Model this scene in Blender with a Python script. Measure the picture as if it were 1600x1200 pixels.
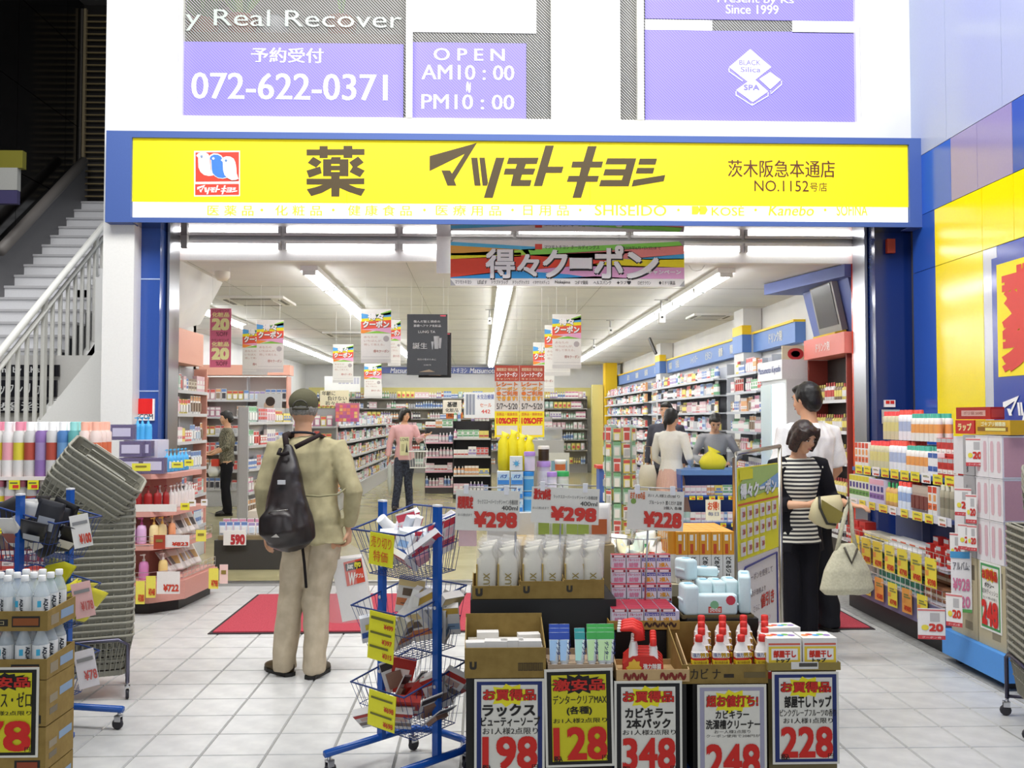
import bpy, math, random
from mathutils import Vector, Matrix, Euler, noise
for o in list(bpy.data.objects): bpy.data.objects.remove(o)
SC = bpy.context.scene; COL = SC.collection
R = math.radians
random.seed(7)
# ---------------------------------------------------------------- camera
F = 1500.0; HC = 1.55
cd = bpy.data.cameras.new('camera'); cam = bpy.data.objects.new('camera', cd); COL.objects.link(cam)
cd.sensor_width = 36; cd.lens = 36*F/1600; cd.clip_end = 200
cam.location = (0, 0, HC); cam.rotation_euler = (R(90+2.06), 0, R(-1.83))
SC.camera = cam
CR = Euler(cam.rotation_euler).to_matrix()
# ---------------------------------------------------------------- world, light, exposure
w = bpy.data.worlds.new('world'); SC.world = w; w.use_nodes = True
bg = w.node_tree.nodes['Background']; bg.inputs[0].default_value = (.80, .88, 1, 1); bg.inputs[1].default_value = .30
def area(name, loc, rot, sx, sy, power, col=(1,1,1)):
    l = bpy.data.lights.new(name, 'AREA'); l.shape = 'RECTANGLE'; l.size = sx; l.size_y = sy; l.energy = power; l.color = col
    o = bpy.data.objects.new(name, l); COL.objects.link(o); o.location = loc; o.rotation_euler = rot; return o
# daylight falling through the arcade roof onto the shop front and the tiles before it
area('arcade_daylight', (0.2, 4.5, 7.2), (R(33), 0, 0), 9, 2.4, 640, (1, .99, .97))
area('street_daylight', (0, -4.5, 3.4), (R(84), 0, 0), 10, 3, 190, (.93, .96, 1))
area('stairwell_daylight', (-4.6, 9.6, 7.2), (R(-8), R(-14), 0), 2, 2, 150, (1, 1, 1))
SC.view_settings.view_transform = 'Standard'; SC.view_settings.look = 'None'
SC.view_settings.gamma = 1; SC.view_settings.exposure = 0.18; SC.view_settings.use_curve_mapping = False
SC.cycles.max_bounces = 6; SC.cycles.diffuse_bounces = 3; SC.cycles.glossy_bounces = 3; SC.cycles.transparent_max_bounces = 8
SC.cycles.sample_clamp_indirect = 6
# ---------------------------------------------------------------- pixel <-> place (1600 x 1200 frame)
def ray(px, py): return CR @ Vector(((px-800)/F, (600-py)/F, -1))
def W(px, py, Y):
    d = ray(px, py); t = Y/d.y; return Vector((d.x*t, Y, HC+d.z*t))
def WX(px, py, X):
    d = ray(px, py); t = X/d.x; return Vector((X, d.y*t, HC+d.z*t))
def G(px, py, Z=0):
    d = ray(px, py); t = (Z-HC)/d.z; return Vector((d.x*t, d.y*t, Z))
def rect(px0, py0, px1, py1, Y):
    a = W(px0, (py0+py1)/2, Y); b = W(px1, (py0+py1)/2, Y); c = W((px0+px1)/2, py0, Y); d = W((px0+px1)/2, py1, Y)
    return a.x, d.z, b.x, c.z          # x0, z0, x1, z1
def X_(px, Y): return W(px, 654, Y).x
def Z_(py, Y, px=760): return W(px, py, Y).z
# ---------------------------------------------------------------- materials
_m = {}
def lin(c): return tuple((v/12.92 if v <= .04045 else ((v+.055)/1.055)**2.4) for v in c)
def mat(k):
    """'#rrggbb' + flags: g gloss, m metal, e emission, t clear plastic, f rough cloth"""
    if k in _m: return _m[k]
    m = bpy.data.materials.new('mat_'+k.strip('#')); m.use_nodes = True; nt = m.node_tree; b = nt.nodes['Principled BSDF']
    c = lin([int(k[i:i+2], 16)/255 for i in (1, 3, 5)]); fl = k[7:]
    rough = .5
    if 'g' in fl: rough = .18
    if 'm' in fl: b.inputs['Metallic'].default_value = 1; rough = .28
    if 'f' in fl: rough = .9
    b.inputs['Roughness'].default_value = rough
    b.inputs['Specular IOR Level'].default_value = .25 if 'f' in fl else .45
    b.inputs['Base Color'].default_value = (*c, 1)
    if 'e' in fl:
        b.inputs['Emission Color'].default_value = (*c, 1); b.inputs['Emission Strength'].default_value = float(fl.split('e')[1] or 1)
    elif 't' in fl or 'T' in fl:
        b.inputs['Alpha'].default_value = .42 if 't' in fl else .16; b.inputs['Roughness'].default_value = .12
    else:
        n = nt.nodes.new('ShaderNodeTexNoise'); n.inputs['Scale'].default_value = 60 if 'f' not in fl else 180
        n.inputs['Detail'].default_value = 1
        tc = nt.nodes.new('ShaderNodeTexCoord'); nt.links.new(tc.outputs['Object'], n.inputs['Vector'])
        r = nt.nodes.new('ShaderNodeMapRange'); a = .04 if 'f' not in fl else .12
        r.inputs['To Min'].default_value = 1-a; r.inputs['To Max'].default_value = 1+a
        nt.links.new(n.outputs['Fac'], r.inputs['Value'])
        h = nt.nodes.new('ShaderNodeHueSaturation'); h.inputs['Color'].default_value = (*c, 1)
        nt.links.new(r.outputs[0], h.inputs['Value']); nt.links.new(h.outputs[0], b.inputs['Base Color'])
    _m[k] = m; return m
def nodemat(name, fn):
    m = bpy.data.materials.new(name); m.use_nodes = True; nt = m.node_tree
    fn(nt, nt.nodes['Principled BSDF'], nt.nodes.new, nt.links.new); _m[name] = m
def _ramped(sc, c0, c1, rough, detail=4, bump=0):
    def fn(nt, b, N, L):
        n = N('ShaderNodeTexNoise'); n.inputs['Scale'].default_value = sc; n.inputs['Detail'].default_value = detail
        tc = N('ShaderNodeTexCoord'); L(tc.outputs['Object'], n.inputs['Vector'])
        cr = N('ShaderNodeValToRGB'); cr.color_ramp.elements[0].position = .35; cr.color_ramp.elements[1].position = .65
        cr.color_ramp.elements[0].color = (*lin(c0), 1); cr.color_ramp.elements[1].color = (*lin(c1), 1)
        L(n.outputs['Fac'], cr.inputs[0]); L(cr.outputs[0], b.inputs['Base Color']); b.inputs['Roughness'].default_value = rough
        if bump:
            bp = N('ShaderNodeBump'); bp.inputs['Strength'].default_value = bump; L(n.outputs['Fac'], bp.inputs['Height']); L(bp.outputs[0], b.inputs['Normal'])
    return fn
nodemat('tile', _ramped(9, (.74,.74,.735), (.80,.80,.79), .32))
nodemat('lino', _ramped(3, (.70,.67,.50), (.76,.73,.56), .16))
nodemat('mat_pile', _ramped(160, (.62,.16,.22), (.74,.27,.33), .95, 2, .4))
nodemat('plaster', _ramped(2, (.86,.86,.86), (.89,.89,.88), .8))
nodemat('black_tile', _ramped(4, (.035,.033,.035), (.06,.055,.055), .12))
nodemat('card', _ramped(22, (.52,.42,.20), (.57,.47,.24), .85))
nodemat('kerb', _ramped(30, (.55,.55,.54), (.64,.64,.63), .7))
nodemat('canvas', _ramped(70, (.72,.70,.60), (.78,.76,.66), .9, 3, .2))
def _stripe(c0, c1, sc, hatch, alpha=1):
    def fn(nt, b, N, L):
        tc = N('ShaderNodeTexCoord'); wv = N('ShaderNodeTexWave'); wv.inputs['Scale'].default_value = sc; wv.bands_direction = 'DIAGONAL'
        mp = N('ShaderNodeMapping'); mp.inputs['Scale'].default_value = (1, 0, 1); L(tc.outputs['Object'], mp.inputs[0]); L(mp.outputs[0], wv.inputs[0])
        cr = N('ShaderNodeValToRGB'); cr.color_ramp.elements[0].position = hatch; cr.color_ramp.elements[1].position = hatch+.06
        cr.color_ramp.elements[0].color = (*lin(c0), 1); cr.color_ramp.elements[1].color = (*lin(c1), 1)
        L(wv.outputs['Fac'], cr.inputs[0]); L(cr.outputs[0], b.inputs['Base Color']); b.inputs['Roughness'].default_value = .6; b.inputs['Specular IOR Level'].default_value = .12
        if alpha < 1:
            mr = N('ShaderNodeMapRange'); mr.inputs['From Min'].default_value = hatch; mr.inputs['From Max'].default_value = hatch+.06
            mr.inputs['To Min'].default_value = alpha; mr.inputs['To Max'].default_value = 1; L(wv.outputs['Fac'], mr.inputs[0]); L(mr.outputs[0], b.inputs['Alpha'])
    return fn
nodemat('purple_film', _stripe((.55,.51,.90), (.64,.60,.95), 22, .7))
nodemat('wired_glass', _stripe((.50,.50,.50), (.80,.80,.78), 22, .86, .25))
def _soffit(nt, b, N, L):
    b.inputs['Base Color'].default_value = (.42,.40,.42,1); b.inputs['Metallic'].default_value = 1; b.inputs['Roughness'].default_value = .03
nodemat('mirror_steel', _soffit)
def _striped(nt, b, N, L):
    tc = N('ShaderNodeTexCoord'); wv = N('ShaderNodeTexWave'); wv.bands_direction = 'Z'; wv.inputs['Scale'].default_value = 11.5; wv.inputs['Distortion'].default_value = 1.2; wv.inputs['Detail Scale'].default_value = .4
    L(tc.outputs['Object'], wv.inputs[0]); cr = N('ShaderNodeValToRGB'); cr.color_ramp.elements[0].position = .45; cr.color_ramp.elements[1].position = .5
    cr.color_ramp.elements[0].color = (.75,.72,.62,1); cr.color_ramp.elements[1].color = (.03,.03,.035,1)
    L(wv.outputs['Fac'], cr.inputs[0]); L(cr.outputs[0], b.inputs['Base Color']); b.inputs['Roughness'].default_value = .9
nodemat('striped_knit', _striped)
nodemat('jacket', _ramped(14, (.64,.60,.46), (.71,.67,.52), .85, 4, .15))
nodemat('khaki', _ramped(12, (.72,.66,.56), (.79,.73,.63), .9, 4, .15))
nodemat('jeans', _ramped(40, (.10,.11,.16), (.24,.26,.33), .9))
nodemat('leaf_print', _ramped(60, (.20,.19,.15), (.52,.50,.42), .9))
nodemat('skin', _ramped(10, (.80,.60,.47), (.84,.65,.52), .5))
nodemat('dark_leather', _ramped(9, (.10,.075,.075), (.17,.13,.125), .38, 4, .25))
nodemat('hair_dark', _ramped(90, (.03,.025,.025), (.10,.08,.07), .45, 2, .4))
nodemat('hair_brown', _ramped(90, (.10,.06,.045), (.22,.14,.11), .45, 2, .4))
nodemat('hair_grey', _ramped(90, (.45,.44,.42), (.62,.61,.59), .6, 2, .4))
# ---------------------------------------------------------------- mesh builder
class MB:
    def __init__(s): s.v = []; s.f = []; s.m = []; s.sm = []
    def add(s, vs, fs, m, smooth=False, M=None):
        n = len(s.v)
        if M is not None: vs = [M @ Vector(v) for v in vs]
        s.v += [tuple(v) for v in vs]
        for i, f in enumerate(fs):
            s.f.append([n+j for j in f]); s.m.append(m if isinstance(m, str) else m[i]); s.sm.append(smooth)
        return s
    def box(s, x0, y0, z0, x1, y1, z1, m, M=None):
        v = [(x0,y0,z0),(x1,y0,z0),(x1,y1,z0),(x0,y1,z0),(x0,y0,z1),(x1,y0,z1),(x1,y1,z1),(x0,y1,z1)]
        return s.add(v, [(0,3,2,1),(4,5,6,7),(0,1,5,4),(1,2,6,5),(2,3,7,6),(3,0,4,7)], m, M=M)
    def lathe(s, prof, m, n=12, cx=0, cy=0, M=None, sx=1, sy=1, smooth=True):
        """prof: (r, z[, material of the band above])"""
        vs = []; fs = []; ms = []
        for p in prof:
            for i in range(n):
                a = 2*math.pi*i/n; vs.append((cx+p[0]*math.cos(a)*sx, cy+p[0]*math.sin(a)*sy, p[1]))
        cur = m
        for k in range(len(prof)-1):
            if len(prof[k]) > 2: cur = prof[k][2]
            for i in range(n):
                j = (i+1) % n; fs.append((k*n+i, k*n+j, (k+1)*n+j, (k+1)*n+i)); ms.append(cur)
        s.add(vs, fs, ms, smooth, M)
        k = (len(prof)-1)*n
        s.add([vs[i] for i in range(n)], [tuple(range(n))[::-1]], m, False, M)
        s.add([vs[k+i] for i in range(n)], [tuple(range(n))], cur, False, M)
        return s
    def tube(s, pts, r, m, n=6, closed=False):
        pts = [Vector(p) for p in pts]; P = len(pts); vs = []; fs = []
        for k, p in enumerate(pts):
            a = pts[k-1] if (k > 0 or closed) else p; b = pts[(k+1) % P] if (k < P-1 or closed) else p
            t = (b-a).normalized() if (b-a).length > 1e-9 else Vector((0,0,1))
            up = Vector((0,0,1)) if abs(t.z) < .9 else Vector((1,0,0))
            u = t.cross(up).normalized(); w_ = u.cross(t); rr = r[k] if isinstance(r, (list, tuple)) else r
            for i in range(n):
                an = 2*math.pi*(i+.5)/n; vs.append(p+u*math.cos(an)*rr+w_*math.sin(an)*rr)
        for k in range(P if closed else P-1):
            for i in range(n):
                j = (i+1) % n; q = (k+1) % P; fs.append((k*n+i, k*n+j, q*n+j, q*n+i))
        if not closed: fs += [tuple(range(n))[::-1], tuple(range((P-1)*n, P*n))]
        return s.add(vs, fs, m, n > 4)
    def loft(s, rings, m='#ffffff', n=14, u=(1,0,0), M=None):
        """rings: (x,y,z,ra,rb): elliptical sections, ra along u"""
        pts = [Vector(r[:3]) for r in rings]; vs = []; fs = []; P = len(pts); u0 = Vector(u)
        for k, p in enumerate(pts):
            t = (pts[min(k+1, P-1)]-pts[max(k-1, 0)]).normalized()
            a = u0-t*u0.dot(t)
            if a.length < 1e-3: a = t.orthogonal()
            a.normalize(); b = t.cross(a)
            for i in range(n):
                an = 2*math.pi*i/n; vs.append(p+a*math.cos(an)*rings[k][3]+b*math.sin(an)*rings[k][4])
        for k in range(P-1):
            for i in range(n):
                j = (i+1) % n; fs.append((k*n+i, k*n+j, (k+1)*n+j, (k+1)*n+i))
        fs += [tuple(range(n))[::-1], tuple(range((P-1)*n, P*n))]
        return s.add(vs, fs, m, True, M)
    def ell(s, c, r, m='#ffffff', n=12, M=None):
        vs = []; fs = []; K = n//2+1
        for k in range(K+1):
            th = math.pi*k/K
            for i in range(n):
                ph = 2*math.pi*i/n; vs.append((c[0]+r[0]*math.sin(th)*math.cos(ph), c[1]+r[1]*math.sin(th)*math.sin(ph), c[2]-r[2]*math.cos(th)))
        for k in range(K):
            for i in range(n):
                j = (i+1) % n; fs.append((k*n+i, k*n+j, (k+1)*n+j, (k+1)*n+i))
        return s.add(vs, fs, m, True, M)
    def soft(s, x0, y0, z0, x1, y1, z1, r, m, M=None):
        import bmesh
        bm = bmesh.new(); bmesh.ops.create_cube(bm, size=1)
        for v in bm.verts: v.co = ((x0+x1)/2+v.co.x*(x1-x0), (y0+y1)/2+v.co.y*(y1-y0), (z0+z1)/2+v.co.z*(z1-z0))
        bmesh.ops.bevel(bm, geom=list(bm.edges), offset=r, segments=3, affect='EDGES', profile=.5); bm.verts.index_update()
        s.add([tuple(v.co) for v in bm.verts], [[v.index for v in f.verts] for f in bm.faces], m, True, M); bm.free(); return s
    def flat(s, pts, m, y=0, t=0):
        """polygon given as (x, z), facing -Y"""
        vs = [(p[0], y, p[1]) for p in pts]
        a = sum(pts[i-1][0]*pts[i][1]-pts[i][0]*pts[i-1][1] for i in range(len(pts)))
        f = tuple(range(len(pts)))
        return s.add(vs, [f if a > 0 else f[::-1]], m)
    def rect(s, x0, z0, x1, z1, m, y=0): return s.flat([(x0,z0),(x1,z0),(x1,z1),(x0,z1)], m, y)
    def frame(s, x0, z0, x1, z1, w_, m, y=0):
        s.rect(x0, z0, x1, z0+w_, m, y); s.rect(x0, z1-w_, x1, z1, m, y); s.rect(x0, z0+w_, x0+w_, z1-w_, m, y); return s.rect(x1-w_, z0+w_, x1, z1-w_, m, y)
    def text(s, t, x0, z0, x1, z1, m, y=-.002, bold=.0, keep=False, shear=0, font=None):
        bb = bold; vs, fs, (a, b, c, d) = tgeo(t, 0, shear)
        if not vs: return s
        kx = (x1-x0)/max(c-a, 1e-6); kz = (z1-z0)/max(d-b, 1e-6)
        if keep:
            k = min(kx, kz); x0 += ((x1-x0)-(c-a)*k)/2; z0 += ((z1-z0)-(d-b)*k)/2; kx = kz = k
        e = bb*.9
        for i, (dx, dz) in enumerate(((0,0),) if e < .008 else ((-e,-e),(e,-e),(e,e),(-e,e),(0,0)) if e > .025 else ((-e,0),(e,0))):
            s.add([(x0+(v[0]-a+dx)*kx, y-.00025*i, z0+(v[1]-b+dz)*kz) for v in vs], fs, m)
        return s
    def build(s, name, parent=None, loc=(0,0,0), rz=0, **k):
        return link(name, s.mesh(name), parent, loc, rz, **k)
    def mesh(s, name='mesh'):
        me = bpy.data.meshes.new(name); me.from_pydata(s.v, [], s.f)
        names = list(dict.fromkeys(s.m)); ix = {}
        for i, k in enumerate(names): me.materials.append(_m[k] if k in _m else mat(k)); ix[k] = i
        me.polygons.foreach_set('material_index', [ix[k] for k in s.m]); me.polygons.foreach_set('use_smooth', s.sm)
        me.update(); return me
def link(name, me, parent=None, loc=(0,0,0), rz=0, label=None, cat=None, group=None, kind=None, rot=None, sc=None):
    o = bpy.data.objects.new(name, me); COL.objects.link(o)
    if parent: o.parent = parent
    o.location = loc; o.rotation_euler = rot or (0, 0, rz)
    if sc: o.scale = sc
    if label: o['label'] = label
    if cat: o['category'] = cat
    if group: o['group'] = group
    if kind: o['kind'] = kind
    return o
def thing(name, label, cat, loc=(0,0,0), rz=0, group=None): return link(name, None, None, loc, rz, label, cat, group)
_tree = {}
def dup(root, loc, rz=0, label=None, group=None, rot=None):
    r = root.copy(); COL.objects.link(r); r.location = loc; r.rotation_euler = rot or (0, 0, rz)
    if label: r['label'] = label
    if group: r['group'] = group
    for ch in root.children:
        c = ch.copy(); COL.objects.link(c); c.parent = r
        for g in ch.children: d = g.copy(); COL.objects.link(d); d.parent = c
    return r
_t = {}
def tgeo(t, bold=0, shear=0):
    k = (t, bold, shear)
    if k in _t: return _t[k]
    cu = bpy.data.curves.new('t', 'FONT'); cu.body = t; cu.size = 1; cu.offset = bold; cu.resolution_u = 3; cu.shear = shear; cu.fill_mode = 'FRONT'
    o = bpy.data.objects.new('t', cu); COL.objects.link(o)
    me = bpy.data.meshes.new_from_object(o)
    vs = [tuple(v.co[:2]) for v in me.vertices]; fs = [tuple(p.vertices) for p in me.polygons]
    bpy.data.objects.remove(o); bpy.data.curves.remove(cu); bpy.data.meshes.remove(me)
    bb = (min(v[0] for v in vs), min(v[1] for v in vs), max(v[0] for v in vs), max(v[1] for v in vs)) if vs else (0,0,1,1)
    _t[k] = (vs, fs, bb); return _t[k]
# ================================================================ SETTING
def struct(name, mb, parent=None, **k):
    o = mb.build(name, parent, **k)
    if not parent: o['kind'] = 'structure'
    return o
YF = 8.6; YD = 9.3; XL = -3.42; XR = 4.03; ZC = 3.1; YB = 28.0; XW = 3.95
# --- floor: slabs 30 x 30 cm laid in the arcade, each a piece; grout underneath
fl = MB().box(-9, -2, -.06, 6, YD-.05, -.008, '#8d8c88f')
floor = struct('floor', fl)
nr = 0; me_t = {}
def tile_mesh(wd):
    if wd not in me_t:
        e = .004; b = MB(); h = .0035
        v = [(e,e,-.008),(wd-e,e,-.008),(wd-e,.3-e,-.008),(e,.3-e,-.008),(e+h,e+h,0),(wd-e-h,e+h,0),(wd-e-h,.3-e-h,0),(e+h,.3-e-h,0)]
        b.add(v, [(4,5,6,7),(0,1,5,4),(1,2,6,5),(2,3,7,6),(3,0,4,7)], 'tile'); me_t[wd] = b.mesh('floor_tile')
    return me_t[wd]
rest = MB(); cells = []
for j in range(-3, 17):
    for i in range(-16, 10):
        x = (i+.70)*.3; y = 4.52+(j)*.3
        if x > 2.93 or x < -4.2: continue
        if y > YD-.3 or y < 3.3: continue
        far = y*1.0
        px = 752+(x+.15)*1500/max(y, .1)
        cells.append((not (-60 < px < 1660), y, x))
cells.sort()
for q, (hid, y, x) in enumerate(cells):
    if q < 296: o = link('floor_tile', tile_mesh(.3), floor, (x, y, 0))
    else:
        e = .004; rest.box(x+e, y+e, -.008, x+.3-e, y+.3-e, 0, 'tile')
rest.build('floor_tiles', floor, kind='stuff')
k = MB().box(2.95, 3, -.008, 3.25, 8.9, .004, 'kerb'); struct('trim_1', k)                # grey kerb strip at the wall foot
fi = MB().box(-6, YD-.05, -.05, 6, YB+.2, -.002, 'lino'); struct('floor_2', fi)
st = MB().box(-3.1, YD-.09, -.008, 3.85, YD-.02, .006, '#b9b9b7m')
st.build('trim_2', kind='structure')
# --- shop walls, ceiling
struct('wall_back', MB().box(-5.4, YB, 0, 4.4, YB+.15, ZC+.2, 'plaster').box(-5, YB-.012, 1.85, 3.2, YB, 2.45, '#eadf8f'))
struct('wall_left', MB().box(-5.25, 12.6, 0, -5.1, YB, ZC+.2, 'plaster').box(-5.25, 12.55, 0, -4.45, 12.6, ZC-.05, 'plaster').box(-4.5, 11.3, 0, -4.45, 12.6, ZC+.1, 'plaster').box(-4.45, 11.3, 0, -3.36, 11.4, ZC+.2, 'plaster').box(-3.46, 9.2, 0, -3.36, 11.4, ZC+.2, 'plaster'))
struct('wall_right', MB().box(XW, YD+.2, 0, XW+.15, YB, ZC+.2, 'plaster'))
cl = MB().box(-3.46, 9.45, ZC, 4.2, YB+.1, ZC+.12, 'plaster').box(-5.25, 12.6, ZC, -3.46, YB+.1, ZC+.12, 'plaster').box(-4.48, 11.35, ZC, -3.46, 12.6, ZC+.12, 'plaster')
ceil = struct('ceiling', cl)
cj = MB()
for j in range(1, 11): cj.box(-3.4 if j < 2 else -5.1, 9.5+j*1.82, ZC-.003, XW, 9.506+j*1.82, ZC+.001, '#9d9c98')
for x in (-.75, 1.4, -2.9): cj.box(x, 9.5, ZC-.003, x+.006, YB, ZC+.001, '#9d9c98')
cj.build('ceiling_joint', ceil)
struct('trim_3', MB().box(-3.3, YD+.08, ZC-.01, 3.95, YD+.16, 3.33, '#f4f4f2'))         # white fascia behind the opening
# left bulkhead with sloped end
b = MB(); z0 = 2.72
b.add([(-3.36,9.4,2.35),(-3.2,9.4,2.35),(-3.2,11.0,2.62),(-3.36,11.0,2.62),(-3.36,9.4,ZC),(-2.95,9.4,ZC),(-2.95,11.0,ZC),(-3.36,11.0,ZC)],
      [(0,3,2,1),(0,1,5,4),(1,2,6,5),(2,3,7,6)], 'plaster')
struct('trim_4', b)
# --- upper facade (white), windows
zt = 8.2; Yw = 8.8
def wr(px0, py0, px1, py1, Y=Yw): return rect(px0, py0, px1, py1, Y)
zs = wr(600, 187, 900, 340)[3]; zb = Z_(352, Yw)
b = MB()
xs = [X_(v, Yw) for v in (157, 271, 868, 966, 1352, 1460)]
b.box(xs[0], Yw, zb-.02, XR, Yw+.25, zs, 'plaster')
b.box(xs[0], Yw, zs, xs[1], Yw+.25, zt, 'plaster').box(xs[2], Yw, zs, xs[3], Yw+.25, zt, 'plaster').box(xs[4], Yw, zs, XR, Yw+.25, zt, 'plaster')
struct('wall_facade', b)
def window(name, px0, px1, mull=None, extra=None):
    x0, x1 = X_(px0, Yw), X_(px1, Yw); w_ = thing(name, None, None); w_['kind'] = 'structure'
    fr = MB(); t = .035; c = '#f1efe4g'
    fr.box(x0, Yw+.02, zs, x0+t, Yw+.12, zt, c).box(x1-t, Yw+.02, zs, x1, Yw+.12, zt, c).box(x0+t, Yw+.02, zs, x1-t, Yw+.12, zs+t*.5, c)
    if mull: xm = X_(mull, Yw); fr.box(xm-.03, Yw+.01, zs+t*.5, xm+.03, Yw+.12, zt, c)
    fr.build('window_frame', w_)
    MB().box(x0+t, Yw+.08, zs+.02, x1-t, Yw+.09, zt, 'wired_glass').build('pane', w_)
    return w_
w1 = window('window_1', 271, 868, 637); w2 = window('window_2', 966, 1352, 1004)
# dim room behind the windows
struct('wall_upper_room', MB().box(xs[0], 11, zs-.3, XR, 11.1, zt, '#8f8a80').box(xs[0], Yw+.25, zs-.35, XR, 11, zs-.25, '#7b6a5a')
    .box(xs[0]-.05, Yw+.25, zs-.3, xs[0], 11, zt, '#8f8a80').box(XR-.01, Yw+.25, zs-.3, XR+.05, 11, zt, '#8f8a80'))
Yp = Yw+.07
# films with lettering: flat print stuck on the inside of the panes
def film(name, parent, px0, py0, px1, py1, label, texts, col='purple_film', tc='#ffffff', frame=None):
    x0, z0, x1, z1 = rect(px0, py0, px1, py1, Yp); o = MB().box(x0, Yp, z0, x1, Yp+.006, z1, col).build(name, parent)
    o['label'] = label
    l = MB()
    for t, a, c_, e, d, bo in texts:
        r = rect(a, c_, e, d, Yp); l.text(t, *r, tc, Yp-.004, bo)
    if texts: l.build('lettering', o)
    return o
film('window_film', w1, 274, 67, 630, 187, 'purple film with the telephone number', [('予約受付', 393, 75, 505, 98, .02), ('072-622-0371', 300, 115, 605, 156, .018)])
film('window_film', w1, 644, 67, 822, 187, 'purple film with the opening hours',
     [('O P E N', 678, 76, 788, 95, .015), ('AM10 : 00', 659, 102, 803, 125, .012), ('~', 729, 130, 735, 143, .03), ('PM10 : 00', 659, 148, 803, 171, .012)])
film('window_film', w2, 1008, 49, 1349, 190, 'purple film with the white stone emblem', [])
film('window_film', w2, 1008, -120, 1349, 31, 'purple film, lettering in white italics', [('Present by Ks', 1121, -6, 1240, 8, .01), ('Since 1999', 1134, 8, 1216, 22, .012)])
film('window_film', w2, 1008, 31, 1113, 47, 'white film strip', [], '#f4f4f2'); film('window_film', w2, 1238, 33, 1348, 52, 'white film strip', [], '#f4f4f2')
film('window_film', w1, 644, -150, 838, 51, 'white paper with faint red figures', [('¥2000', 690, 6, 812, 44, 0)], '#f6f6f4', '#f3cfd0')
l = MB()
for t, a, c_, e, d in (('ly Real Recover', 281, 16, 628, 50),):
    r = rect(a, c_, e, d, Yp); l.text(t, *r, '#b9c1ba', Yp-.002, 0)
l.build('lettering', w1)
# stone emblem: two tiles as lozenges
def P2(px, py, Y=Yp): v = W(px, py, Y); return (v.x, v.z)
e = MB(); y = Yp-.004
e.flat([P2(*p) for p in ((1172,77),(1205,105),(1172,131),(1139,105))], '#ffffff', y)
e.flat([P2(*p) for p in ((1176,122),(1200,143),(1176,160),(1150,141))], '#ffffff', y-.0015)
e.flat([P2(*p) for p in ((1203,113),(1220,125),(1203,140),(1186,124))], '#ffffff', y-.003)
for a in (((1139,107),(1139,112),(1160,127)), ((1150,143),(1150,149),(1175,165),(1200,150),(1200,145)), ((1175,162),(1175,165)), ((1204,142),(1204,147),(1221,132),(1221,127))):
    e.tube([(*P2(*p), ) for p in ()] or [(P2(*p)[0], y, P2(*p)[1]) for p in a], .006, '#ffffff', 4)
e.text('BLACK', *rect(1155, 94, 1188, 102, Yp), '#8f88e0', y-.004, .02); e.text('Silica', *rect(1157, 105, 1188, 113, Yp), '#8f88e0', y-.004, .02)
e.text('SPA', *rect(1162, 133, 1186, 141, Yp), '#8f88e0', y-.006, .03)
e.build('emblem', w2)
# planter and room things seen through window 1
def plant(name, px, Y, zbase, n, hgt, label, kind):
    t = thing(name, label, 'plant', (X_(px, Y), Y, zbase))
    MB().lathe([(.0,0),(.12,0),(.16,.22),(.14,.22)], '#b06a4a').build('plant_pot', t)
    b = MB(); random.seed(px)
    for q in range(n):
        a = random.random()*6.28; ln = hgt*random.uniform(.6, 1); o_ = random.uniform(.1, .45)
        if kind == 'long': pts = [(math.cos(a)*o_*s*s, math.sin(a)*o_*.3*s*s, .2+ln*s*(1.25-.35*s)) for s in (0, .3, .6, 1)]; wd = .012
        else: pts = [(math.cos(a)*o_*s, math.sin(a)*o_*.4*s, .2+ln*s) for s in (0, .6, .8, 1)]; wd = .05
        for i in range(3):
            p, p2 = Vector(pts[i]), Vector(pts[i+1]); ww = Vector((wd*(.3, 1, .9, .1)[i], 0, 0)); w2_ = Vector((wd*(.3, 1, .9, .1)[i+1], 0, 0))
            b.add([p-ww, p+ww, p2+w2_, p2-w2_], [(0,1,2,3)], random.choice(['#5f9a3a','#86b04e','#4d7f35']))
    b.build('foliage', t); return t
zp = W(450, 64, 9.5).z-.3
plant('potted_plant', 372, 9.5, zp+.3, 40, .75, 'bushy green plant behind the left window beside the round bowl', 'bush')
plant('potted_plant', 530, 9.5, zp+.3, 26, .95, 'tall thin-leaved plant behind the left window, right of the round bowl', 'long')
plant('potted_plant', 310, 9.6, zp+.3, 24, .55, 'low reddish green plant behind the left window, nearest its left frame', 'bush')
MB().box(X_(276, 9.5), 9.3, zs-.24, X_(632, 9.5), 9.75, zp+.3, '#8a7060').build('window_shelf', label='brown shelf behind the left window carrying the plants', cat='shelf')
MB().lathe([(0,0),(.09,0),(.14,.08),(.13,.16),(.06,.21),(0,.21)], '#dfe3e6g', 16).build('glass_bowl', None, (X_(425, 9.45), 9.42, zp+.3), label='round pale bowl on the shelf behind the left window', cat='bowl')
MB().box(X_(846,9.4), 9.4, zs-.24, X_(862,9.4), 9.8, zs+1.1, '#8a9098').build('grey_cabinet', label='narrow grey cabinet behind the left window, right of the opening hours', cat='cabinet')
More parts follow.
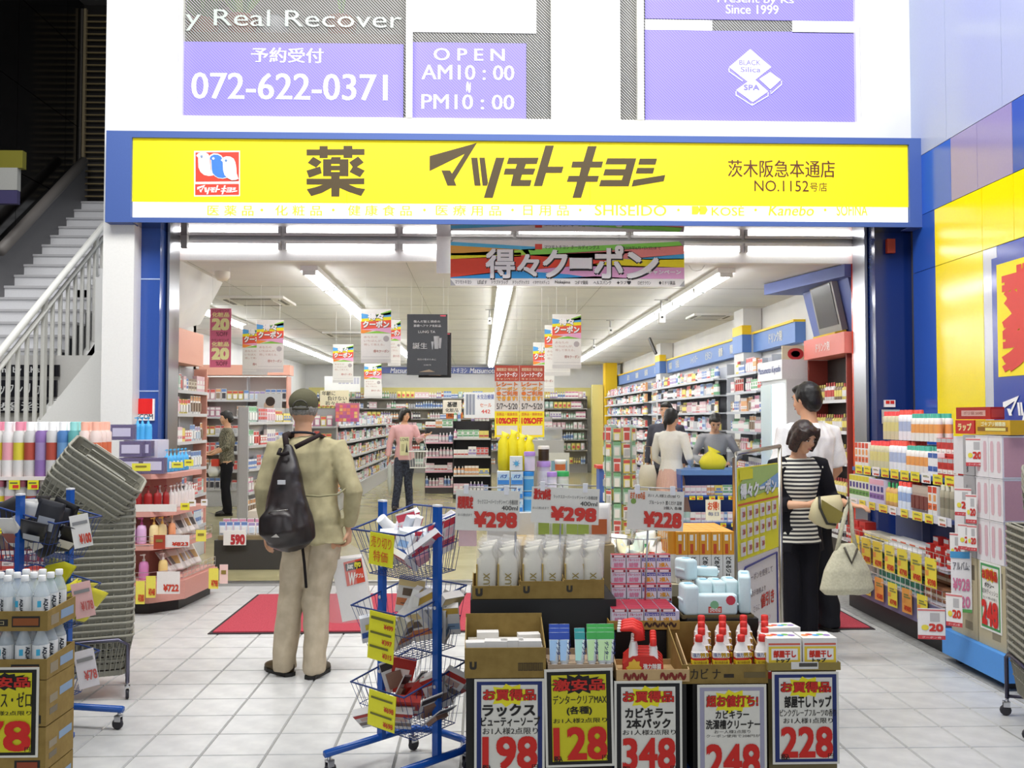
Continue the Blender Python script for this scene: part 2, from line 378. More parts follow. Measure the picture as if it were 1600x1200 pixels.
# --- shop sign
Ys = YF
sg = thing('shop_sign', 'long yellow shop sign with a white strip in a blue frame over the entrance', 'sign', (0, Ys, 3.3))
def rs(px0, py0, px1, py1, Y=Ys): x0, z0, x1, z1 = rect(px0, py0, px1, py1, Y); return x0, z0-3.3, x1, z1-3.3
o0 = rs(165, 210, 1455, 351); i0 = rs(205, 220, 1421, 343.5)
fb = MB(); c = '#4560a2'
fb.box(o0[0], 0, o0[1], i0[0], .19, o0[3], c).box(i0[2], 0, o0[1], o0[2], .19, o0[3], c).box(i0[0], 0, i0[3], i0[2], .19, o0[3], c).box(i0[0], 0, o0[1], i0[2], .018, i0[1], c)
fb.build('sign_frame', sg)
ym = rs(205, 220, 1421, 318)[1]
for a, b_ in ((205, 541), (541.6, 922), (922.6, 1421)):
    r = rs(a, 220, b_, 318); MB().box(r[0], .03, ym, r[2], .05, i0[3], '#ffea00e.22').build('sign_panel', sg, label='yellow lit panel')
for a, b_ in ((205, 541), (541.6, 922), (922.6, 1421)):
    r = rs(a, 318.6, b_, 343); MB().box(r[0], .031, i0[1], r[2], .05, ym-.003, '#fffff6e.30').build('sign_panel', sg, label='white lit strip')
def ps(px, py): v = W(px, py, Ys); return (v.x, v.z-3.3)
LOGO = [  # stylised katakana traced as polygons, pixel units
 [(671,242.5),(745,222),(709.5,280),(713,289),(699,289),(689.5,265),(703,265),(706,270),(726,239),(671,266)],
 [(736,245),(746,245),(751,289),(741.5,289)], [(749,245),(757.5,245),(762.5,284),(761,289),(754,289)],
 [(775,245),(788.5,245),(770,308),(756,308)],
 [(795,245),(842,245),(839,255),(822,255),(819.5,262),(837,262),(833.5,271.5),(816,271.5),(813.5,280),(831,280),(828.5,289.5),(798,289.5),(802,271.5),(787,271.5),(789.5,262),(805.5,262),(808,255),(792,255)],
 [(852.5,226),(866,226),(856.5,259),(881,259),(878,269),(853.5,269),(847.5,289.5),(834,289.5)],
 [(919,227),(933,227),(926,251),(943,251),(940.5,260.5),(923,260.5),(919,273.5),(936.5,273.5),(934,283),(916,283),(908.5,308),(895,308),(902,283),(886,283),(889,273.5),(905.5,273.5),(908.5,260.5),(893,260.5),(895,251),(912,251)],
 [(949.5,246),(995,246),(983,290),(936.5,290),(939.5,280),(972,280),(974.5,273),(943,273),(946,263),(977.5,263),(979.5,255.5),(946.5,255.5)],
 [(1000.5,246.5),(1027.5,246.5),(1025,256),(998,256)], [(996.5,261),(1023.5,261),(1021,270),(994,270)], [(990.5,280),(1040.5,272),(1038,282),(987.5,290.5)]]
def tri(poly):
    from mathutils.geometry import tessellate_polygon
    return tessellate_polygon([[Vector((p[0], p[1], 0)) for p in poly]])
def logo(mb, f, m, y, polys=LOGO):
    for pl in polys:
        pp = [f(*p) for p in pl]; vs = [(p[0], y, p[1]) for p in pp]
        for t3 in tri(pp):
            a, b_, c_ = [pp[i] for i in t3]; cr = (b_[0]-a[0])*(c_[1]-a[1])-(c_[0]-a[0])*(b_[1]-a[1])
            mb.add([vs[i] for i in t3], [(0,1,2) if cr > 0 else (0,2,1)], m)
    return mb
def kp(x, y): return (460+x*140/1600, 215+y*100/1143)
KUSURI = [[kp(*p) for p in q] for q in (
 [(208,195),(440,195),(440,135),(585,135),(585,192),(868,192),(868,132),(1028,132),(1028,188),(1246,188),(1246,295),(1028,295),(1028,347),(868,347),(868,297),(585,300),(585,350),(440,350),(440,302),(208,304)],
 [(325,328),(480,418),(378,520),(228,435)], [(205,575),(452,500),(480,622),(252,704)], [(1130,322),(1232,428),(1112,508),(1035,508),(970,428)], [(1035,508),(1112,508),(1250,575),(1165,694),(975,598)],
 [(503,372),(640,372),(655,332),(825,332),(812,372),(958,372),(958,455),(503,455)], [(503,455),(648,455),(648,600),(503,600)], [(800,455),(958,455),(958,600),(800,600)], [(648,488),(800,488),(800,570),(648,570)], [(503,600),(958,600),(958,675),(503,675)],
 [(648,675),(800,675),(800,720),(1242,712),(1242,818),(960,820),(1100,880),(1260,905),(1185,1030),(960,955),(800,885),(795,1040),(650,1040),(650,885),(480,975),(290,1032),(208,910),(370,870),(505,825),(208,825),(208,720),(648,720)])]
l = MB(); logo(l, ps, '#4a3a17', .027); logo(l, ps, '#4a3a17', .027, KUSURI)
l.text('茨木阪急本通店', *rs(1139, 249, 1306, 276), '#5a2a12', .026, .012); l.text('NO.1152', *rs(1180, 281, 1265, 298), '#5a2a12', .026, .004); l.text('号店', *rs(1267, 284, 1294, 298), '#5a2a12', .026, .004)
l.build('lettering', sg, label='dark brown lettering')
l = MB(); c = '#ffe428'
for t, a, e_ in (('医 薬 品',323,395),('・',404,412),('化 粧 品',429,502),('・',516,524),('健 康 食 品',543,643),('・',659,667),('医 療 用 品',681,783),('・',797,805),('日 用 品',818,889),('・',903,911),('SHISEIDO',930,1042),('・',1057,1065),('KOSÉ',1113,1164),('・',1178,1186),('Kanebo',1202,1273),('・',1287,1295),('SOFINA',1309,1357)):
    if t == '・': x, z = ps((a+e_)/2, 327); l.lathe([(0,0),(.013,0),(.013,.001)], c, 8, M=Matrix.Translation((x, .028, z)) @ Matrix.Rotation(R(90), 4, 'X'))
    else: l.text(t, *rs(a, 319.5, e_, 336), c, .026, .012, shear=.2 if t == 'Kanebo' else 0)
for cx in (1088, 1100): l.flat([ps(cx-6,321),ps(cx+4,321),ps(cx+7,327),ps(cx+3,334),ps(cx-6,334)], c, .026)
l.build('lettering', sg, label='yellow lettering on the white strip')
# emblem of three birds
def bp(x, y): return ps(295+x*.075, 225+y*.075)
l = MB()
l.flat([bp(*p) for p in ((90,125),(1050,120),(1050,1070),(90,1080))], '#fffdf2', .028)
l.flat([bp(*p) for p in ((122,160),(1030,150),(1030,760),(122,770))], '#e8402c', .026); l.flat([bp(*p) for p in ((115,822),(1030,815),(1030,1045),(115,1050))], '#e8402c', .026)
B1 = [(135,225),(180,180),(250,155),(330,160),(390,195),(420,250),(430,400),(440,520),(470,600),(500,640),(400,652),(300,630),(225,565),(185,470),(178,330),(180,270)]
logo(l, bp, '#ffffff', .024, [B1])
B2 = [(400,265),(430,215),(500,180),(590,185),(665,225),(705,290),(712,420),(712,520),(735,600),(790,690),(700,712),(600,700),(530,660),(470,600),(450,520),(445,400),(440,310)]
logo(l, bp, '#ffffff', .022, [B2]); logo(l, bp, '#3f7fdc', .020, [[(x+(585-x)*.10+2, y+(440-y)*.08+6) for x, y in B2]])
B3 = [(655,325),(700,270),(770,245),(850,250),(920,290),(960,370),(980,480),(985,600),(1025,715),(960,740),(880,742),(800,700),(735,640),(705,540),(700,430),(695,360)]
logo(l, bp, '#ffffff', .018, [B3])
for x, y_, c in ((255,245,'#7c93b8'),(500,290,'#ffffff'),(765,335,'#5d86b8')):
    v = bp(x, y_); l.lathe([(0,0),(.011,0),(.011,.001)], c, 10, M=Matrix.Translation((v[0], .017, v[1])) @ Matrix.Rotation(R(90), 4, 'X'))
logo(l, lambda x, y: bp(160+(x-671)*2.27, 838+(y-222)*2.3), '#ffffff', .022)
l.build('emblem', sg, label='red and white emblem of three birds')
# soffit below the sign (mirror-polished panels)
zsof = W(760, 351, YF).z
struct('trim_5', MB().box(X_(250, YF)-.3, YF+.02, zsof+.006, X_(1400, YF)+.3, YD+.1, zsof+.03, 'mirror_steel'))
# --- entrance jambs and pillars
def col(name, px0, px1, Y, c, z0=0, z1=3.35, d=.35): return struct(name, MB().box(X_(px0, Y), Y, z0, X_(px1, Y), Y+d, z1, c))
col('pillar_1', 157, 206, 8.72, '#efeee9g', 0, 3.32, .5)
p = col('pillar_2', 205, 247, 8.9, '#2f4f9ag', 0, 3.32, .45)
for zz in (W(220, 436, 8.9).z, W(220, 611, 8.9).z): MB().box(X_(205, 8.9)-.001, 8.896, zz-.006, X_(247, 8.9), 8.9, zz+.006, '#9fb2d6').build('joint', p)
j = struct('door_1', MB().box(X_(247, 9.05), 9.05, 0, X_(251, 9.05), 9.35, 3.32, '#b0b2b8m').box(X_(252, 9.08), 9.08, 0, X_(257, 9.08), 9.35, 3.32, '#c8cacdm').box(X_(258.5, 9.05), 9.05, 0, X_(262, 9.05), 9.35, 3.32, '#9b9da2m').box(X_(262,9.2), 9.2, 0, X_(266,9.2), 9.4, 3.3, '#dba08a'))
col('pillar_3', 1370, 1446, 8.9, '#142a66g', 0, 3.32, .45)
col('pillar_4', 1340, 1353, 9.3, '#d8452ag', 0, 3.3, .12)
struct('door_2', MB().box(X_(1354, 9.05), 9.05, 0, X_(1358, 9.05), 9.35, 3.32, '#b0b2b8m').box(X_(1359.5, 9.08), 9.08, 0, X_(1364, 9.08), 9.35, 3.32, '#c8cacdm').box(X_(1365.5, 9.05), 9.05, 0, X_(1370, 9.05), 9.35, 3.32, '#9b9da2m'))
struct('wall_front_right', MB().box(X_(1440, 8.95), 8.95, 0, XR+.1, 9.4, 3.32, '#2447a0g'))
def wsign(name, px0, py0, px1, py1, Y, c, label, cat, texts=(), d=.02, back=None, **k):
    x0, z0, x1, z1 = rect(px0, py0, px1, py1, Y); b = MB()
    b.box(x0, 0, z0, x1, d, z1, c)
    for t, a, c_, e_, d_, m, bo in texts: b.text(t, *rect(a, c_, e_, d_, Y), m, -.003, bo)
    zb_ = z0; b.v = [(v[0]-x0, v[1], v[2]-zb_) for v in b.v]
    return b.build(name, None, (x0, Y, zb_), label=label, cat=cat, **k)
b_ = wsign('alarm_sticker', 207, 623, 241, 657, 8.88, '#f6f2ee', 'red and white security notice on the blue pillar left of the entrance', 'sticker', [('SECOM', 209, 647, 239, 655, '#404858', .02)])
MB().box(.005, -.004, .06, X_(240, 8.88)-X_(208, 8.88)-.005, 0, .20, '#e01818').build('red_field', b_)
wsign('alarm_sticker', 1382, 625, 1399, 636, 8.88, '#f2e9e6', 'tiny red-topped notice on the dark pillar right of the entrance', 'sticker', [('■■', 1384, 626, 1397, 631, '#d02a20', .02)])
wsign('intercom_box', 1379, 640, 1406, 662, 8.86, '#b9b6b0', 'beige metal box on the dark pillar above the right shelf', 'box', [('▬', 1385, 644, 1396, 648, '#4a4a4a', .02)])
wsign('warning_light', 1387, 373, 1399, 395, 8.84, '#a83a1c', 'small red-brown box hanging at the top of the dark pillar', 'lamp', (), .05)
# --- side wall of the arcade, right: enamelled panels
sw = thing('wall_right_arcade', None, None); sw['kind'] = 'structure'
zA, zJ, zT = 3.41, 2.90, 3.96
def wp(px0, px1, z0, z1, c, X=XR):
    y1 = min(WX(px0, 654, X).y, 8.95); y0 = WX(px1, 654, X).y if px1 < 9000 else 2.0
    b = MB().box(X, y0+.003, z0+.003, X+.06, y1-.003, z1-.003, c); return b.build('panel', sw)
MB().box(XR+.03, 2, 0, XR+.15, 8.95, 8.2, '#55565a').build('backing', sw)
B = '#2a55b4g'; Yl = '#ffe800g'; LG = '#c9ccd6g'
for z0, z1 in ((0, zJ), (zJ, zA)):
    wp(1430, 1465, z0, z1, B)
    wp(1465, 1540, z0, z1, Yl)
    if z0 == 0: wp(1540, 1562, z0, z1, LG); wp(1562, 1640, z0, z1, '#1f3fa6g'); wp(1640, 1900, z0, z1, '#1f3fa6g'); wp(1900, 9999, z0, z1, B)
    else: wp(1540, 1590, z0, z1, Yl); wp(1590, 1900, z0, z1, Yl); wp(1900, 9999, z0, z1, Yl)
wp(1430, 1492, zA, zT, '#2f63cfg'); wp(1492, 1534, zA, zT, '#9a8fbcg'); wp(1534, 1590, zA, zT, '#9a8fbcg'); wp(1590, 9999, zA, zT, B)  # blue wall; the two lilac panels have a reflection put into their colour
for a, b_ in ((1430, 1486), (1486, 1575), (1575, 1760), (1760, 9999)): wp(a, b_, zT, 8.2, '#aeb8d6g')
b = MB(); ya, yb = WX(1568, 654, XR).y, 6.1       # framed pharmacy sign on the wall
M = Matrix.Translation((XR-.03, ya, 0)) @ Matrix.Rotation(R(-90), 4, 'Z')
t = MB(); t.rect(0, 1.87, 1.25, 2.74, '#ffe800', -.004); t.text('薬', .10, 1.93, .92, 2.66, '#e03a2c', -.008, .05)
logo(t, lambda x, y: (.06+(x-671)*.0030, 1.72-(y-222)*.0022), '#ffffff', -.006)
t.box(-.08, 0, 1.3, 1.4, .03, 2.80, '#1f3fa6g')
t.v = [tuple(M @ Vector(v)) for v in t.v]
t.build('wall_sign', label='blue sign with yellow field and red character on the right side wall', cat='sign')
# --- stair well, left
XS = -6.3
lw = thing('wall_left_arcade', None, None); lw['kind'] = 'structure'
MB().box(XS-.2, 4, 0, XS-.05, 18, 9, '#1a1818').build('backing', lw)
for i in range(8):
    for j in range(7):
        y0 = 5.6+i*1.5; z0 = .1+j*1.2
        MB().box(XS-.05, y0+.006, z0+.006, XS, y0+1.494, z0+1.194, 'black_tile').build('panel', lw)
# low grey parapet wall along the stair
sl = .70; Y0s = 8.2
b = MB(); A = [(11.2, .7+3*sl), (15.2, .7+7*sl), (15.2, 0), (11.2, 0)]
b.add([(XS+.002, y, z) for y, z in A]+[(XS+.1, y, z) for y, z in A], [(0,1,2,3),(7,6,5,4),(0,4,5,1)], '#6d6c6e')
struct('trim_6', b)
struct('wall_stairwell', MB().box(XS, 15.2, 3.25, -4.0, 15.3, 9, '#15110f'))
struct('ceiling_2', MB().box(XS-.2, 9, 8.1, XL, 15.3, 8.2, '#5a5856'))
sh = thing('louvre_shutter', 'dark louvred shutter with brass-coloured edges at the top of the stairs', 'shutter', (0, 15.1, 0))
xa, xb = X_(119, 15.1), X_(160, 15.1)
MB().box(xa-.06, 0, 4.3, xa, .06, 8, '#55504a').box(xa+.02, -.01, 4.3, xa+.06, .05, 8, '#8a7c60').build('frame', sh)
zz = 4.42
while zz < 7.9:
    MB().box(xa+.06, 0, zz, xb+.3, .03, zz+.022, '#7a6b4a').build('slat', sh); zz += .099
stp = thing('staircase', None, None); stp['kind'] = 'structure'; n = 0
n = 12
while n < 27:
    y = Y0s+n*.26; z = (n+1)*.182
    MB().box(XS+.1, y, z-.03, -4.95, y+.29, z, '#c3c2c4').build('tread', stp)
    MB().box(XS+.1, y+.02, z-.182, -4.95, y+.04, z-.03, '#e4e4e6').build('riser', stp); n += 1
b = MB(); A = [(10.4, -.33+2.2*sl), (13.2, -.33+5*sl), (13.2, -.52+5*sl), (10.4, 2.2*sl-.52)]
b.add([(-4.95, y, z) for y, z in A]+[(-4.87, y, z) for y, z in A], [(0,1,2,3),(7,6,5,4),(0,4,5,1),(4,7,6,5)], '#f3f2ee')
b.build('stringer', stp)
MB().box(XS, 11.24, 0, -4.5, 11.3, 2.28, '#cfcdc9').build('landing_face', stp)
rl = thing('stair_railing', 'white metal railing with round handrail and upright bars on the stairs', 'railing', (-4.9, 8, 0))
def rz_(y): return (y-Y0s)*sl
ya, yb = 8.9, 12.55
MB().tube([(0, ya-8, rz_(ya)+1.02), (0, yb-8, rz_(yb)+1.02), (0, yb-7.85, rz_(yb)+.98)], .042, '#f6f5efg', 8).build('handrail', rl)
MB().tube([(0, ya-8, rz_(ya)+.86), (0, yb-8, rz_(yb)+.86)], .028, '#f6f5efg', 6).build('top_bar', rl)
y = ya
while y < yb+.1:
    main = int(round((y-ya)/.2)) % 7 == 3
    w_ = .04 if main else .014
    MB().box(-.02, y-8-w_, rz_(y)-.35, .02, y-8+w_, rz_(y)+(1.0 if main else .86), '#e9e8e2').build('post' if main else 'bar', rl); y += .2
hr = MB(); a, b_ = WX(0, 392, XS+.2), WX(131, 252, XS+.2)
hr.tube([a, b_], .075, '#6f6a66', 8).build('handrail', label='dark grey handrail fixed to the black wall of the stairwell', cat='handrail')
# white wall segment and notices beside the stair foot
b = MB(); A = [P2(*p, 9.6) for p in ((60,660),(150,548),(160,548),(160,700),(60,700))]
b.flat(A, '#f2f1ec', 9.6); b.add([(p[0], 9.75, p[1]) for p in A], [(4,3,2,1,0)], '#f2f1ec')
for i in range(5): p, q = A[i], A[(i+1) % 5]; b.add([(p[0],9.6,p[1]),(q[0],9.6,q[1]),(q[0],9.75,q[1]),(p[0],9.75,p[1])], [(0,3,2,1)], '#f2f1ec')
struct('trim_7', b)
for i, (t, y0, y1, d) in enumerate((('Present by RKs', 570, 588, 'top'), ('ブラックシリカ', 594, 620, 'middle'), ('岩盤浴', 625, 645, 'lowest'))):
    wsign('notice_board', -40, y0, 88 if i else 92, y1, 11.18, '#14121c', f'{d} black board with white lettering behind the stair railing', 'notice', [(t, -30, y0+3, 62, y1-3, '#e8e8e8', .02)], .03)
v = WX(2, 262, XS+.3); MB().box(-.45, 0, 0, .26, .1, .22, '#6f6a1a').box(-.45, -.005, -.28, .2, .09, 0, '#9a9a96').box(-.45, 0, -.45, .2, .08, -.28, '#39345a').build('bag_or_reflection', None, v, label='olive and white shape modelling a reflection in the black wall at the left edge', cat='bag')  # solid blocks added in place of a reflection in the black wall
# ================================================================ PRODUCTS: prototypes and shelving
BLK = '#20262e'
def p_box(w_, d, h, c, band=None, spot=None, top=None, txt=0):
    b = MB().box(-w_/2, -d/2, 0, w_/2, d/2, h, c)
    if top: b.rect(-w_/2+.002, h*.78, w_/2-.002, h-.002, top, -d/2-.001)
    if band: b.rect(-w_/2+.002, h*.2, w_/2-.002, h*.42, band, -d/2-.001)
    if spot: b.rect(-w_*.3, h*.5, w_*.3, h*.72, spot, -d/2-.0015)
    for i in range(txt): b.rect(-w_*.32, h*(.26+.05*i), w_*(.1+.2*(i % 2)), h*(.28+.05*i), BLK, -d/2-.002)
    return b
def p_bottle(r, h, c, cap, lab=None, n=8, neck=.35):
    pr = [(r*.9, 0, c), (r, h*.04), (r, h*.22, lab or c), (r, h*.58, c), (r*.95, h*.7), (r*neck, h*.8, cap), (r*neck, h*.98), (r*neck*.7, h)]
    return MB().lathe(pr, c, n)
def p_pump(r, h, c, cap, n=10):
    return MB().lathe([(r*.9,0,c),(r,h*.05),(r*.98,h*.55),(r*.8,h*.68),(r*.3,h*.72,cap),(r*.3,h*.80),(r*.12,h*.82),(r*.12,h*.94),(r*.3,h*.95),(r*.3,h)], c, n, sy=.75).box(-r*.75, -.006, h*.94, 0, .006, h*.98, cap)
def p_can(r, h, c, cap, lab, n=10):
    return MB().lathe([(r,0,c),(r,h*.3,lab),(r,h*.62,c),(r,h*.80),(r*.7,h*.84,cap),(r*.72,h*.98),(r*.6,h)], c, n)
def p_jar(r, h, c, cap, lab, n=12):
    return MB().lathe([(r*.92,0,c),(r*.92,h*.15,lab),(r*.92,h*.6,c),(r*.92,h*.8,cap),(r,h*.8),(r,h*.97),(r*.94,h)], c, n)
def p_hang(w_, h, c, win, head):
    b = MB().box(-w_/2, -.002, 0, w_/2, .002, h, c); b.box(-w_*.34, -.018, h*.14, w_*.34, -.002, h*.62, win)
    b.rect(-w_/2+.002, h*.72, w_/2-.002, h*.95, head, -.003); return b
def p_pouch(w_, h, c, lab, d=.03, n=8):
    return MB().loft([(0,0,0,w_*.5,d),(0,0,h*.08,w_*.52,d*1.3),(0,0,h*.55,w_*.5,d),(0,0,h*.86,w_*.5,d*.3),(0,0,h,w_*.5,d*.06)], c, n).rect(-w_*.3, h*.25, w_*.3, h*.62, lab, -d*1.28)
def p_tube(w_, h, c, cap, lab):
    return MB().loft([(0,0,0,w_*.3,w_*.3),(0,0,h*.12,w_*.3,w_*.3)], cap, 8).loft([(0,0,h*.12,w_*.42,w_*.42),(0,0,h*.5,w_*.48,w_*.3),(0,0,h,w_*.5,.003)], c, 8).rect(-w_*.3, h*.35, w_*.3, h*.8, lab, -w_*.42)
FAR = {'product_box': [], 'bottle': [], 'hanging_pack': [], 'refill_pouch': []}
def reg(kind, mb, w_, h, desc): FAR[kind].append((mb.mesh(kind), w_, h, desc, mb))
CN = {'#f2f0ee': 'white', '#e6c4cc': 'pink', '#cfdcea': 'blue-grey', '#cc5a54': 'red', '#6f8cc4': 'blue', '#e8d878': 'yellow', '#7fb48a': 'green', '#e0a878': 'orange', '#a898c4': 'violet', '#4a484e': 'black', '#dcd4c0': 'cream', '#bcd6ca': 'mint', '#c4c4c8': 'silver', '#94806e': 'brown', '#d490ac': 'magenta'}
CK = list(CN)
def cn(i): return CK[i % len(CK)]
for i, (a, b_) in enumerate(((0,3),(0,4),(0,1),(1,0),(2,4),(3,0),(5,3),(0,6),(7,0),(0,8),(4,0),(10,13),(11,0),(12,3),(0,14),(5,4))):
    a, b_ = CK[a], CK[b_]; wd = .07+.012*(i % 4); h = .13+.018*(i % 5)
    reg('product_box', p_box(wd, .05, h, a, b_, b_ if i % 2 else None, b_ if i % 3 else None, i % 3), wd, h, f'{CN[a]} box printed {CN[b_]}')
for i, (a, b_, l) in enumerate(((0,0,1),(0,4,4),(1,0,0),(2,0,4),(11,6,0),(5,3,0),(0,3,3),(8,0,0),(12,9,12),(13,5,5),(9,12,0),(6,0,0),(7,0,0),(14,0,0))):
    a, b_, l = CK[a], CK[b_], CK[l]; h = .17+.015*(i % 4)
    reg('bottle', p_bottle(.032, h, a, b_, l), .07, h, f'{CN[a]} bottle, {CN[b_]} cap' + (f', {CN[l]} label' if l != a else ''))
for i, (a, b_, l) in enumerate(((0,12,3),(0,1,14),(1,0,3),(12,0,4),(2,0,4),(0,9,4),(5,0,3),(0,3,3),(11,0,6),(0,2,8),(14,0,0),(0,13,7))):
    a, b_, l = CK[a], CK[b_], CK[l]; h = .17+.02*(i % 3)
    reg('hanging_pack', p_hang(.09, h, a, b_, l), .10, h, f'{CN[a]} packet, {CN[b_]} contents, {CN[l]} header')
for i, (a, l) in enumerate(((0,1),(1,0),(2,4),(5,3),(11,0),(10,6))):
    a, l = CK[a], CK[l]; reg('refill_pouch', p_pouch(.12, .2, a, l), .13, .2, f'{CN[a]} refill pouch, {CN[l]} label')
CATN = {'product_box': 'box', 'bottle': 'bottle', 'hanging_pack': 'packet', 'refill_pouch': 'pouch'}
NUM = dict.fromkeys(FAR, 0); STUFF = {k: MB() for k in FAR}
def stock(A, ang, length, dep, z, place, kinds, hmax=.3, gap=.003, fill=.97, run=(1, 4), tint=None, lift=0, cap=300):
    """a row of goods along local x of a shelf front line starting at A and turned by ang"""
    ca, sa = math.cos(ang), math.sin(ang); s = .02
    while s < length-.08:
        kind = random.choice(kinds); cands = FAR[kind] if tint is None else [FAR[kind][i] for i in tint if i < len(FAR[kind])]
        me, w_, h, desc, mb = random.choice(cands); k = random.randint(*run)
        if random.random() > fill: s += w_*k*.7; continue
        sc = min(1, hmax/h)*random.uniform(.92, 1.0)
        for _ in range(k):
            if s+w_*sc > length: break
            x = A[0]+ca*(s+w_*sc/2)-sa*dep; y = A[1]+sa*(s+w_*sc/2)+ca*dep; rz = ang+random.uniform(-.05, .05)
            if NUM[kind] < cap:
                ps_ = ('leftmost', 'left', 'middle', 'right', 'rightmost')[min(4, int(5*s/length))]; lb = f'{desc}, {ps_} part of {place}'
                link(kind, me, None, (x, y, z+lift), rz, lb, CATN[kind], f'alike goods: {lb}', sc=(sc, sc, sc))
            else: STUFF[kind].add(mb.v, mb.f, mb.m, False, Matrix.Translation((x, y, z+lift)) @ Matrix.Rotation(rz, 4, 'Z') @ Matrix.Scale(sc, 4))
            NUM[kind] += 1; s += w_*sc+gap
def tags(parent, length, z, y, step=.3, cols=('#f3e436', '#f6f4ee'), h=.05, w_=.07, seed=1, name='price_tag'):
    rn = random.Random(seed); s = .1
    while s < length-w_:
        c = rn.choice(cols); b = MB().box(s, y-.002, z, s+w_, y, z+h, c); b.rect(s+w_*.35, z+h*.15, s+w_*.9, z+h*.5, '#d8352c', y-.003); b.rect(s+w_*.1, z+h*.65, s+w_*.8, z+h*.78, '#5a5a40', y-.003)
        b.build(name, parent); s += step*rn.uniform(.7, 1.3)
def rack(name, label, A, B_, z_levels, depth, top, c_board='#dcdcdc', c_back='#c9c7c4', c_side=None, lip=.03, lip_c=None, base=True, cat='shelf', posts=None):
    """shelf unit whose front runs from A to B (left to right for someone facing it)"""
    A = Vector(A); B_ = Vector(B_); L_ = (B_-A).length; ang = math.atan2(B_.y-A.y, B_.x-A.x)
    t = thing(name, label, cat, (A.x, A.y, 0), ang)
    MB().box(0, depth-.02, 0, L_, depth, top, c_back).build('back_panel', t)
    for s in (0, L_-.02): MB().box(s, .0 if c_side else depth*.5, 0, s+.02, depth-.02, top, c_side or c_board).build('side_panel', t)
    if base: MB().box(.02, .01, 0, L_-.02, depth-.02, min(z_levels)-.02 if min(z_levels) > .05 else .04, c_board).build('base', t)
    for z in z_levels: MB().box(.02, 0, z-.02, L_-.02, depth-.02, z, c_board).box(.02, -.008, z-lip, L_-.02, 0, z+.004, lip_c or c_board).build('shelf_board', t)
    for s in [L_*(i+1)/(int(L_/1.2)+1) for i in range(int(L_/1.2))]: MB().box(s-.012, depth*.5, 0, s+.012, depth-.02, top, c_board).build('upright', t)
    return t, A, ang, L_
# ================================================================ FOREGROUND: display in the centre
ORD = ['first','second','third','fourth','fifth','sixth','seventh','eighth','ninth','tenth','eleventh','twelfth','thirteenth','fourteenth','fifteenth','sixteenth','seventeenth','eighteenth','nineteenth','twentieth','twenty-first','twenty-second','twenty-third','twenty-fourth','twenty-fifth','twenty-sixth','twenty-seventh','twenty-eighth','twenty-ninth','thirtieth']
def at(o, label, cat, group=None):
    o['label'] = label; o['category'] = cat
    if group: o['group'] = group
    return o
def tray(x0, x1, Y, z0, zl, d, zb, label, c='card', side=None, marks=(), name='cardboard_tray'):
    """open carton: front lip up to zl, back wall up to zb"""
    w_ = x1-x0; t = .004; zs_ = side if side is not None else zl; o = thing(name, label, 'box', (x0, Y, z0))
    b = MB(); b.box(0, 0, 0, w_, d, t, c).box(0, 0, t, w_, t, zl-z0, c).box(0, d-t, t, w_, d, zb-z0, c)
    for x in (0, w_-t): b.add([(x,t,t),(x+t,t,t),(x+t,d-t,t),(x,d-t,t),(x,t,zl-z0),(x+t,t,zl-z0),(x+t,d-t,max(zs_,zl)-z0),(x,d-t,max(zs_,zl)-z0)], [(0,3,2,1),(4,5,6,7),(0,1,5,4),(1,2,6,5),(2,3,7,6),(3,0,4,7)], c)
    b.build('carton_body', o)
    for s, a, c_, e_, d_, m, bo in marks: MB().text(s, a*w_, c_*(zl-z0), e_*w_, d_*(zl-z0), m, -.0015, bo, keep=(len(s) < 3)).build('printed_mark', o)
    return o
def block(x0, y0, z0, x1, y1, z1, c, name, label, cat): return MB().box(0, 0, 0, x1-x0, y1-y0, z1-z0, c).build(name, None, (x0, y0, z0), label=label, cat=cat)
Yf = 3.6
def TX(px, Y=Yf): return W(px, 1000, Y).x
def TZ(py, Y=Yf, px=950): return W(px, py, Y).z
# blue base and black risers under the goods
block(TX(728), Yf+.03, 0, TX(1085), 4.35, .22, '#1f4a9a', 'display_platform', 'blue display base at the bottom of the centre display', 'platform')
block(TX(1090), Yf+.03, 0, TX(1305), 4.2, .22, '#15161a', 'display_platform', 'black display base under the right end of the centre display', 'platform')
zA_ = TZ(1058); zB_ = TZ(1048); zC_ = TZ(1066); zD_ = TZ(1072); zE_ = TZ(1050)
for i, (a, b_, z, nm) in enumerate(((728,850,zA_,'the soap carton'),(857,958,zB_,'the toothpaste tray'),(964,1075,zC_,'the red spray bottle tray'),(1085,1200,zD_,'the red-capped bottle carton'),(1204,1311,zE_,'the white detergent boxes'))):
    block(TX(a), Yf+.035, .221, TX(b_), 3.9, z-.002, '#1a1815' if i != 4 else '#6a5f3c', 'stacked_carton', f'dark stacked carton carrying {nm}', 'box')
zR = TZ(937, 3.95)
block(TX(735, 3.98), 3.96, .221, TX(962, 3.98), 4.36, zR, '#0d0c0d', 'display_riser', 'black riser under the refill pouch cartons', 'platform')
block(TX(950, 3.98), 3.93, .221, TX(1085, 3.98), 4.35, TZ(986, 3.93), '#0d0c0d', 'display_riser', 'black riser under the small red-topped boxes', 'platform')
block(TX(1070, 3.98), 3.93, .221, TX(1180, 3.98), 4.3, TZ(968, 3.93), '#15110c', 'display_riser', 'black riser under the wet wipe packs', 'platform')
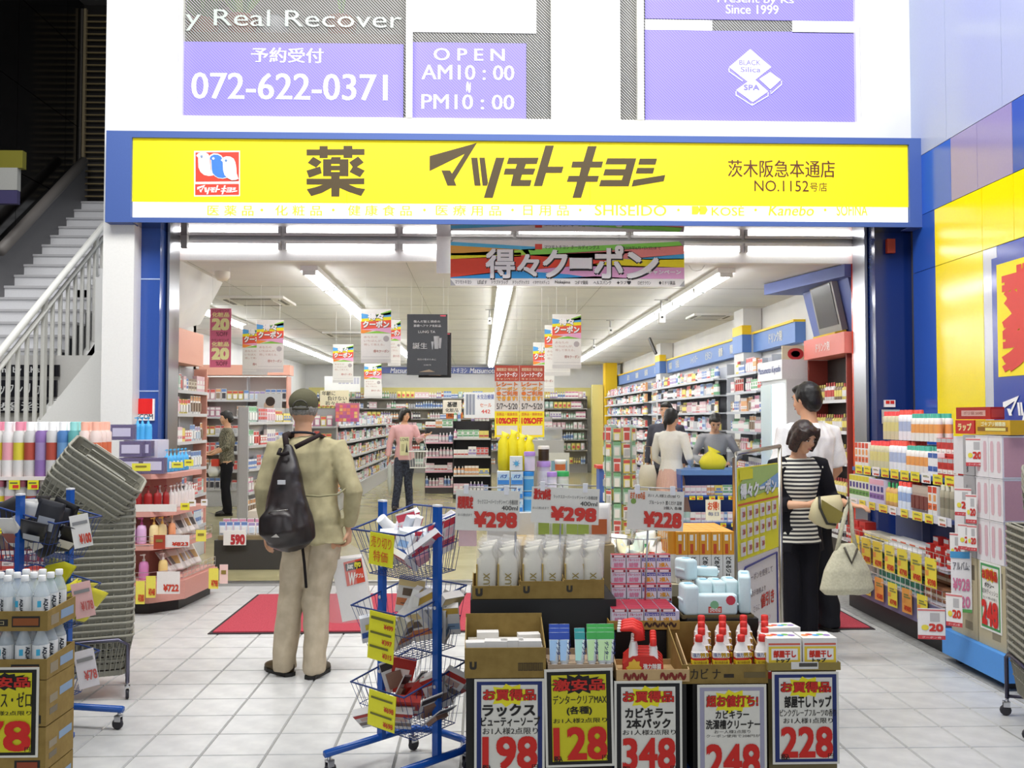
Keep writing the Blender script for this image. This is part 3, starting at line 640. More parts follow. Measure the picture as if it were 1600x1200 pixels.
# posters
def star(b, cx, cz, rx, rz_, c, y, n=14, seed=1, k=.72):
    rn = random.Random(seed); pts = []
    for i in range(2*n):
        a = math.pi*i/n; q = (1 if i % 2 == 0 else k)*rn.uniform(.9, 1.05); pts.append((cx+math.cos(a)*rx*q, cz+math.sin(a)*rz_*q))
    for i in range(2*n): b.add([(cx, y, cz), (pts[i][0], y, pts[i][1]), (pts[(i+1) % (2*n)][0], y, pts[(i+1) % (2*n)][1])], [(0,1,2)], c)
def price_poster(px0, py0, px1, py1, Y, label, lines, head, num, fr, paper='#dcd8cc', burst='#e8dc1c', tilt=0, rz=0, starc=None, hc='#c8281c', nc='#cc2016'):
    x0, z0, x1, z1 = rect(px0, py0, px1, py1, Y); w_, h = x1-x0, z1-z0
    o = thing('price_poster', label, 'poster', (x0, Y, z0), rz); o.rotation_euler = (0, tilt, rz)
    b = MB().box(0, 0, 0, w_, .003, h, '#dcd8cc'); b.rect(.035*w_, .025*h, .965*w_, .975*h, fr, -.001); b.rect(.10*w_, .06*h, .90*w_, .94*h, paper, -.002)
    b.build('poster_sheet', o)
    if starc: star(b2 := MB(), .5*w_, .845*h, .43*w_, .105*h, starc, -.003, 16, 3)
    else: star(b2 := MB(), .5*w_, .835*h, .36*w_, .12*h, burst, -.003, 11, 2)
    b2.build('starburst', o)
    l = MB()
    l.text(head, .13*w_, .785*h, .87*w_, .895*h, '#2a0c08', -.004, .06); l.text(head, .13*w_, .785*h, .87*w_, .895*h, hc, -.006, .035)
    l.build('heading', o)
    l = MB()
    for s, a, c_, e_, d, bo in lines: l.text(s, a*w_, c_*h, e_*w_, d*h, '#17130f', -.004, bo)
    l.text('税込', .12*w_, .055*h, .24*w_, .12*h, '#17130f', -.007, .04); l.text('円', .82*w_, .07*h, .90*w_, .12*h, '#17130f', -.007, .02)
    l.build('handwriting', o, label='black handwriting')
    MB().text(num, .13*w_, .085*h, .88*w_, .40*h, nc, -.006, .032, font='s').build('price_figures', o, label='red price figures')
    return o
Yq = Yf-.006
price_poster(741, 1061, 851, 1212, Yq, 'white price poster reading 198 in a navy frame under the soap carton', [('ラックス', .12, .62, .86, .74, .04), ('ビューティーソープ', .10, .515, .93, .61, .03), ('お1人様2点限り', .12, .43, .90, .50, .01)], 'お買得品', '198', '#1b2a66')
price_poster(853, 1046, 960, 1199, Yq-.004, 'yellow price poster reading 128 in a black frame under the toothpaste tray', [('デンタークリアMAX', .12, .645, .90, .735, .02), ('(各種)', .32, .53, .68, .62, .03), ('お1人様2点限り', .12, .45, .90, .50, .01)], '激安品', '128', '#0f0e0c', '#cfc51c', starc='#0f0e0c', tilt=R(-1))
price_poster(960, 1064, 1066, 1214, Yq-.002, 'white price poster reading 348 in a black frame under the red spray bottles', [('カビキラー', .16, .62, .86, .72, .04), ('2本パック', .18, .51, .82, .61, .04), ('お1人様2点限り', .12, .44, .90, .495, .01)], 'お買得品', '348', '#0f0e14')
price_poster(1090, 1070, 1198, 1226, Yq, 'white price poster reading 248 in a grey frame under the red-capped bottle carton', [('カビキラー', .26, .665, .74, .745, .03), ('洗濯槽クリーナー', .12, .56, .90, .65, .03), ('お一人様2点限り', .24, .515, .76, .55, .0), ('クーポン使用で208円が', .12, .475, .90, .505, .0)], '超お値打ち!', '248', '#9c98ac')
price_poster(1207, 1050, 1311, 1194, Yq-.002, 'white price poster reading 228 in a navy frame under the white detergent boxes', [('部屋干しトップ', .18, .62, .88, .74, .04), ('ピンクグレープフルーツの香り', .11, .52, .95, .60, .02), ('お1人様1点限り', .16, .445, .90, .505, .01)], 'お買得品', '228', '#1b2a66')
# --- A soap carton
tA = tray(TX(726), TX(853), Yf, zA_, TZ(1011), .26, TZ(957, 3.86), 'open cardboard carton holding white soap packs above the 198 poster', side=TZ(985), marks=[('U', .07, .22, .14, .62, '#2a2418', .08), ('▥▥▥▥▥', .66, .24, .96, .5, '#2a2012', .02)])
rn = random.Random(4)
soap = MB().loft([(-.045,0,.0,.032,.017),(-.043,0,0,.034,.019),(.043,0,0,.034,.019),(.045,0,0,.032,.017)], '#e6e2dc', 4, u=(0,.7,.7)).mesh('soap_pack')
soapb = p_box(.085, .05, .03, '#e4e0da', None, None).mesh('soap_pack')
for i, (a, dy, z, rz, lb) in enumerate(((745,.05,.0,.05,'lying nearest the left side'),(762,.20,.03,.02,'standing highest at the left back corner'),(775,.05,.0,-.04,'lying second from the left'),(800,.06,0,.03,'lying in the middle of the front row'),(828,.05,0,0,'lying nearest the right side'),(826,.16,.0,.1,'standing at the right back'))):
    link('soap_pack', soapb, None, (TX(a, Yf+dy), Yf+dy, TZ(1011)-.012+(0 if i else -.004)), rz, f'white wrapped soap pack {lb} of the carton', 'soap')
block(TX(730), Yf+.03, zA_+.005, TX(850), Yf+.24, TZ(1011)-.014, '#cfc9bd', 'soap_layer', 'lower layer of white soap packs filling the carton bottom', 'soap')
# --- B toothpaste tray
tB = tray(TX(856), TX(958), Yf, zB_, TZ(1038), .24, TZ(1012, 3.84), 'low cardboard tray of toothpaste tubes above the 128 poster', '#a8937c')
tube = {}
for k_, (c, hd) in {'blue': ('#9fc3e6', '#1c46a8'), 'teal': ('#a9dcd2', '#2a9a98'), 'green': ('#bfe0a6', '#3aa848')}.items():
    b = MB().loft([(0,0,0,.016,.016),(0,0,.02,.016,.016)], '#f0f0f0', 10).loft([(0,0,.02,.021,.02),(0,0,.06,.023,.015),(0,0,.14,.025,.003)], '#e4eef2', 10)
    b.add([(-.0245,-.0075,.112),(.0245,-.0075,.112),(.0255,-.004,.14),(-.0255,-.004,.14)], [(0,1,2,3)], hd); b.add([(-.022,-.0225,.03),(.004,-.0225,.03),(.016,-.009,.11),(-.022,-.009,.11)], [(0,1,2,3)], c)
    q = MB().text('デンター', 0, 0, .07, .018, '#1b2a6a', 0, .03); Mx = Matrix.Translation((.010, -.024, .025)) @ Matrix.Rotation(R(-84), 4, 'Y') @ Matrix.Rotation(R(4), 4, 'X'); b.add(q.v, q.f, q.m, M=Matrix.Translation((-.0, -.003, 0)) @ Mx @ Matrix.Scale(-1, 4, (1,0,0)) if 0 else Matrix.Translation((.010,-.0265,.105)) @ Matrix.Rotation(R(90), 4, 'Y'))
    tube[k_] = b.mesh('toothpaste_tube')
zt_ = zB_+.005
for c, cols_ in (('blue', (866, 882)), ('teal', (906,)), ('green', (925, 941, 952))):
    for ci, px in enumerate(cols_):
        for r_ in range(3 if c != 'teal' else 2):
            y = Yf+.03+.055*r_; link('toothpaste_tube', tube[c], None, (TX(px, y)-.0*r_, y, zt_+.004*r_), rn.uniform(-.06, .06), f'{c}-topped toothpaste tube in the {ORD[r_]} row from the front of the tray', 'toothpaste', f'{c} tubes, {ORD[r_]} row of the tray', rot=(R(-7), 0, rn.uniform(-.06, .06)), sc=(.78, .85, .92))
# --- C red spray multipacks
tC = tray(TX(963), TX(1077), Yf, zC_, TZ(1047), .24, TZ(1030, 3.84), 'cardboard tray of red spray multipacks above the 348 poster', '#c0a070', side=TZ(1012), marks=[('〜〜〜', .1, .2, .42, .7, '#7a1c10', .05), ('〜〜〜', .6, .2, .95, .7, '#7a1c10', .05)])
for r_ in range(4):
    y = Yf+.035+.045*r_; x = TX(1004, y); o = thing('spray_multipack', f'red mould-cleaner multipack, {ORD[r_]} from the front, with trigger spray and refill', 'cleaner', (x, y, zC_+.006), R(-3))
    b = MB(); b.flat([(-.075,0),(.075,0),(.075,.055),(.04,.085),(-.04,.085),(-.075,.055)], '#c8281c', -.021)
    b.add([(-.075,-.02,0),(.075,-.02,0),(.075,-.02,.055),(.04,-.02,.085),(-.04,-.02,.085),(-.075,-.02,.055),(-.075,.02,0),(.075,.02,0),(.075,.02,.055),(.04,.02,.085),(-.04,.02,.085),(-.075,.02,.055)], [(0,1,2,3,4,5),(11,10,9,8,7,6),(1,7,8,2),(2,8,9,3),(3,9,10,4),(4,10,11,5),(5,11,6,0)], '#b8241a')
    if r_ == 0:
        star(b, -.035, .042, .03, .034, '#e6b83a', -.0225, 8, 5); b.text('カビキラー', -.004, .008, .07, .03, '#141018', -.023, .05); b.text('強力除菌', 0, .038, .066, .058, '#f4efe6', -.023, .03)
    b.build('sleeve', o)
    MB().lathe([(.018,.0),(.018,.08),(.010,.105),(.010,.125),(0,.126)], '#f0ece6', 10, cx=.04).build('refill_bottle', o); MB().lathe([(.0125,.12),(.0125,.145),(.009,.148)], '#d42a1e', 10, cx=.04).build('cap', o)
    MB().lathe([(.018,.0),(.018,.085),(.010,.115),(.010,.135)], '#f0ece6', 10, cx=-.035).build('spray_bottle', o)
    MB().loft([(-.085,0,.178,.006,.009),(-.07,0,.182,.010,.011),(-.04,0,.185,.013,.013),(-.015,0,.170,.016,.012),(-.012,0,.14,.022,.012)], '#da261c', 10, u=(0,0,1)).box(-.095,-.006,.172,-.082,.006,.186,'#f0ece6').build('trigger_head', o)
# --- D red capped bottles
tD = tray(TX(1067), TX(1202), Yf+.02, zD_, TZ(1042), .30, TZ(972, 3.92), 'open cardboard carton of red-capped cleaner bottles above the 248 poster', side=TZ(975, 3.9), marks=[('カビ ナ ▬', .1, .25, .6, .8, '#2a2012', .02), ('▬▬▬', .72, .3, .97, .6, '#6a5a34', .0)])
rb_ = MB().lathe([(.030,0),(.031,.005),(.031,.10,'#ece6e0'),(.024,.125),(.012,.14),(.012,.146)], '#d03024', 12, sy=.7)
rb_.box(-.0305,-.0245,.088,.0305,.0,.108,'#e8e2dc').box(-.031,-.0235,.064,.031,0,.078,'#e8c81c')
rb_.text('99.9', .0, .090, .029, .106, '#c89a10', -.0255, .06); rb_.text('強力', -.028, .091, -.003, .106, '#4a4a8a', -.0255, .02); rb_.rect(-.028, .008, .028, .058, '#c03028', -.0235); rb_.text('カビキラー', -.024, .024, .024, .050, '#f4f0ea', -.0245, .05); rb_.text('強力除菌効果', -.025,.066,.025,.076,'#7a3a10',-.0245,0)
rbm = rb_.mesh('cleaner_bottle'); rcap = MB().lathe([(.0135,.144),(.0145,.146),(.0145,.166),(.011,.169),(0,.169)], '#d62a20', 12).mesh('cap')
for r_ in range(4):
    for c_ in range(4):
        y = Yf+.055+.062*r_; px = 1092+33*c_+(4 if r_ else 0); x = TX(px, y)
        if r_ == 0 and c_ == 0: pass
        o = link('cleaner_bottle', rbm, None, (x, y, zD_+.005+(.012*r_)), rn.uniform(-.15, .15), f'red and white cleaner bottle, {ORD[r_]} row from the front, {ORD[c_]} from the left', 'bottle'); link('cap', rcap, o)
# --- E white boxes
zE2 = TZ(1046)
tray(TX(1199), TX(1313), Yf, zE_, TZ(1038), .22, TZ(1030, 3.8), 'low cardboard tray under the white detergent boxes', '#8f7c3c')
wb = MB().box(-.065, 0, 0, .065, .11, .10, '#e8e4de'); wb.rect(-.06, .01, .06, .07, '#e8c83a', -.001); wb.rect(-.05, .02, .05, .062, '#f2efe8', -.002); wb.text('部屋干し', -.042, .03, .042, .055, '#d0301c', -.003, .06); wb.text('トップ', -.03, .012, .02, .026, '#161616', -.003, .06); wb.rect(-.06, .075, .06, .082, '#d8604a', -.001)
for i, c in enumerate(('#e8843a','#d0301c','#3a9ad8','#6ab44a','#8a6ab4')): wb.lathe([(0,.1001),(.014,.1001),(.014,.1008)], c, 8, cx=-.042+.021*i, cy=.05+.012*(i % 2))
wbm = wb.mesh('detergent_box')
for i, (px, lb) in enumerate(((1227, 'left'), (1283, 'right'))): link('detergent_box', wbm, None, (TX(px), Yf+.012, TZ(1043)), 0, f'white detergent box with fruit-coloured dots, {lb} of the front pair', 'box')
link('detergent_box', wbm, None, (TX(1225, 3.75), 3.74, TZ(1043)), .12, 'white detergent box with dots standing askew behind the front pair', 'box', sc=(1, .8, 1.12))
# --- row two: refill pouches in three cartons
Y2 = 3.97
def T2(px): return W(px, 900, Y2).x
lux = MB().loft([(0,0,0,.037,.022),(0,0,.02,.042,.026),(0,0,.10,.042,.020),(0,0,.15,.038,.014),(.004,0,.168,.022,.009),(.0,0,.18,.026,.006),(-.004,0,.20,.034,.003)], '#cfcabb', 12)
lux.box(-.041,-.014,.01,-.036,.014,.13,'#b89a4a'); q = MB().text('LUX', 0, 0, .062, .026, '#8f7d3a', 0, .02); lux.add(q.v, q.f, q.m, M=Matrix.Translation((.016,-.0285,.035)) @ Matrix.Rotation(R(-90), 4, 'Y') @ Matrix.Translation((0,0,0)))
luxm = lux.mesh('refill_pouch'); lux2 = MB().loft([(0,0,0,.037,.024),(0,0,.10,.042,.021),(0,0,.16,.042,.013),(.003,0,.19,.042,.006),(.006,.004,.212,.044,.002)], '#eceae6T', 12).mesh('refill_wrap')
for i, (a, b_, yb, yl, n_) in enumerate(((738, 813, 935, 915, 'left'), (813, 881, 935, 908, 'middle'), (881, 944, 933, 906, 'right'))):
    z0 = zR+.002; zl = W(900, yl, Y2).z
    tray(T2(a), T2(b_), Y2, z0, zl, .24, zl+.015, f'{n_} cardboard tray of pale refill pouches on the black riser', side=zl+.02, marks=[('U', .08, .25, .2, .8, '#2a2418', .08)])
    if i == 0: MB().rect(.45*(T2(b_)-T2(a)), .005, .97*(T2(b_)-T2(a)), .032, '#dcd8d0', -.002).text('▬▬▬', .6*(T2(b_)-T2(a)), .014, .95*(T2(b_)-T2(a)), .028, '#4a4640', -.003).build('white_label', bpy.data.objects['cardboard_tray.00%d' % (4+0)] if 'cardboard_tray.004' in bpy.data.objects else None)
    w_ = T2(b_)-T2(a)
    for c_ in (0, 1):
        for r_ in range(3):
            y = Y2+.045+.07*r_; x = T2(a)+w_*(.29+.45*c_)+.01*r_
            o = link('refill_pouch', luxm, None, (x, y, z0+.006+.004*r_), rn.uniform(-.12, .12), f'pale refill pouch in the {n_} tray, {"left" if c_ == 0 else "right"} column, {ORD[r_]} from the front', 'pouch')
            link('clear_wrap', lux2, o, (.003, .004, .006), sc=(1.06, 1.2, 1.02))
# --- small red topped boxes
Y3 = 3.90
def T3(px, Y=Y3): return W(px, 940, Y).x
z3 = W(1000, 984, Y3).z
tray(T3(951), T3(1062), Y3, z3, W(1000, 970, Y3).z, .40, W(1000, 966, Y3).z, 'shallow cardboard tray of small red-topped boxes', '#a8843c', marks=[('〜〜〜〜', .5, .3, .95, .8, '#3a1c10', .04)])
def sbox(k_):
    c = ('#d9d4e2', '#5a54a4')[k_]; b = MB().box(-.031, 0, 0, .031, .04, .058, '#d9d6e0'); b.rect(-.029, .004, .029, .03, '#dcd8e4', -.0005); b.rect(-.029, .03, .029, .044, c, -.001); b.rect(-.029, .046, .029, .057, '#8c1a2a', -.001)
    b.box(-.031, 0, .058, .031, .04, .059, '#a01e34'); b.text('ブルーレット', -.026, .031, .026, .042, '#f2f0f4' if k_ else '#c8406a', -.002, .03); b.text('2個入' if k_ else '詰替', -.02, .006, .02, .024, '#e0a020' if k_ else '#d88aa8', -.002, .05); b.text('▬▬', -.02, .060-.0125, .02, .056, '#f0dce0', -.002); return b.mesh('small_box')
sb = [sbox(0), sbox(1)]
def sput(px_i, row, tier, zoff, Yb, lb):
    k_ = 0 if px_i < 2 else 1; link('small_box', sb[k_], None, (T3(951, Yb)+.045+px_i*.066, Yb+.006+row*.042, z3+.024+zoff), rn.uniform(-.03, .03), f'small red-topped {"violet" if k_ else "silver"} box, {lb}', 'box', f'small red-topped boxes, {lb}')
for r_ in range(5):
    for i in range(4): sput(i, r_, 0, 0, Y3, f'{ORD[r_]} row from the front of the low layer')
for r_ in range(2):
    for i in range(4): sput(i, 0, 1, .0 + .058*r_, Y3+.235, f'{("lower","upper")[r_]} step of the back stack')
for i in range(4): sput(i, 0, 1, .118, Y3+.265, 'highest step of the back stack')
for i in range(4): sput(i, 0, 1, .176, Y3+.30, 'top of the back stack')
block(T3(1050), Y3+.02, z3+.006, T3(1063), Y3+.2, z3+.07, '#c9c6dc', 'side_box', 'pale violet box standing sideways at the right of the red-topped boxes', 'box')
# --- wipes
Y4 = 3.95; z4 = W(1100, 967, Y4).z
def T4(px, Y=Y4): return W(px, 950, Y).x
tray(T4(1066), T4(1178), Y4, z4, W(1100, 961, Y4).z, .26, W(1100, 950, Y4).z, 'low dark-lettered tray under the wet wipe packs', '#6a5a34')
def wipe(x, y, z, w_, d, h, rz, lb, front=False):
    o = thing('wipe_pack', lb, 'wipes', (x, y, z), rz); c = '#d3e6e8'
    MB().soft(-w_/2, -d/2, 0, w_/2, d/2, h, min(w_,d,h)*.24, c).box(-w_/2-.006, -d*.32, h*.5-.003, w_/2+.006, d*.32, h*.5+.003, '#e6f1f2').build('wrapper', o)
    b = MB()
    if front:
        b.box(-.035, -d*.5-.001, h*.12, .02, -d*.49, h*.42, '#c8402c').text('びわのは', -.03, h*.17, .015, h*.37, '#f4efe8', -d*.5-.003, .04).lathe([(0,0),(.02,0),(.02,.001)], '#c8384a', 10, M=Matrix.Translation((w_*.33, -d*.5-.001, h*.72)) @ Matrix.Rotation(R(90), 4, 'X')).lathe([(0,0),(.018,0),(.018,.001)], '#7fb88a', 10, M=Matrix.Translation((-.01, -d*.5-.0005, h*.5)) @ Matrix.Rotation(R(90), 4, 'X'))
    else: b.lathe([(0,0),(min(w_,d)*.3,0),(min(w_,d)*.3,.001)], '#8fc4d8', 10, M=Matrix.Translation((0, 0, h+.0005)))
    b.build('printed_mark', o)
wipe(T4(1121), Y4+.035, z4+.012, .175, .05, .085, 0, 'white wet wipe pack lying across the front of the tray with red label', True)
for i, (px, dy, dz, w_, d, h, rz, lb) in enumerate(((1076,.06,.01,.065,.11,.125,.05,'leftmost standing pale blue wipe pack'),(1099,.13,.01,.055,.12,.13,0,'second standing pale blue wipe pack from the left'),(1119,.13,.01,.055,.12,.13,.04,'third standing pale blue wipe pack from the left'),(1140,.13,.01,.055,.12,.135,-.04,'fourth standing pale blue wipe pack from the left'),(1163,.12,.012,.05,.18,.155,-.25,'rightmost and largest pale blue wipe pack, turned aside'),(1072,.2,.13,.06,.10,.09,.4,'pale blue wipe pack lying on top at the left back'),(1100,.22,.14,.12,.05,.04,-.2,'flat pale blue wipe pack lying on top behind the standing ones'))):
    wipe(T4(px, Y4+dy), Y4+dy, z4+dz, w_, d, h, rz, lb)
# --- orange boxes behind
Y5 = 4.42; z5 = W(1090, 912, Y5).z
block(W(1035,900,Y5).x, Y5-.02, .3, W(1150,900,Y5).x, 4.95, z5, '#cfc4a4', 'stacked_carton', 'pale carton under the tall orange and white boxes', 'box')
ob = MB().box(-.026, 0, 0, .026, .09, .235, '#e6e3dc').box(-.0262, -.0003, .13, .0262, .0905, .2355, '#e39a1c'); ob.rect(-.018, .195, -.002, .222, '#f6efe0', -.001); ob.rect(-.016,.135,-.002,.18,'#c9461c',-.001); ob.rect(.008,.15,.013,.225,'#f6efe0',-.001); q = MB().text('どめるジェル', 0, 0, .11, .024, '#2a2824', 0, .03); ob.add(q.v, q.f, q.m, M=Matrix.Translation((-.012,-.001,.12)) @ Matrix.Rotation(R(90), 4, 'Y')); obm = ob.mesh('tall_box')
for c_ in range(5):
    for r_ in range(4): link('tall_box', obm, None, (W(1066,900,Y5).x+.054*c_, Y5+r_*.095, z5+.002), 0, f'tall orange and white box, {ORD[c_]} from the left in the {ORD[r_]} row from the front', 'box')
for r_ in range(5): link('tall_box', obm, None, (W(1046,900,Y5).x, Y5+.05+r_*.055, z5+.002), R(-90), f'tall orange and white box turned sideways at the left, {ORD[r_]} from the front', 'box')
# --- wire bin with green and white refills
b = MB(); bx, by, bz = W(1000, 870, 4.55).x, 4.62, .72
for z, r in ((.0,.14),(.1,.15),(.2,.165),(.27,.17)): b.tube([(math.cos(a*.3927)*r, math.sin(a*.3927)*r, z) for a in range(16)], .003, '#d9d9dcm', 4, True)
for a in range(16): b.tube([(math.cos(a*.3927)*.14, math.sin(a*.3927)*.14, 0), (math.cos(a*.3927)*.17, math.sin(a*.3927)*.17, .27)], .0025, '#d9d9dcm', 4)
b.lathe([(.14,-.005),(.14,0)], '#55504a', 16); o = b.build('wire_bin', None, (bx, by, bz), label='round wire bin of green and white packs behind the price card reading 228', cat='bin')
block(bx-.18, by-.18, .0, bx+.18, by+.18, bz-.006, '#3a3834', 'bin_stand', 'dark stand under the round wire bin', 'stand')
gp = [p_pouch(.11, .16, a, l, .02).mesh('green_pack') for a, l in (('#e6ece4','#2f9a5a'),('#f2f0ec','#d8482c'),('#d9e8dc','#2f9a5a'),('#f4e9c0','#e0702a'))]
for i in range(22):
    a = i*2.4; r = .02+.1*(i/22)**.5; link('refill_pack', gp[i % 4], None, (bx+math.cos(a)*r, by+math.sin(a)*r, bz+.03+.012*(i % 9)), 0, f'{("green and white","white and red","pale green","cream and orange")[i % 4]} refill pack heaped in the round wire bin', 'packet', f'{("green","red","pale","orange")[i % 4]} refill packs in the wire bin', rot=(rn.uniform(-.5,.5), rn.uniform(-.5,.5), a))
# --- soft refill packs and carton behind the cards
Y6 = 4.5
block(W(812,830,Y6).x, Y6, .0, W(960,830,Y6).x, 4.95, W(880,852,Y6).z, '#b09a70', 'stacked_carton', 'brown carton behind the refill pouches in the middle of the display', 'box')
for i, (px, c, l, lb) in enumerate(((850,'#e4e6dc','#b6cc5a','leftmost of the soft packs with lime label'),(872,'#e4e6dc','#b6cc5a','second soft pack with lime label'),(894,'#e4e6dc','#b6cc5a','third soft pack with lime label'),(912,'#e4e6dc','#b6cc5a','fourth soft pack with lime label, beside the orange one'),(937,'#e6e2dc','#d8703a','larger soft pack with orange label right of the lime ones'))):
    link('soft_pack', p_pouch(.085 if i < 4 else .12, .19, c, l, .03).mesh('soft_pack'), None, (W(px,850,Y6).x, Y6+.05, W(880,852,Y6).z+.002), 0, lb+' behind the refill pouches', 'pouch')
# --- price cards on clip stands
def card(px0, py0, px1, py1, Y, label, lines, price, stem, tilt=0, rz=0):
    x0, z0, x1, z1 = rect(px0, py0, px1, py1, Y); w_, h = x1-x0, z1-z0
    o = thing('price_card', label, 'price card', (x0, Y, z0)); o.rotation_euler = (0, tilt, rz)
    MB().box(0, 0, 0, w_, .003, h, '#e3e0d6').build('card_sheet', o)
    l = MB()
    for s, a, c_, e_, d, cc, bo in lines: l.text(s, a*w_, c_*h, e_*w_, d*h, cc, -.003, bo)
    l.build('handwriting', o); MB().text(price, .30*w_, .10*h, .95*w_, .46*h, '#cf3326', -.005, .05).build('price_figures', o)
    sx = X_(stem, Y)-x0; MB().tube([(sx, .012, -.5), (sx, .012, h+.012)], .004, '#b4b4b6m', 6).tube([(.1*w_, .008, h+.012), (.95*w_, .008, h+.012)], .003, '#b4b4b6m', 5).build('stand_rod', o)
    for a in (.12, .75): MB().box(a*w_, -.006, h-.016, a*w_+.02, .01, h+.022, '#e9e9ec').build('clip', o)
    return o
card(711, 765, 811, 828, 4.06, 'left price card reading 298 in front of the pouches, limited period', [('期間限定', .03, .55, .27, .84, '#c82a1e', .06), ('ラックススーパーリッチシャイン各種詰替', .34, .66, .97, .78, '#1a1a1a', .0), ('400ml', .72, .52, .97, .63, '#1a1a1a', .01), ('お1人様2点まで', .04, .35, .26, .42, '#6a6a6a', 0)], '¥298', 806, tilt=R(1.5))
card(829, 760, 935, 816, 4.08, 'middle price card reading 298, bargain price, on a thin rod', [('激安価格', .03, .66, .28, .95, '#c82a1e', .06), ('ラックススーパーリッチシャイン各種詰替', .32, .70, .97, .80, '#1a1a1a', 0), ('400ml', .72, .52, .97, .64, '#1a1a1a', .01), ('お1人様2点まで', .02, .38, .26, .45, '#6a6a6a', 0)], '¥298', 876, tilt=R(2.5))
card(979, 765, 1067, 827, 4.08, 'right price card reading 228 with a small pear drawing', [('おすすめの品', .04, .78, .30, .95, '#d8703a', .04), ('お1人様2点限り', .35, .84, .92, .92, '#4a4a4a', 0), ('ブルーレット 置くだけ 詰替', .38, .66, .96, .76, '#1a1a1a', .01), ('2個入 各種', .64, .54, .96, .62, '#1a1a1a', .01), ('●', .06, .66, .14, .78, '#7fa04a', .06)], '¥228', 1012, tilt=R(2.5))
# --- bath goods stacked on a box table further back
Y7 = 4.95; z7 = W(830, 800, Y7).z
block(X_(762, Y7), Y7-.04, 0, X_(905, Y7), 5.5, z7, '#d9d6d0', 'display_table', 'pale table under the bath additive boxes and tubs', 'table')
def B7(px, Y=Y7): return X_(px, Y)
def z_7(py, Y=Y7): return W(830, py, Y).z
def babu(px, py0, py1, Y, lb, c='#3f8fe0'):
    x0, z0, x1, z1 = rect(px-10, py0, px+10, py1, Y); b = MB().box(0, 0, 0, x1-x0-.002, .06, z1-z0-.001, '#dfeaf4' if c != 'w' else '#e9eef0'); w_, h = x1-x0, z1-z0
    if c != 'w': b.rect(.002, .002, w_-.004, h*.55, c, -.001); b.rect(.08*w_, .35*h, .9*w_, .8*h, '#bfe0f6', -.0015); b.text('バブ', .25*w_, .5*h, .75*w_, .75*h, '#2a55b0', -.003, .06)
    else: star(b, w_/2, h/2, w_*.36, h*.3, '#7fb4dc', -.001, 7, 4, .4); b.text('●', .38*w_, .35*h, .62*w_, .6*h, '#59b4e0', -.003, .05)
    b.build('bath_box', None, (x0, Y, z0), label=lb, cat='box')
zt7 = [800, 779, 757.5, 736]
for ci, px in enumerate((787, 808)):
    for k_ in range(3): babu(px, zt7[k_+1]+.5, zt7[k_], Y7, f'blue bath tablet box, {("left","right")[ci]} column, {("bottom","middle","top")[k_]} of the stack')
babu(807, 713, 735, Y7, 'white bath box with ring of blue figures on top of the blue stack', 'w')
def tub(px, py0, py1, Y, c, cap, lab, lb, wpx=18):
    x0, z0, x1, z1 = rect(px-wpx/2, py0, px+wpx/2, py1, Y); r = (x1-x0)/2; h = z1-z0
    o = MB().lathe([(r*.9,0),(r*.92,h*.06,lab),(r*.92,h*.62,c),(r*.92,h*.78)], c, 14).build('bath_tub_jar', None, (X_(px, Y), Y+r, z0), label=lb, cat='jar'); MB().lathe([(r,h*.78),(r,h*.97),(r*.95,h)], cap, 14).build('lid', o)
tub(826, 737, 768, Y7, '#a8d4ec', '#2a8ad8', '#4aa0dc', 'upper blue-lidded clear jar beside the bath boxes'); tub(826, 769, 800, Y7, '#a8d4ec', '#2a8ad8', '#4aa0dc', 'lower blue-lidded clear jar beside the bath boxes')
tub(828, 706, 736, Y7, '#dfdcea', '#b58fd8', '#e4d8ee', 'violet-lidded jar on top of the blue-lidded jars')
tub(851, 762, 800, 5.1, '#dcdce6', '#b58fd8', '#cfcbe0', 'lower violet-lidded jar in the second column'); tub(850, 721, 761, 5.1, '#d9cfe8', '#b58fd8', '#e4e0f0', 'large violet-lidded jar below the dark jar', 22); tub(850, 697, 720, 5.1, '#4a3428', '#e8e0d8', '#3a281e', 'dark brown jar with white lid on top')
tub(863, 738, 770, 4.98, '#dedbe8', '#b08ad4', '#e4e0f0', 'small violet-lidded jar in front of the green one', 16); tub(880, 737, 772, 5.0, '#e6e6e0', '#3aa85a', '#d8e0d4', 'green-lidded jar at the right end of the bath goods', 20); tub(876, 719, 736, 5.1, '#efe4d0', '#f4efe6', '#d8703a', 'cream jar with orange band above the green-lidded jar', 18)
tub(871, 773, 800, 5.02, '#dcdce0', '#e8e4e0', '#c9c9d4', 'white jar below the green-lidded jar', 18)
for i, (px, s) in enumerate(((787, 1.0), (801, 1.05), (814, .95), (826, .9))):
    MB().loft([(0,0,0,.028,.035),(0,0,.06,.032,.04),(0,0,.15*s,.030,.035),(.004,0,.18*s,.015,.015),(.012,0,.2*s,.024,.01)], '#ecd91c', 10).build('yellow_bag', None, (B7(px, 5.1), 5.1+.004*i, z_7(735, 5.1)-.06*0), label=f'yellow-wrapped sponge bag, {ORD[i]} from the left above the bath boxes', cat='bag')
block(B7(778, 5.09), 5.09, z7, B7(832, 5.09), 5.18, z_7(735, 5.1)-.001, '#e4d8a8', 'bag_carton', 'pale carton behind the bath boxes carrying the yellow bags', 'box')
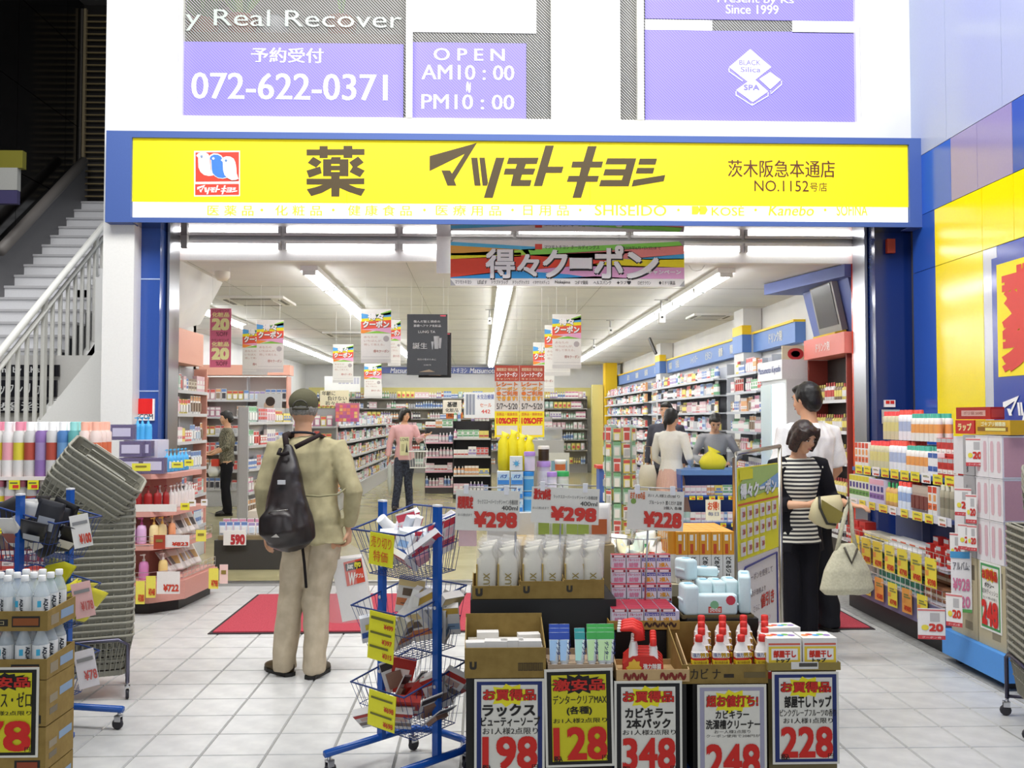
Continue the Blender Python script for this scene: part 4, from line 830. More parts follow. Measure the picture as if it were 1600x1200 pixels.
# --- coupon stand, turned to the left
P0 = Vector((1.235, 4.62)); P1 = Vector((1.60, 5.16)); an = math.atan2((P1-P0).y, (P1-P0).x); Lw = (P1-P0).length
o = thing('coupon_stand', 'free-standing coupon board with yellow top and handwritten sheet right of the centre display', 'stand', (P0.x, P0.y, 0), an)
H1 = 1.31; zs2 = .86
MB().tube([(-.03, 0, .03), (-.03, 0, 1.36), (.0, 0, 1.38), (Lw+.05, 0, 1.40)], .011, '#b9b4a8m', 8).tube([(Lw+.05, 0, .03), (Lw+.05, 0, 1.40)], .011, '#b9b4a8m', 8).tube([(-.03,-.22,.02),(-.03,.22,.02)], .014, '#8a8680m', 6).tube([(Lw+.05,-.22,.02),(Lw+.05,.22,.02)], .014, '#8a8680m', 6).build('stand_frame', o)
b = MB().box(0, -.004, zs2, Lw, .004, H1, '#e8dc1a'); b.flat([(0,1.15),(Lw,1.18),(Lw,1.305),(.2,1.305),(0,1.22)], '#a9c46a', -.006); b.flat([(.3,1.2),(Lw,1.18),(Lw,1.26)], '#7fa8d0', -.007); b.rect(.02, 1.25, .22, 1.3, '#e8dc1a', -.008); b.rect(0, 1.125, Lw, 1.135, '#d8562a', -.006)
b.text('得々クーポン', .03, 1.155, Lw-.05, 1.225, '#8a8a80', -.008, .05); b.text('得々クーポン', .025, 1.16, Lw-.055, 1.23, '#f4f2ea', -.010, .05)
b.build('yellow_board', o)
for r_ in range(3):
    for c_ in range(6 if r_ < 2 else 4):
        x = .03+c_*.1; z = 1.05-r_*.085; t = MB().box(x, -.012, z, x+.062, -.006, z+.065, '#dcd4cc'); t.text('20', x+.012, z+.02, x+.05, z+.045, '#c85a4a', -.014, .03); t.build('coupon_slip', o)
b = MB().box(0, -.003, .22, Lw, .003, zs2-.004, '#d9cfc4'); b.tube([(.05,-.006,.28),(.04,-.006,.78),(.1,-.006,.82),(Lw-.04,-.006,.835),(Lw-.03,-.006,.3)], .006, '#3a3a7a', 4)
for s, a, c_, e_, d, cc, bo in (('クーポンを使用して', .14, .74, .54, .775, '#6a5a5a', 0), ('店頭表示価格より', .1, .66, .42, .69, '#6a5a5a', 0), ('値引き', .34, .58, .56, .65, '#c8402a', .03), ('さらに', .22, .58, .32, .61, '#8a7a7a', 0), ('キャンペーン', .24, .5, .5, .53, '#d88a9a', 0), ('ご利用下さい', .24, .36, .5, .39, '#6a5a6a', 0), ('詳しくは店員まで', .24, .3, .52, .33, '#6a5a6a', 0)): b.text(s, a, c_, e_, d, cc, -.005, bo)
b.build('handwritten_sheet', o)
MB().rect(.0,0,.01,.01,'#ffffff') if 0 else None
# ================================================================ blue wire basket carts
def caster(parent, x, y, h=.085):
    c = MB().tube([(x, y, h), (x, y, h-.02)], .008, '#c9c9ccm', 6).box(x-.014, y-.012, h-.045, x-.010, y+.02, h-.015, '#c9c9ccm').box(x+.010, y-.012, h-.045, x+.014, y+.02, h-.015, '#c9c9ccm').box(x-.014, y-.012, h-.022, x+.014, y+.02, h-.015, '#c9c9ccm').build('caster', parent)
    MB().lathe([(.022,-.009),(.028,-.006),(.028,.006),(.022,.009)], '#2c2a30', 12, M=Matrix.Translation((x, y+.008, .028)) @ Matrix.Rotation(R(90), 4, 'Y')).build('wheel', c); return c
def wbasket(parent, zf, zbk, w_=.36, d=.36, h=.2):
    b = MB(); c = '#25407f'; hw, hd = w_/2, d/2; k = .62
    T = [(-hw,-hd,zf),(hw,-hd,zf),(hw,hd,zbk),(-hw,hd,zbk)]; Bm = [(-hw*.86,-hd*.55,zf-h),(hw*.86,-hd*.55,zf-h),(hw*.86,hd*.75,zf-h+.02),(-hw*.86,hd*.75,zf-h+.02)]
    b.tube(T, .0045, c, 5, True); b.tube(Bm, .0025, c, 4, True)
    M_ = [tuple(T[i][j]*.5+Bm[i][j]*.5 for j in range(3)) for i in range(4)]; b.tube(M_, .002, c, 4, True)
    for i in range(4):
        j = (i+1) % 4
        for q in range(11):
            f_ = q/11; a = Vector(T[i]).lerp(Vector(T[j]), f_); e_ = Vector(Bm[i]).lerp(Vector(Bm[j]), f_); b.tube([a, e_], .0014, c, 3)
    for q in range(1, 11):
        f_ = q/11; b.tube([Vector(Bm[0]).lerp(Vector(Bm[1]), f_), Vector(Bm[3]).lerp(Vector(Bm[2]), f_)], .0014, c, 3); b.tube([Vector(Bm[0]).lerp(Vector(Bm[3]), f_), Vector(Bm[1]).lerp(Vector(Bm[2]), f_)], .0014, c, 3)
    return b.build('wire_basket', parent)
RIMS = ((1.06, 1.145), (.725, .81), (.39, .475))
def cart(loc, rz, label, top=1.17):
    o = thing('basket_cart', label, 'rack', loc, rz); c = '#1d54a8g'
    for x in (-.186, .186):
        MB().box(x-.0175, -.012, .1, x+.0175, .012, top, c).build('post', o)
        for zf, zbk in RIMS: MB().lathe([(0,0),(.008,0),(.008,.004)], '#c9c9cc', 8, M=Matrix.Translation((x, -.012, (zf+zbk)/2-.03)) @ Matrix.Rotation(R(90), 4, 'X')).build('bolt', o)
        MB().box(x-.0185, -.013, top, x+.0185, .013, top+.008, '#e9e9ec').build('end_cap', o)
    pts = [(-.2,-.30,.10),(-.2,.12,.10),(-.17,.2,.10),(-.1,.24,.10),(.1,.24,.10),(.17,.2,.10),(.2,.12,.10),(.2,-.30,.10)]; MB().tube(pts, .018, c, 6).build('base_frame', o)
    for x, y in ((-.2,-.28),(.2,-.28),(-.18,.18),(.18,.18)): caster(o, x, y)
    for zf, zbk in RIMS: wbasket(o, zf, zbk)
    return o
c1 = cart((-.32, 4.30, 0), R(-45), 'blue cart with three wire baskets of bargain goods in the centre foreground')
c2 = cart((-2.12, 4.77, 0), R(78), 'blue cart with three wire baskets at the left, behind the bottle cartons', 1.19)
def loc_of(cx, cy, rz, x, y, z): return (cx+math.cos(rz)*x-math.sin(rz)*y, cy+math.sin(rz)*x+math.cos(rz)*y, z)
def fill_basket(cx, cy, rz, zf, n, protos, lab, cat, seed, zlift=.0):
    rn2 = random.Random(seed)
    for i in range(n):
        x, y = rn2.uniform(-.14, .13), rn2.uniform(-.10, .13); z = zf-.17+.10*(i/n)+zlift+y*.2; q = protos[i % len(protos)]
        link(q[0], q[1], None, loc_of(cx, cy, rz, x, y, z), 0, f'{q[2]}, {ORD[i//len(protos)]} up in {lab}', cat, rot=(rn2.uniform(.1, 1.1), rn2.uniform(-.5, .5), rn2.uniform(-.6, 1.6)))
def pr(name, mb, d): return (name, mb.mesh(name), d)
mix1 = [pr('boxed_goods', p_box(.09,.03,.15,'#e9e6e6','#d85a7a','#e0708a','#c8384a',2), 'white box with pink print'), pr('boxed_goods', p_box(.07,.03,.14,'#dfe6ee','#3b62b0','#8ab0dc',None,1), 'pale blue printed box'), pr('packet', p_hang(.09,.14,'#f2efee','#e8a8b4','#d8485a'), 'white and red packet'), pr('boxed_goods', p_box(.1,.025,.16,'#f0ecec','#e06a80','#f0c8d0','#d8384a',3), 'white card pack with red writing'), pr('tube_goods', p_tube(.05,.15,'#e9e9ee','#f4f4f4','#4a6ab0'), 'white cosmetic tube')]
mix2 = [pr('boxed_goods', p_box(.11,.03,.17,'#eeeae4','#8aa8c8',None,'#d8b04a',2), 'white box with blue and gold print'), pr('boxed_goods', p_box(.1,.02,.15,'#dfe0e4','#3b62b0','#d9c83a',None,2), 'grey and blue card pack'), pr('boxed_goods', p_box(.12,.04,.16,'#d9d4cc','#c87a4a','#6a5a4a','#d8c08a',1), 'beige picture box')]
mix3 = [pr('boxed_goods', p_box(.11,.03,.16,'#b8342a','#f0e8e0','#e8d8d0',None,2), 'red and white stocking pack'), pr('boxed_goods', p_box(.1,.03,.15,'#e4e0dc','#8a7a70','#c8a89a','#b8342a',1), 'white pack with red corner'), pr('packet', p_hang(.1,.15,'#d9d6d2','#8a6a5a','#3a3436'), 'grey picture packet')]
mixc = [pr('coffee_pack', p_pouch(.12,.2,'#1c1a1c','#d9d4cc',.025), 'black foil pack with white label'), pr('coffee_pack', p_pouch(.12,.18,'#2a2a30','#b8bcc4',.03), 'dark grey foil pack'), pr('coffee_pack', p_pouch(.11,.19,'#e0ddd8','#8a3a2c',.025), 'white pack with brown label')]
mixy = [pr('yellow_pack', p_pouch(.13,.2,'#c8c41c','#4a8a3a',.03), 'yellow pack with green label'), pr('yellow_pack', p_pouch(.12,.18,'#dcd23a','#f0ecc8',.03), 'bright yellow pack')]
fill_basket(-.32, 4.30, R(-45), 1.06, 24, mix1, 'top basket of centre cart', 'goods', 1, .02); fill_basket(-.32, 4.30, R(-45), .725, 18, mix2, 'middle basket of centre cart', 'goods', 2, .01); fill_basket(-.32, 4.30, R(-45), .39, 18, mix3, 'bottom basket of centre cart', 'goods', 3, .0)
fill_basket(-2.12, 4.77, R(78), 1.06, 20, mixc, 'top basket of the left cart', 'coffee pack', 4, .03); fill_basket(-2.12, 4.77, R(78), .725, 8, mixy, 'middle basket of the left cart', 'packet', 5, .02); fill_basket(-2.12, 4.77, R(78), .39, 7, mixy, 'bottom basket of the left cart', 'packet', 6, 0)
MB().lathe([(.026,0),(.026,.10),(.024,.12),(.024,.15)], '#f2f2f0', 14).build('white_bottle', None, loc_of(-.32, 4.3, R(-45), -.1, .04, 1.0), label='white capped bottle leaning at the left of the top basket', cat='bottle', rot=(R(25), R(-40), 0))
block(-.10, 4.28, .985, -.02, 4.36, 1.13, '#e9c8cc', 'pink_box', 'white and pink box standing at the right end of the top basket', 'box')
def ysign(px0, py0, px1, py1, Y, rz, label, lines, c='#e6e02a', tc='#d8602a', name='price_card', rise=0):
    x0, z0, x1, z1 = rect(px0, py0, px1, py1, Y); w_ = (x1-x0)/math.cos(rz); h = z1-z0
    o = MB().box(0, 0, 0, w_, .003, h, c).build(name, None, (x0, Y, z0), rz, label=label, cat='price card'); l = MB()
    for q in lines:
        s, a, c_, e_, d = q[:5]; l.text(s, a*w_, c_*h, e_*w_, d*h, q[6] if len(q) > 6 else tc, -.003, q[5] if len(q) > 5 else .01)
    l.build('handwriting', o); o.rotation_euler = (0, rise, rz); return o
ysign(576, 830, 616, 880, 4.14, R(-38), 'yellow card with orange brush writing on the top basket of the centre cart', [('売り切り', .08, .55, .92, .9), ('特価', .2, .12, .8, .46)], rise=R(4))
ysign(574, 952, 617, 1027, 4.14, R(-38), 'yellow card with three prices on the middle basket of the centre cart', [('¥499', .6, .68, .95, .78, .03, '#c8402a'), ('¥397', .55, .36, .93, .46, .03, '#c8402a'), ('¥315', .6, .08, .95, .18, .03, '#c8402a'), ('▬▬▬▬▬', .08, .84, .95, .90, 0, '#6a6a2a'), ('▬▬▬▬▬', .08, .54, .9, .59, 0, '#6a6a2a'), ('▬▬▬▬', .08, .25, .8, .30, 0, '#6a6a2a')], rise=R(4))
ysign(574, 1075, 619, 1131, 4.14, R(-38), 'yellow card with two prices on the bottom basket of the centre cart', [('¥698', .6, .5, .95, .64, .03, '#c8402a'), ('¥698', .6, .08, .95, .22, .03, '#c8402a'), ('▬▬▬▬▬', .1, .78, .9, .84, 0, '#6a6a2a'), ('▬▬▬▬▬', .1, .33, .9, .39, 0, '#6a6a2a')], rise=R(4))
ysign(117, 806, 142, 858, 4.62, R(25), 'white price card on the top basket of the left cart', [('¥100', .35, .12, .95, .4, .05, '#c8402a'), ('▬▬▬', .1, .7, .9, .8, 0, '#8a8a8a')], '#e3e0da', rise=R(-10))
ysign(120, 912, 146, 968, 4.62, R(25), 'pink price card on the middle basket of the left cart', [('¥178', .35, .2, .95, .45, .03, '#c8605a'), ('▬▬▬', .1, .7, .9, .8, 0, '#8a8a8a')], '#e6b8b4', rise=R(-10))
ysign(125, 1018, 152, 1078, 4.62, R(25), 'white price card on the bottom basket of the left cart', [('¥78', .35, .2, .95, .45, .03, '#c8605a'), ('▬▬▬', .1, .7, .9, .8, 0, '#8a8a8a')], '#e0dce0', rise=R(-10))
# ================================================================ left: bottled water on cartons
Yw_ = 3.9; xr = X_(80, Yw_)-.0; xl = -2.42; dp = .26
def Wz(py): return W(60, py, Yw_).z
levels = [('carton', 1212, 1140, 'lowest'), ('carton', 1139, 1061, 'upper')]
z_a, z_b = Wz(1061), Wz(1030)
for i, (py0, py1, lb) in enumerate(((1260, 1205, 'lowest visible'), (1204, 1136, 'second'), (1135, 1062, 'third'))):
    o = block(xl, Yw_, Wz(py0) if i else 0, xr, Yw_+dp, Wz(py1)-.003, 'card', 'drink_carton', f'closed drink carton, {lb} from the floor under the water bottles', 'box')
    h = Wz(py1)-.003-(Wz(py0) if i else 0)
    b = MB().box(xr-xl, .03, h*.45, xr-xl+.001, .10, h*.62, '#8a7f68').box(xr-xl, .12, h*.5, xr-xl+.001, .24, h*.68, '#7f98b4').box(xr-xl, .03, h*.2, xr-xl+.001, .1, h*.34, '#6a5f4a'); b.rect(xr-xl-.12, 0.01, xr-xl-.02, h*.24, '#1c1812', -.001).rect(xr-xl-.1, h*.4, xr-xl-.03, h*.6, '#5fa8d0', -.001); b.rect(xr-xl-.11, h*.05, xr-xl-.03, h*.2, '#8a3a1c', -.002); b.build('printed_mark', o)
pet = MB().lathe([(.026,0),(.031,.008),(.031,.05),(.029,.055),(.031,.06),(.031,.125),(.029,.135),(.018,.165),(.0125,.178),(.0125,.190)], '#dfe9eet', 14)
petm = pet.mesh('water_bottle'); capm = MB().lathe([(.0145,.184),(.0150,.186),(.0150,.205),(.0135,.207)], '#f0f0ee', 12).mesh('cap')
lb_ = MB()
for i in range(9):
    a0, a1 = R(-180+i*20), R(-160+i*20); r = .0318; lb_.add([(math.cos(a0)*r, math.sin(a0)*r, .06), (math.cos(a1)*r, math.sin(a1)*r, .06), (math.cos(a1)*r, math.sin(a1)*r, .125), (math.cos(a0)*r, math.sin(a0)*r, .125)], [(0,1,2,3)], '#dfe0de')
lb_.rect(-.016, .085, -.002, .11, '#3aa8cc', -.0325); q = MB().text('AQUA', 0, 0, .05, .016, '#1c2430', 0, .05); lb_.add(q.v, q.f, q.m, M=Matrix.Translation((.006,-.0345,.118)) @ Matrix.Rotation(R(90), 4, 'Y')); labm = lb_.mesh('bottle_label')
for tier, (pyb, pyl, nm) in enumerate(((1062, 1030, 'lower'), (986, 955, 'upper'))):
    z0 = Wz(pyb); zl = Wz(pyl)
    o = tray(xl, xr, Yw_, z0, zl, dp, zl+.01, f'{nm} open carton tray of water bottles at the left edge', 'card', side=zl+.012); h = zl-z0
    b = MB().rect(xr-xl-.14, h*.2, xr-xl-.03, h*.75, '#1c1812', -.001).rect(xr-xl-.135, h*.28, xr-xl-.035, h*.65, '#8a4a1c', -.002).rect(xr-xl-.30, h*.25, xr-xl-.155, h*.6, '#1c1812', -.001); b.text('アスゼロ', xr-xl-.27, h*.32, xr-xl-.17, h*.55, '#c9b98a', -.002); b.box(xr-xl, .03, h*.2, xr-xl+.001, .1, h*.7, '#8a7f68').box(xr-xl, .12, h*.3, xr-xl+.001, .24, h*.75, '#7f98b4'); b.build('printed_mark', o)
    for r_ in range(3):
        for c_ in range(9):
            x = xr-.045-.068*c_; y = Yw_+.045+.078*r_
            if x < xl+.03: continue
            o = link('water_bottle', petm, None, (x, y, z0+.006), rn.uniform(-.5, .5), f'clear water bottle in the {nm} tray, {ORD[c_]} from the right, {ORD[r_]} row from the front', 'bottle'); link('bottle_label', labm, o); link('cap', capm, o)
price_poster(-47, 1043, 60, 1184, Yw_-.006, 'yellow price poster with red 8 on the drink cartons at the left edge', [('アクアス・ゼロ', .10, .56, .90, .73, .02), ('お1人様2点限り', .12, .47, .90, .52, .01)], '激安品', '78', '#0f0e0c', '#cfc51c', starc='#0f0e0c')
# ================================================================ shopping baskets
def basket_mesh():
    b = MB(); c = '#918e80'; hw, hd, h = .225, .16, .22; k = .80
    T = [(-hw,-hd,h),(hw,-hd,h),(hw,hd,h),(-hw,hd,h)]; Bm = [(-hw*k,-hd*k,0),(hw*k,-hd*k,0),(hw*k,hd*k,0),(-hw*k,hd*k,0)]
    rc = .035; rim = []
    for cx_, cy_, a0 in ((hw-rc, hd-rc, 0), (-hw+rc, hd-rc, 90), (-hw+rc, -hd+rc, 180), (hw-rc, -hd+rc, 270)):
        for a in (0, 45, 90): rim.append((cx_+rc*math.cos(R(a0+a)), cy_+rc*math.sin(R(a0+a)), h))
    b.tube(rim, .0085, c, 6, True)
    n_ = len(rim); top = [(p[0]*.975, p[1]*.965, h) for p in rim]; mid = [(p[0]*.93, p[1]*.92, h*.62) for p in rim]; bot = [(p[0]*k, p[1]*k, 0) for p in rim]
    b.add(top+[(p[0]*.96, p[1]*.955, h*.84) for p in rim], [(i, (i+1) % n_, n_+(i+1) % n_, n_+i)[::-1] for i in range(n_)], c)
    b.add([(p[0]*k*1.02, p[1]*k*1.02, .03) for p in rim]+bot, [(i, (i+1) % n_, n_+(i+1) % n_, n_+i)[::-1] for i in range(n_)], c); b.add(bot, [tuple(range(n_))[::-1]], c)
    def bar(p, q, w_): b.tube([p, q], w_, c, 4)
    for s in (0, 1, 2, 3):
        A0, A1 = Vector(T[s]), Vector(T[(s+1) % 4]); B0, B1 = Vector(Bm[s]), Vector(Bm[(s+1) % 4]); nn = 14 if s % 2 == 0 else 10
        for i in range(1, nn): f_ = i/nn; bar(A0.lerp(A1, f_)*1, B0.lerp(B1, f_), .0042)
        for g_ in (.3, .6): bar(A0.lerp(B0, g_), A1.lerp(B1, g_), .0035)
    return b.mesh('shopping_basket')
bm = basket_mesh()
hm = MB().tube([(-.12,-.165,.225),(-.12,-.15,.235),(.12,-.15,.235),(.12,-.165,.225)], .004, '#a9a79a', 5).mesh('handle'); hm2 = MB().tube([(-.12,.165,.225),(-.12,.15,.235),(.12,.15,.235),(.12,.165,.225)], .004, '#a9a79a', 5).mesh('handle')
lbm = MB().box(-.08, -.1655, .10, .06, -.150, .135, '#c9bf2a').mesh('logo_mark')
sx_, sy_ = -2.20, 5.52; nb = 22
fr = thing('basket_trolley', 'chrome wheeled trolley under the tall stack of grey baskets', 'trolley', (sx_, sy_, 0), R(20))
MB().tube([(-.2,-.17,.09),(-.2,-.17,.30),(-.15,-.17,.33),(.15,-.17,.33),(.2,-.17,.30),(.2,-.17,.09)], .011, '#6a6878m', 6).tube([(-.2,.17,.09),(-.2,.17,.30),(-.15,.17,.33),(.15,.17,.33),(.2,.17,.30),(.2,.17,.09)], .011, '#6a6878m', 6).tube([(-.2,-.17,.1),(-.2,.17,.1)], .009, '#6a6878m', 6).tube([(.2,-.17,.1),(.2,.17,.1)], .009, '#6a6878m', 6).build('trolley_frame', fr)
for x, y in ((-.2,-.17),(.2,-.17),(-.2,.17),(.2,.17)): caster(fr, x, y, .09)
def put_basket(loc, rot, label):
    o = link('shopping_basket', bm, None, loc, 0, label, 'basket', rot=rot); link('handle', hm, o); link('handle', hm2, o); return o
for i in range(nb): put_basket((sx_+rn.uniform(-.004,.004), sy_, .125+i*.0365), (0, 0, R(20)+rn.uniform(-.01,.01)), f'grey shopping basket, {ORD[i]} from the bottom of the tall left stack')
for i in range(6):
    a = R(36); o = put_basket((sx_-.14+.0215*i, sy_-.03, .125+nb*.0365+.045+.0295*i), (R(12), a, R(20)), f'tilted grey shopping basket, {ORD[i]} from the bottom of the leaning group on the left stack')
    if i == 0: link('logo_mark', lbm, o)
bx_, by_ = 2.86, 4.75
fr = thing('basket_trolley', 'wheeled trolley under the grey basket stack at the right edge', 'trolley', (bx_, by_, 0), R(75))
MB().tube([(-.2,-.17,.09),(-.2,-.17,.30),(-.15,-.17,.33),(.15,-.17,.33),(.2,-.17,.30),(.2,-.17,.09)], .011, '#4a4858m', 6).tube([(-.2,.17,.09),(-.2,.17,.30),(-.15,.17,.33),(.15,.17,.33),(.2,.17,.30),(.2,.17,.09)], .011, '#4a4858m', 6).tube([(-.2,-.17,.1),(-.2,.17,.1)], .009, '#4a4858m', 6).tube([(.2,-.17,.1),(.2,.17,.1)], .009, '#4a4858m', 6).build('trolley_frame', fr)
for x, y in ((-.2,-.17),(.2,-.17),(-.2,.17),(.2,.17)): caster(fr, x, y, .09)
for i in range(18): put_basket((bx_-.006*i*0, by_, .13+i*.038), (0, 0, R(75)+rn.uniform(-.01,.01)), f'grey shopping basket, {ORD[i]} from the bottom of the right-edge stack')
for i in range(4): put_basket((bx_+.06, by_+.02, .13+18*.038+.10+.03*i), (0, R(-32), R(75)), f'tilted grey shopping basket, {ORD[i]} from the bottom of the leaning group on the right stack')
# ================================================================ door mat
x0, x1 = G(331, 986).x, G(1353, 976).x; y0 = 7.02; y1 = 8.56
o = thing('door_mat', 'large crimson door mat with dark edge before the shop entrance', 'mat', (0, 0, 0))
MB().box(x0, y0, .001, x1, y1, .006, '#3a3234f').build('mat_border', o); MB().box(x0+.03, y0+.03, .006, x1-.03, y1-.03, .014, 'mat_pile').build('pile', o)
# ================================================================ left cosmetics shelves
# rear wall-side shelf with hairspray
pkc = '#cf9a8c'
t, A, an, L_ = rack('spray_shelf', 'salmon shelf of hair sprays at the left edge', (-3.85, 6.35), (-2.50, 6.35), (.24, .56, .88, 1.17), .42, 1.2, pkc, '#d9cfc8', pkc, lip=.02, lip_c='#e6dcd8')
sp = []
for c, cap, lab, d in (('#d9d6d2','#e08aa0','#d8c83a','silver can, pink cap, yellow band'), ('#e4e0de','#e4e0e0','#e8a0ac','white hairspray can with pink label'), ('#8a6aa8','#f0f0f0','#9a86b4','violet mousse can with white cap'), ('#c9c6c4','#f0eeec','#b04a3a','silver can with white cap and red mark'), ('#4a78b0','#f2f2f2','#6a94c0','blue can with white cap'), ('#5aa0a0','#8fd0cc','#bcd8d6','teal can with mint cap'), ('#e9d4cc','#f0b09a','#d8704a','orange lotion bottle with peach cap')):
    sp.append((p_can(.034, .23, c, cap, lab, 14).mesh('spray_can'), d))
plan = [0,0,0,0,0,1,1,0,0,0,1,0,3,2,3,4,5,6,6]
for tier, z in ((0, .88), (1, 1.17)):
    n = 19 if tier else 18
    for r_ in range(3):
        for i in range(n):
            x = -3.80+.0705*i+(.0 if tier else .02); y = 6.40+.085*r_
            if x < -3.45 and r_: continue
            k_ = plan[min(i, 18)]; s = 1.55 if tier else 1.15
            link('spray_can', sp[k_][0], None, (x, y, z+.002), 0, f'{sp[k_][1]}, {ORD[n-1-i]} from the right, {"top" if tier else "second"} shelf, {ORD[r_]} row', 'spray can', sc=(1.06, 1.06, s))
for z, zz in ((.56, 'third shelf'), (.24, 'bottom shelf')): stock((-3.85, 6.35), 0, 1.2, .1, z, f'the {zz} at the left edge', ['bottle', 'product_box'], .26)
tags(t, 1.25, 1.09, -.012, .14, ('#e8e02a', '#e8e02a', '#f2f0ee'), .06, .07, 3); tags(t, 1.25, .80, -.012, .11, ('#e8e02a',), .07, .09, 4)
# clear plastic panel before the sprays
MB().box(-3.84, 6.335, 1.17, -2.62, 6.34, 1.25, '#e9e9ecet'[:7]+'t').build('clear_guard', t)
# --- stepped pink island by the entrance, five corners
PI = thing('pink_display_island', 'stepped salmon pink display island left of the entrance mat', 'shelf', (0, 0, 0))
def poly_at(off): return [(-3.05, 7.72+off), (-2.62-off*.3, 7.72+off), (-2.40-off, 7.92+off*.5), (-2.33-off*1.05, 8.62), (-3.05, 8.62)]
def slab(pts, z0, z1, c, name, par=PI):
    n = len(pts); v = [(p[0], p[1], z0) for p in pts]+[(p[0], p[1], z1) for p in pts]
    return MB().add(v, [tuple(range(n))[::-1], tuple(range(n, 2*n))]+[(i, (i+1) % n, n+(i+1) % n, n+i) for i in range(n)], c).build(name, par)
slab(poly_at(.06), 0, .09, '#1c1412', 'plinth'); slab(poly_at(0), .09, .24, '#cd9488', 'base_panel'); slab(poly_at(.02), .24, .26, '#d39c90', 'shelf_board')
slab(poly_at(.05), .50, .54, '#d39c90', 'shelf_board'); slab(poly_at(.10), .76, .80, '#d39c90', 'shelf_board'); slab(poly_at(.14), 1.06, 1.10, '#d39c90', 'shelf_board')
slab([(-3.05,8.1),(-2.75,8.1),(-2.65,8.2),(-2.65,8.62),(-3.05,8.62)], .26, 1.1, '#b9786c', 'core')
def around(z, off, n, fn, in_=.09, a=0, b_=1):
    pts = poly_at(off+in_)[:4]; seg = [(Vector(pts[i]), Vector(pts[i+1])) for i in range(3)]; Ls = [(q-p).length for p, q in seg]; tot = sum(Ls)
    for i in range(n):
        s = (a+(b_-a)*(i+.5)/n)*tot; k_ = 0
        while k_ < 2 and s > Ls[k_]: s -= Ls[k_]; k_ += 1
        p, q = seg[k_]; P = p.lerp(q, min(1, s/Ls[k_])); fn(i, P.x, P.y, z, math.atan2((q-p).y, (q-p).x))
bl_ = p_pump(.034, .19, '#4aa8e0', '#4ab8f0').mesh('lotion_bottle'); blc = MB().rect(-.02, .03, .02, .09, '#d9ecf8', -.0275).mesh('bottle_label')
def f1(i, x, y, z, a):
    o = link('lotion_bottle', bl_, None, (x, y, z+.002), a, f'light blue pump bottle on the top step of the pink island, {ORD[i]} from the left', 'bottle'); link('bottle_label', blc, o)
around(1.10, .14, 6, f1, .10, .5, .95)
pbx = MB().box(-.10, 0, 0, .10, .09, .13, '#8f88aat').box(-.096, .004, .004, .096, .086, .126, '#5a4a78'); pbx.rect(-.08, .03, .08, .10, '#c9c4dc', -.001); pbm = pbx.mesh('gift_box')
for i, (px, py0, Y) in enumerate(((202, 737, 7.88), (238, 737, 7.88), (204, 705, 7.9), (218, 705, 7.98), (190, 672, 8.0))):
    v = W(px, py0, Y); link('gift_box', pbm, None, (v.x, Y, 1.102+(0, 0, .135, .135, .27)[i]), 0, f'violet boxed set in clear plastic, {("lower left", "lower right", "middle left", "middle right", "topmost")[i]} of the stack on the pink island', 'box', sc=(.92, 1, 1))
for i, (px, py, Y) in enumerate(((205, 662, 8.1), (214, 664, 8.12), (222, 661, 8.1))):
    v = W(px, py, Y); link('lotion_bottle', bl_, None, (v.x, 8.25, 1.372), 0, f'light blue pump bottle on the boxed sets, {ORD[i]} from the left', 'bottle')
block(-2.98, 8.12, 1.102, -2.70, 8.4, 1.37, '#d9d6e4', 'pale_box', 'pale box at the back of the pink island carrying blue bottles', 'box')
ts = lambda x0, z0, a, y, c='#e8e02a': None
rbm2 = p_pump(.036, .2, '#9a1c1c', '#8a1a1c').mesh('shampoo_bottle'); wbm2 = p_pump(.034, .19, '#e9e6e2', '#f4f2f0').mesh('shampoo_bottle')
around(.80, .10, 4, lambda i, x, y, z, a: link('shampoo_bottle', rbm2, None, (x, y, z+.002), a, f'dark red shampoo bottle on the second step of the pink island, {ORD[i]} from the left', 'bottle'), .10, .2, .5)
around(.80, .10, 7, lambda i, x, y, z, a: link('shampoo_bottle', wbm2, None, (x, y, z+.002), a, f'white shampoo bottle on the second step of the pink island, {ORD[i]} from the left', 'bottle'), .10, .52, .98)
around(.80, .10, 6, lambda i, x, y, z, a: link('shampoo_bottle', wbm2, None, (x, y, z+.002), a, f'white shampoo bottle in the back row of the second step, {ORD[i]} from the left', 'bottle'), .19, .45, .98)
block(-2.80, 7.83, .802, -2.45+.0, 7.845, .86, '#e6e2dc', 'shelf_price_strip', 'white price strip standing on the second step of the pink island', 'price card')
for c, cap, nm, a, b_, n in (('#cf6aa0','#e08ab8','magenta',.02,.14,2),('#d9b0d8','#c85a9a','lilac',.16,.30,2),('#ecd9a0','#f0c060','cream',.32,.44,2),('#f0a87a','#f4d0b0','orange',.46,.54,1)):
    m_ = p_pump(.04, .21, c, cap).mesh('conditioner_bottle'); around(.54, .05, n, lambda i, x, y, z, an_: link('conditioner_bottle', m_, None, (x, y, z+.002), an_, f'{nm} pump bottle on the third step of the pink island, {ORD[i]} of its colour', 'bottle'), .10, a, b_)
for c, nm, a, b_, n in (('#a8c8dc','pale blue',.02,.14,2),('#d98ac0','pink',.24,.32,1),('#ecd28a','yellow',.36,.46,1)):
    m_ = p_pump(.04, .2, c, '#f0ece8').mesh('conditioner_bottle'); around(.26, .02, n, lambda i, x, y, z, an_: link('conditioner_bottle', m_, None, (x, y, z+.002), an_, f'{nm} bottle on the lowest step of the pink island, {ORD[i]} of its colour', 'bottle'), .10, a, b_)
fp = [p_pouch(.13, .21, a, l, .012, 8).mesh('flat_pack') for a, l in (('#e9e6e2','#b8b4b0'),('#dcd8d4','#8a3a3a'),('#cfcac4','#5a5654'),('#f2efe9','#c9a86a'))]
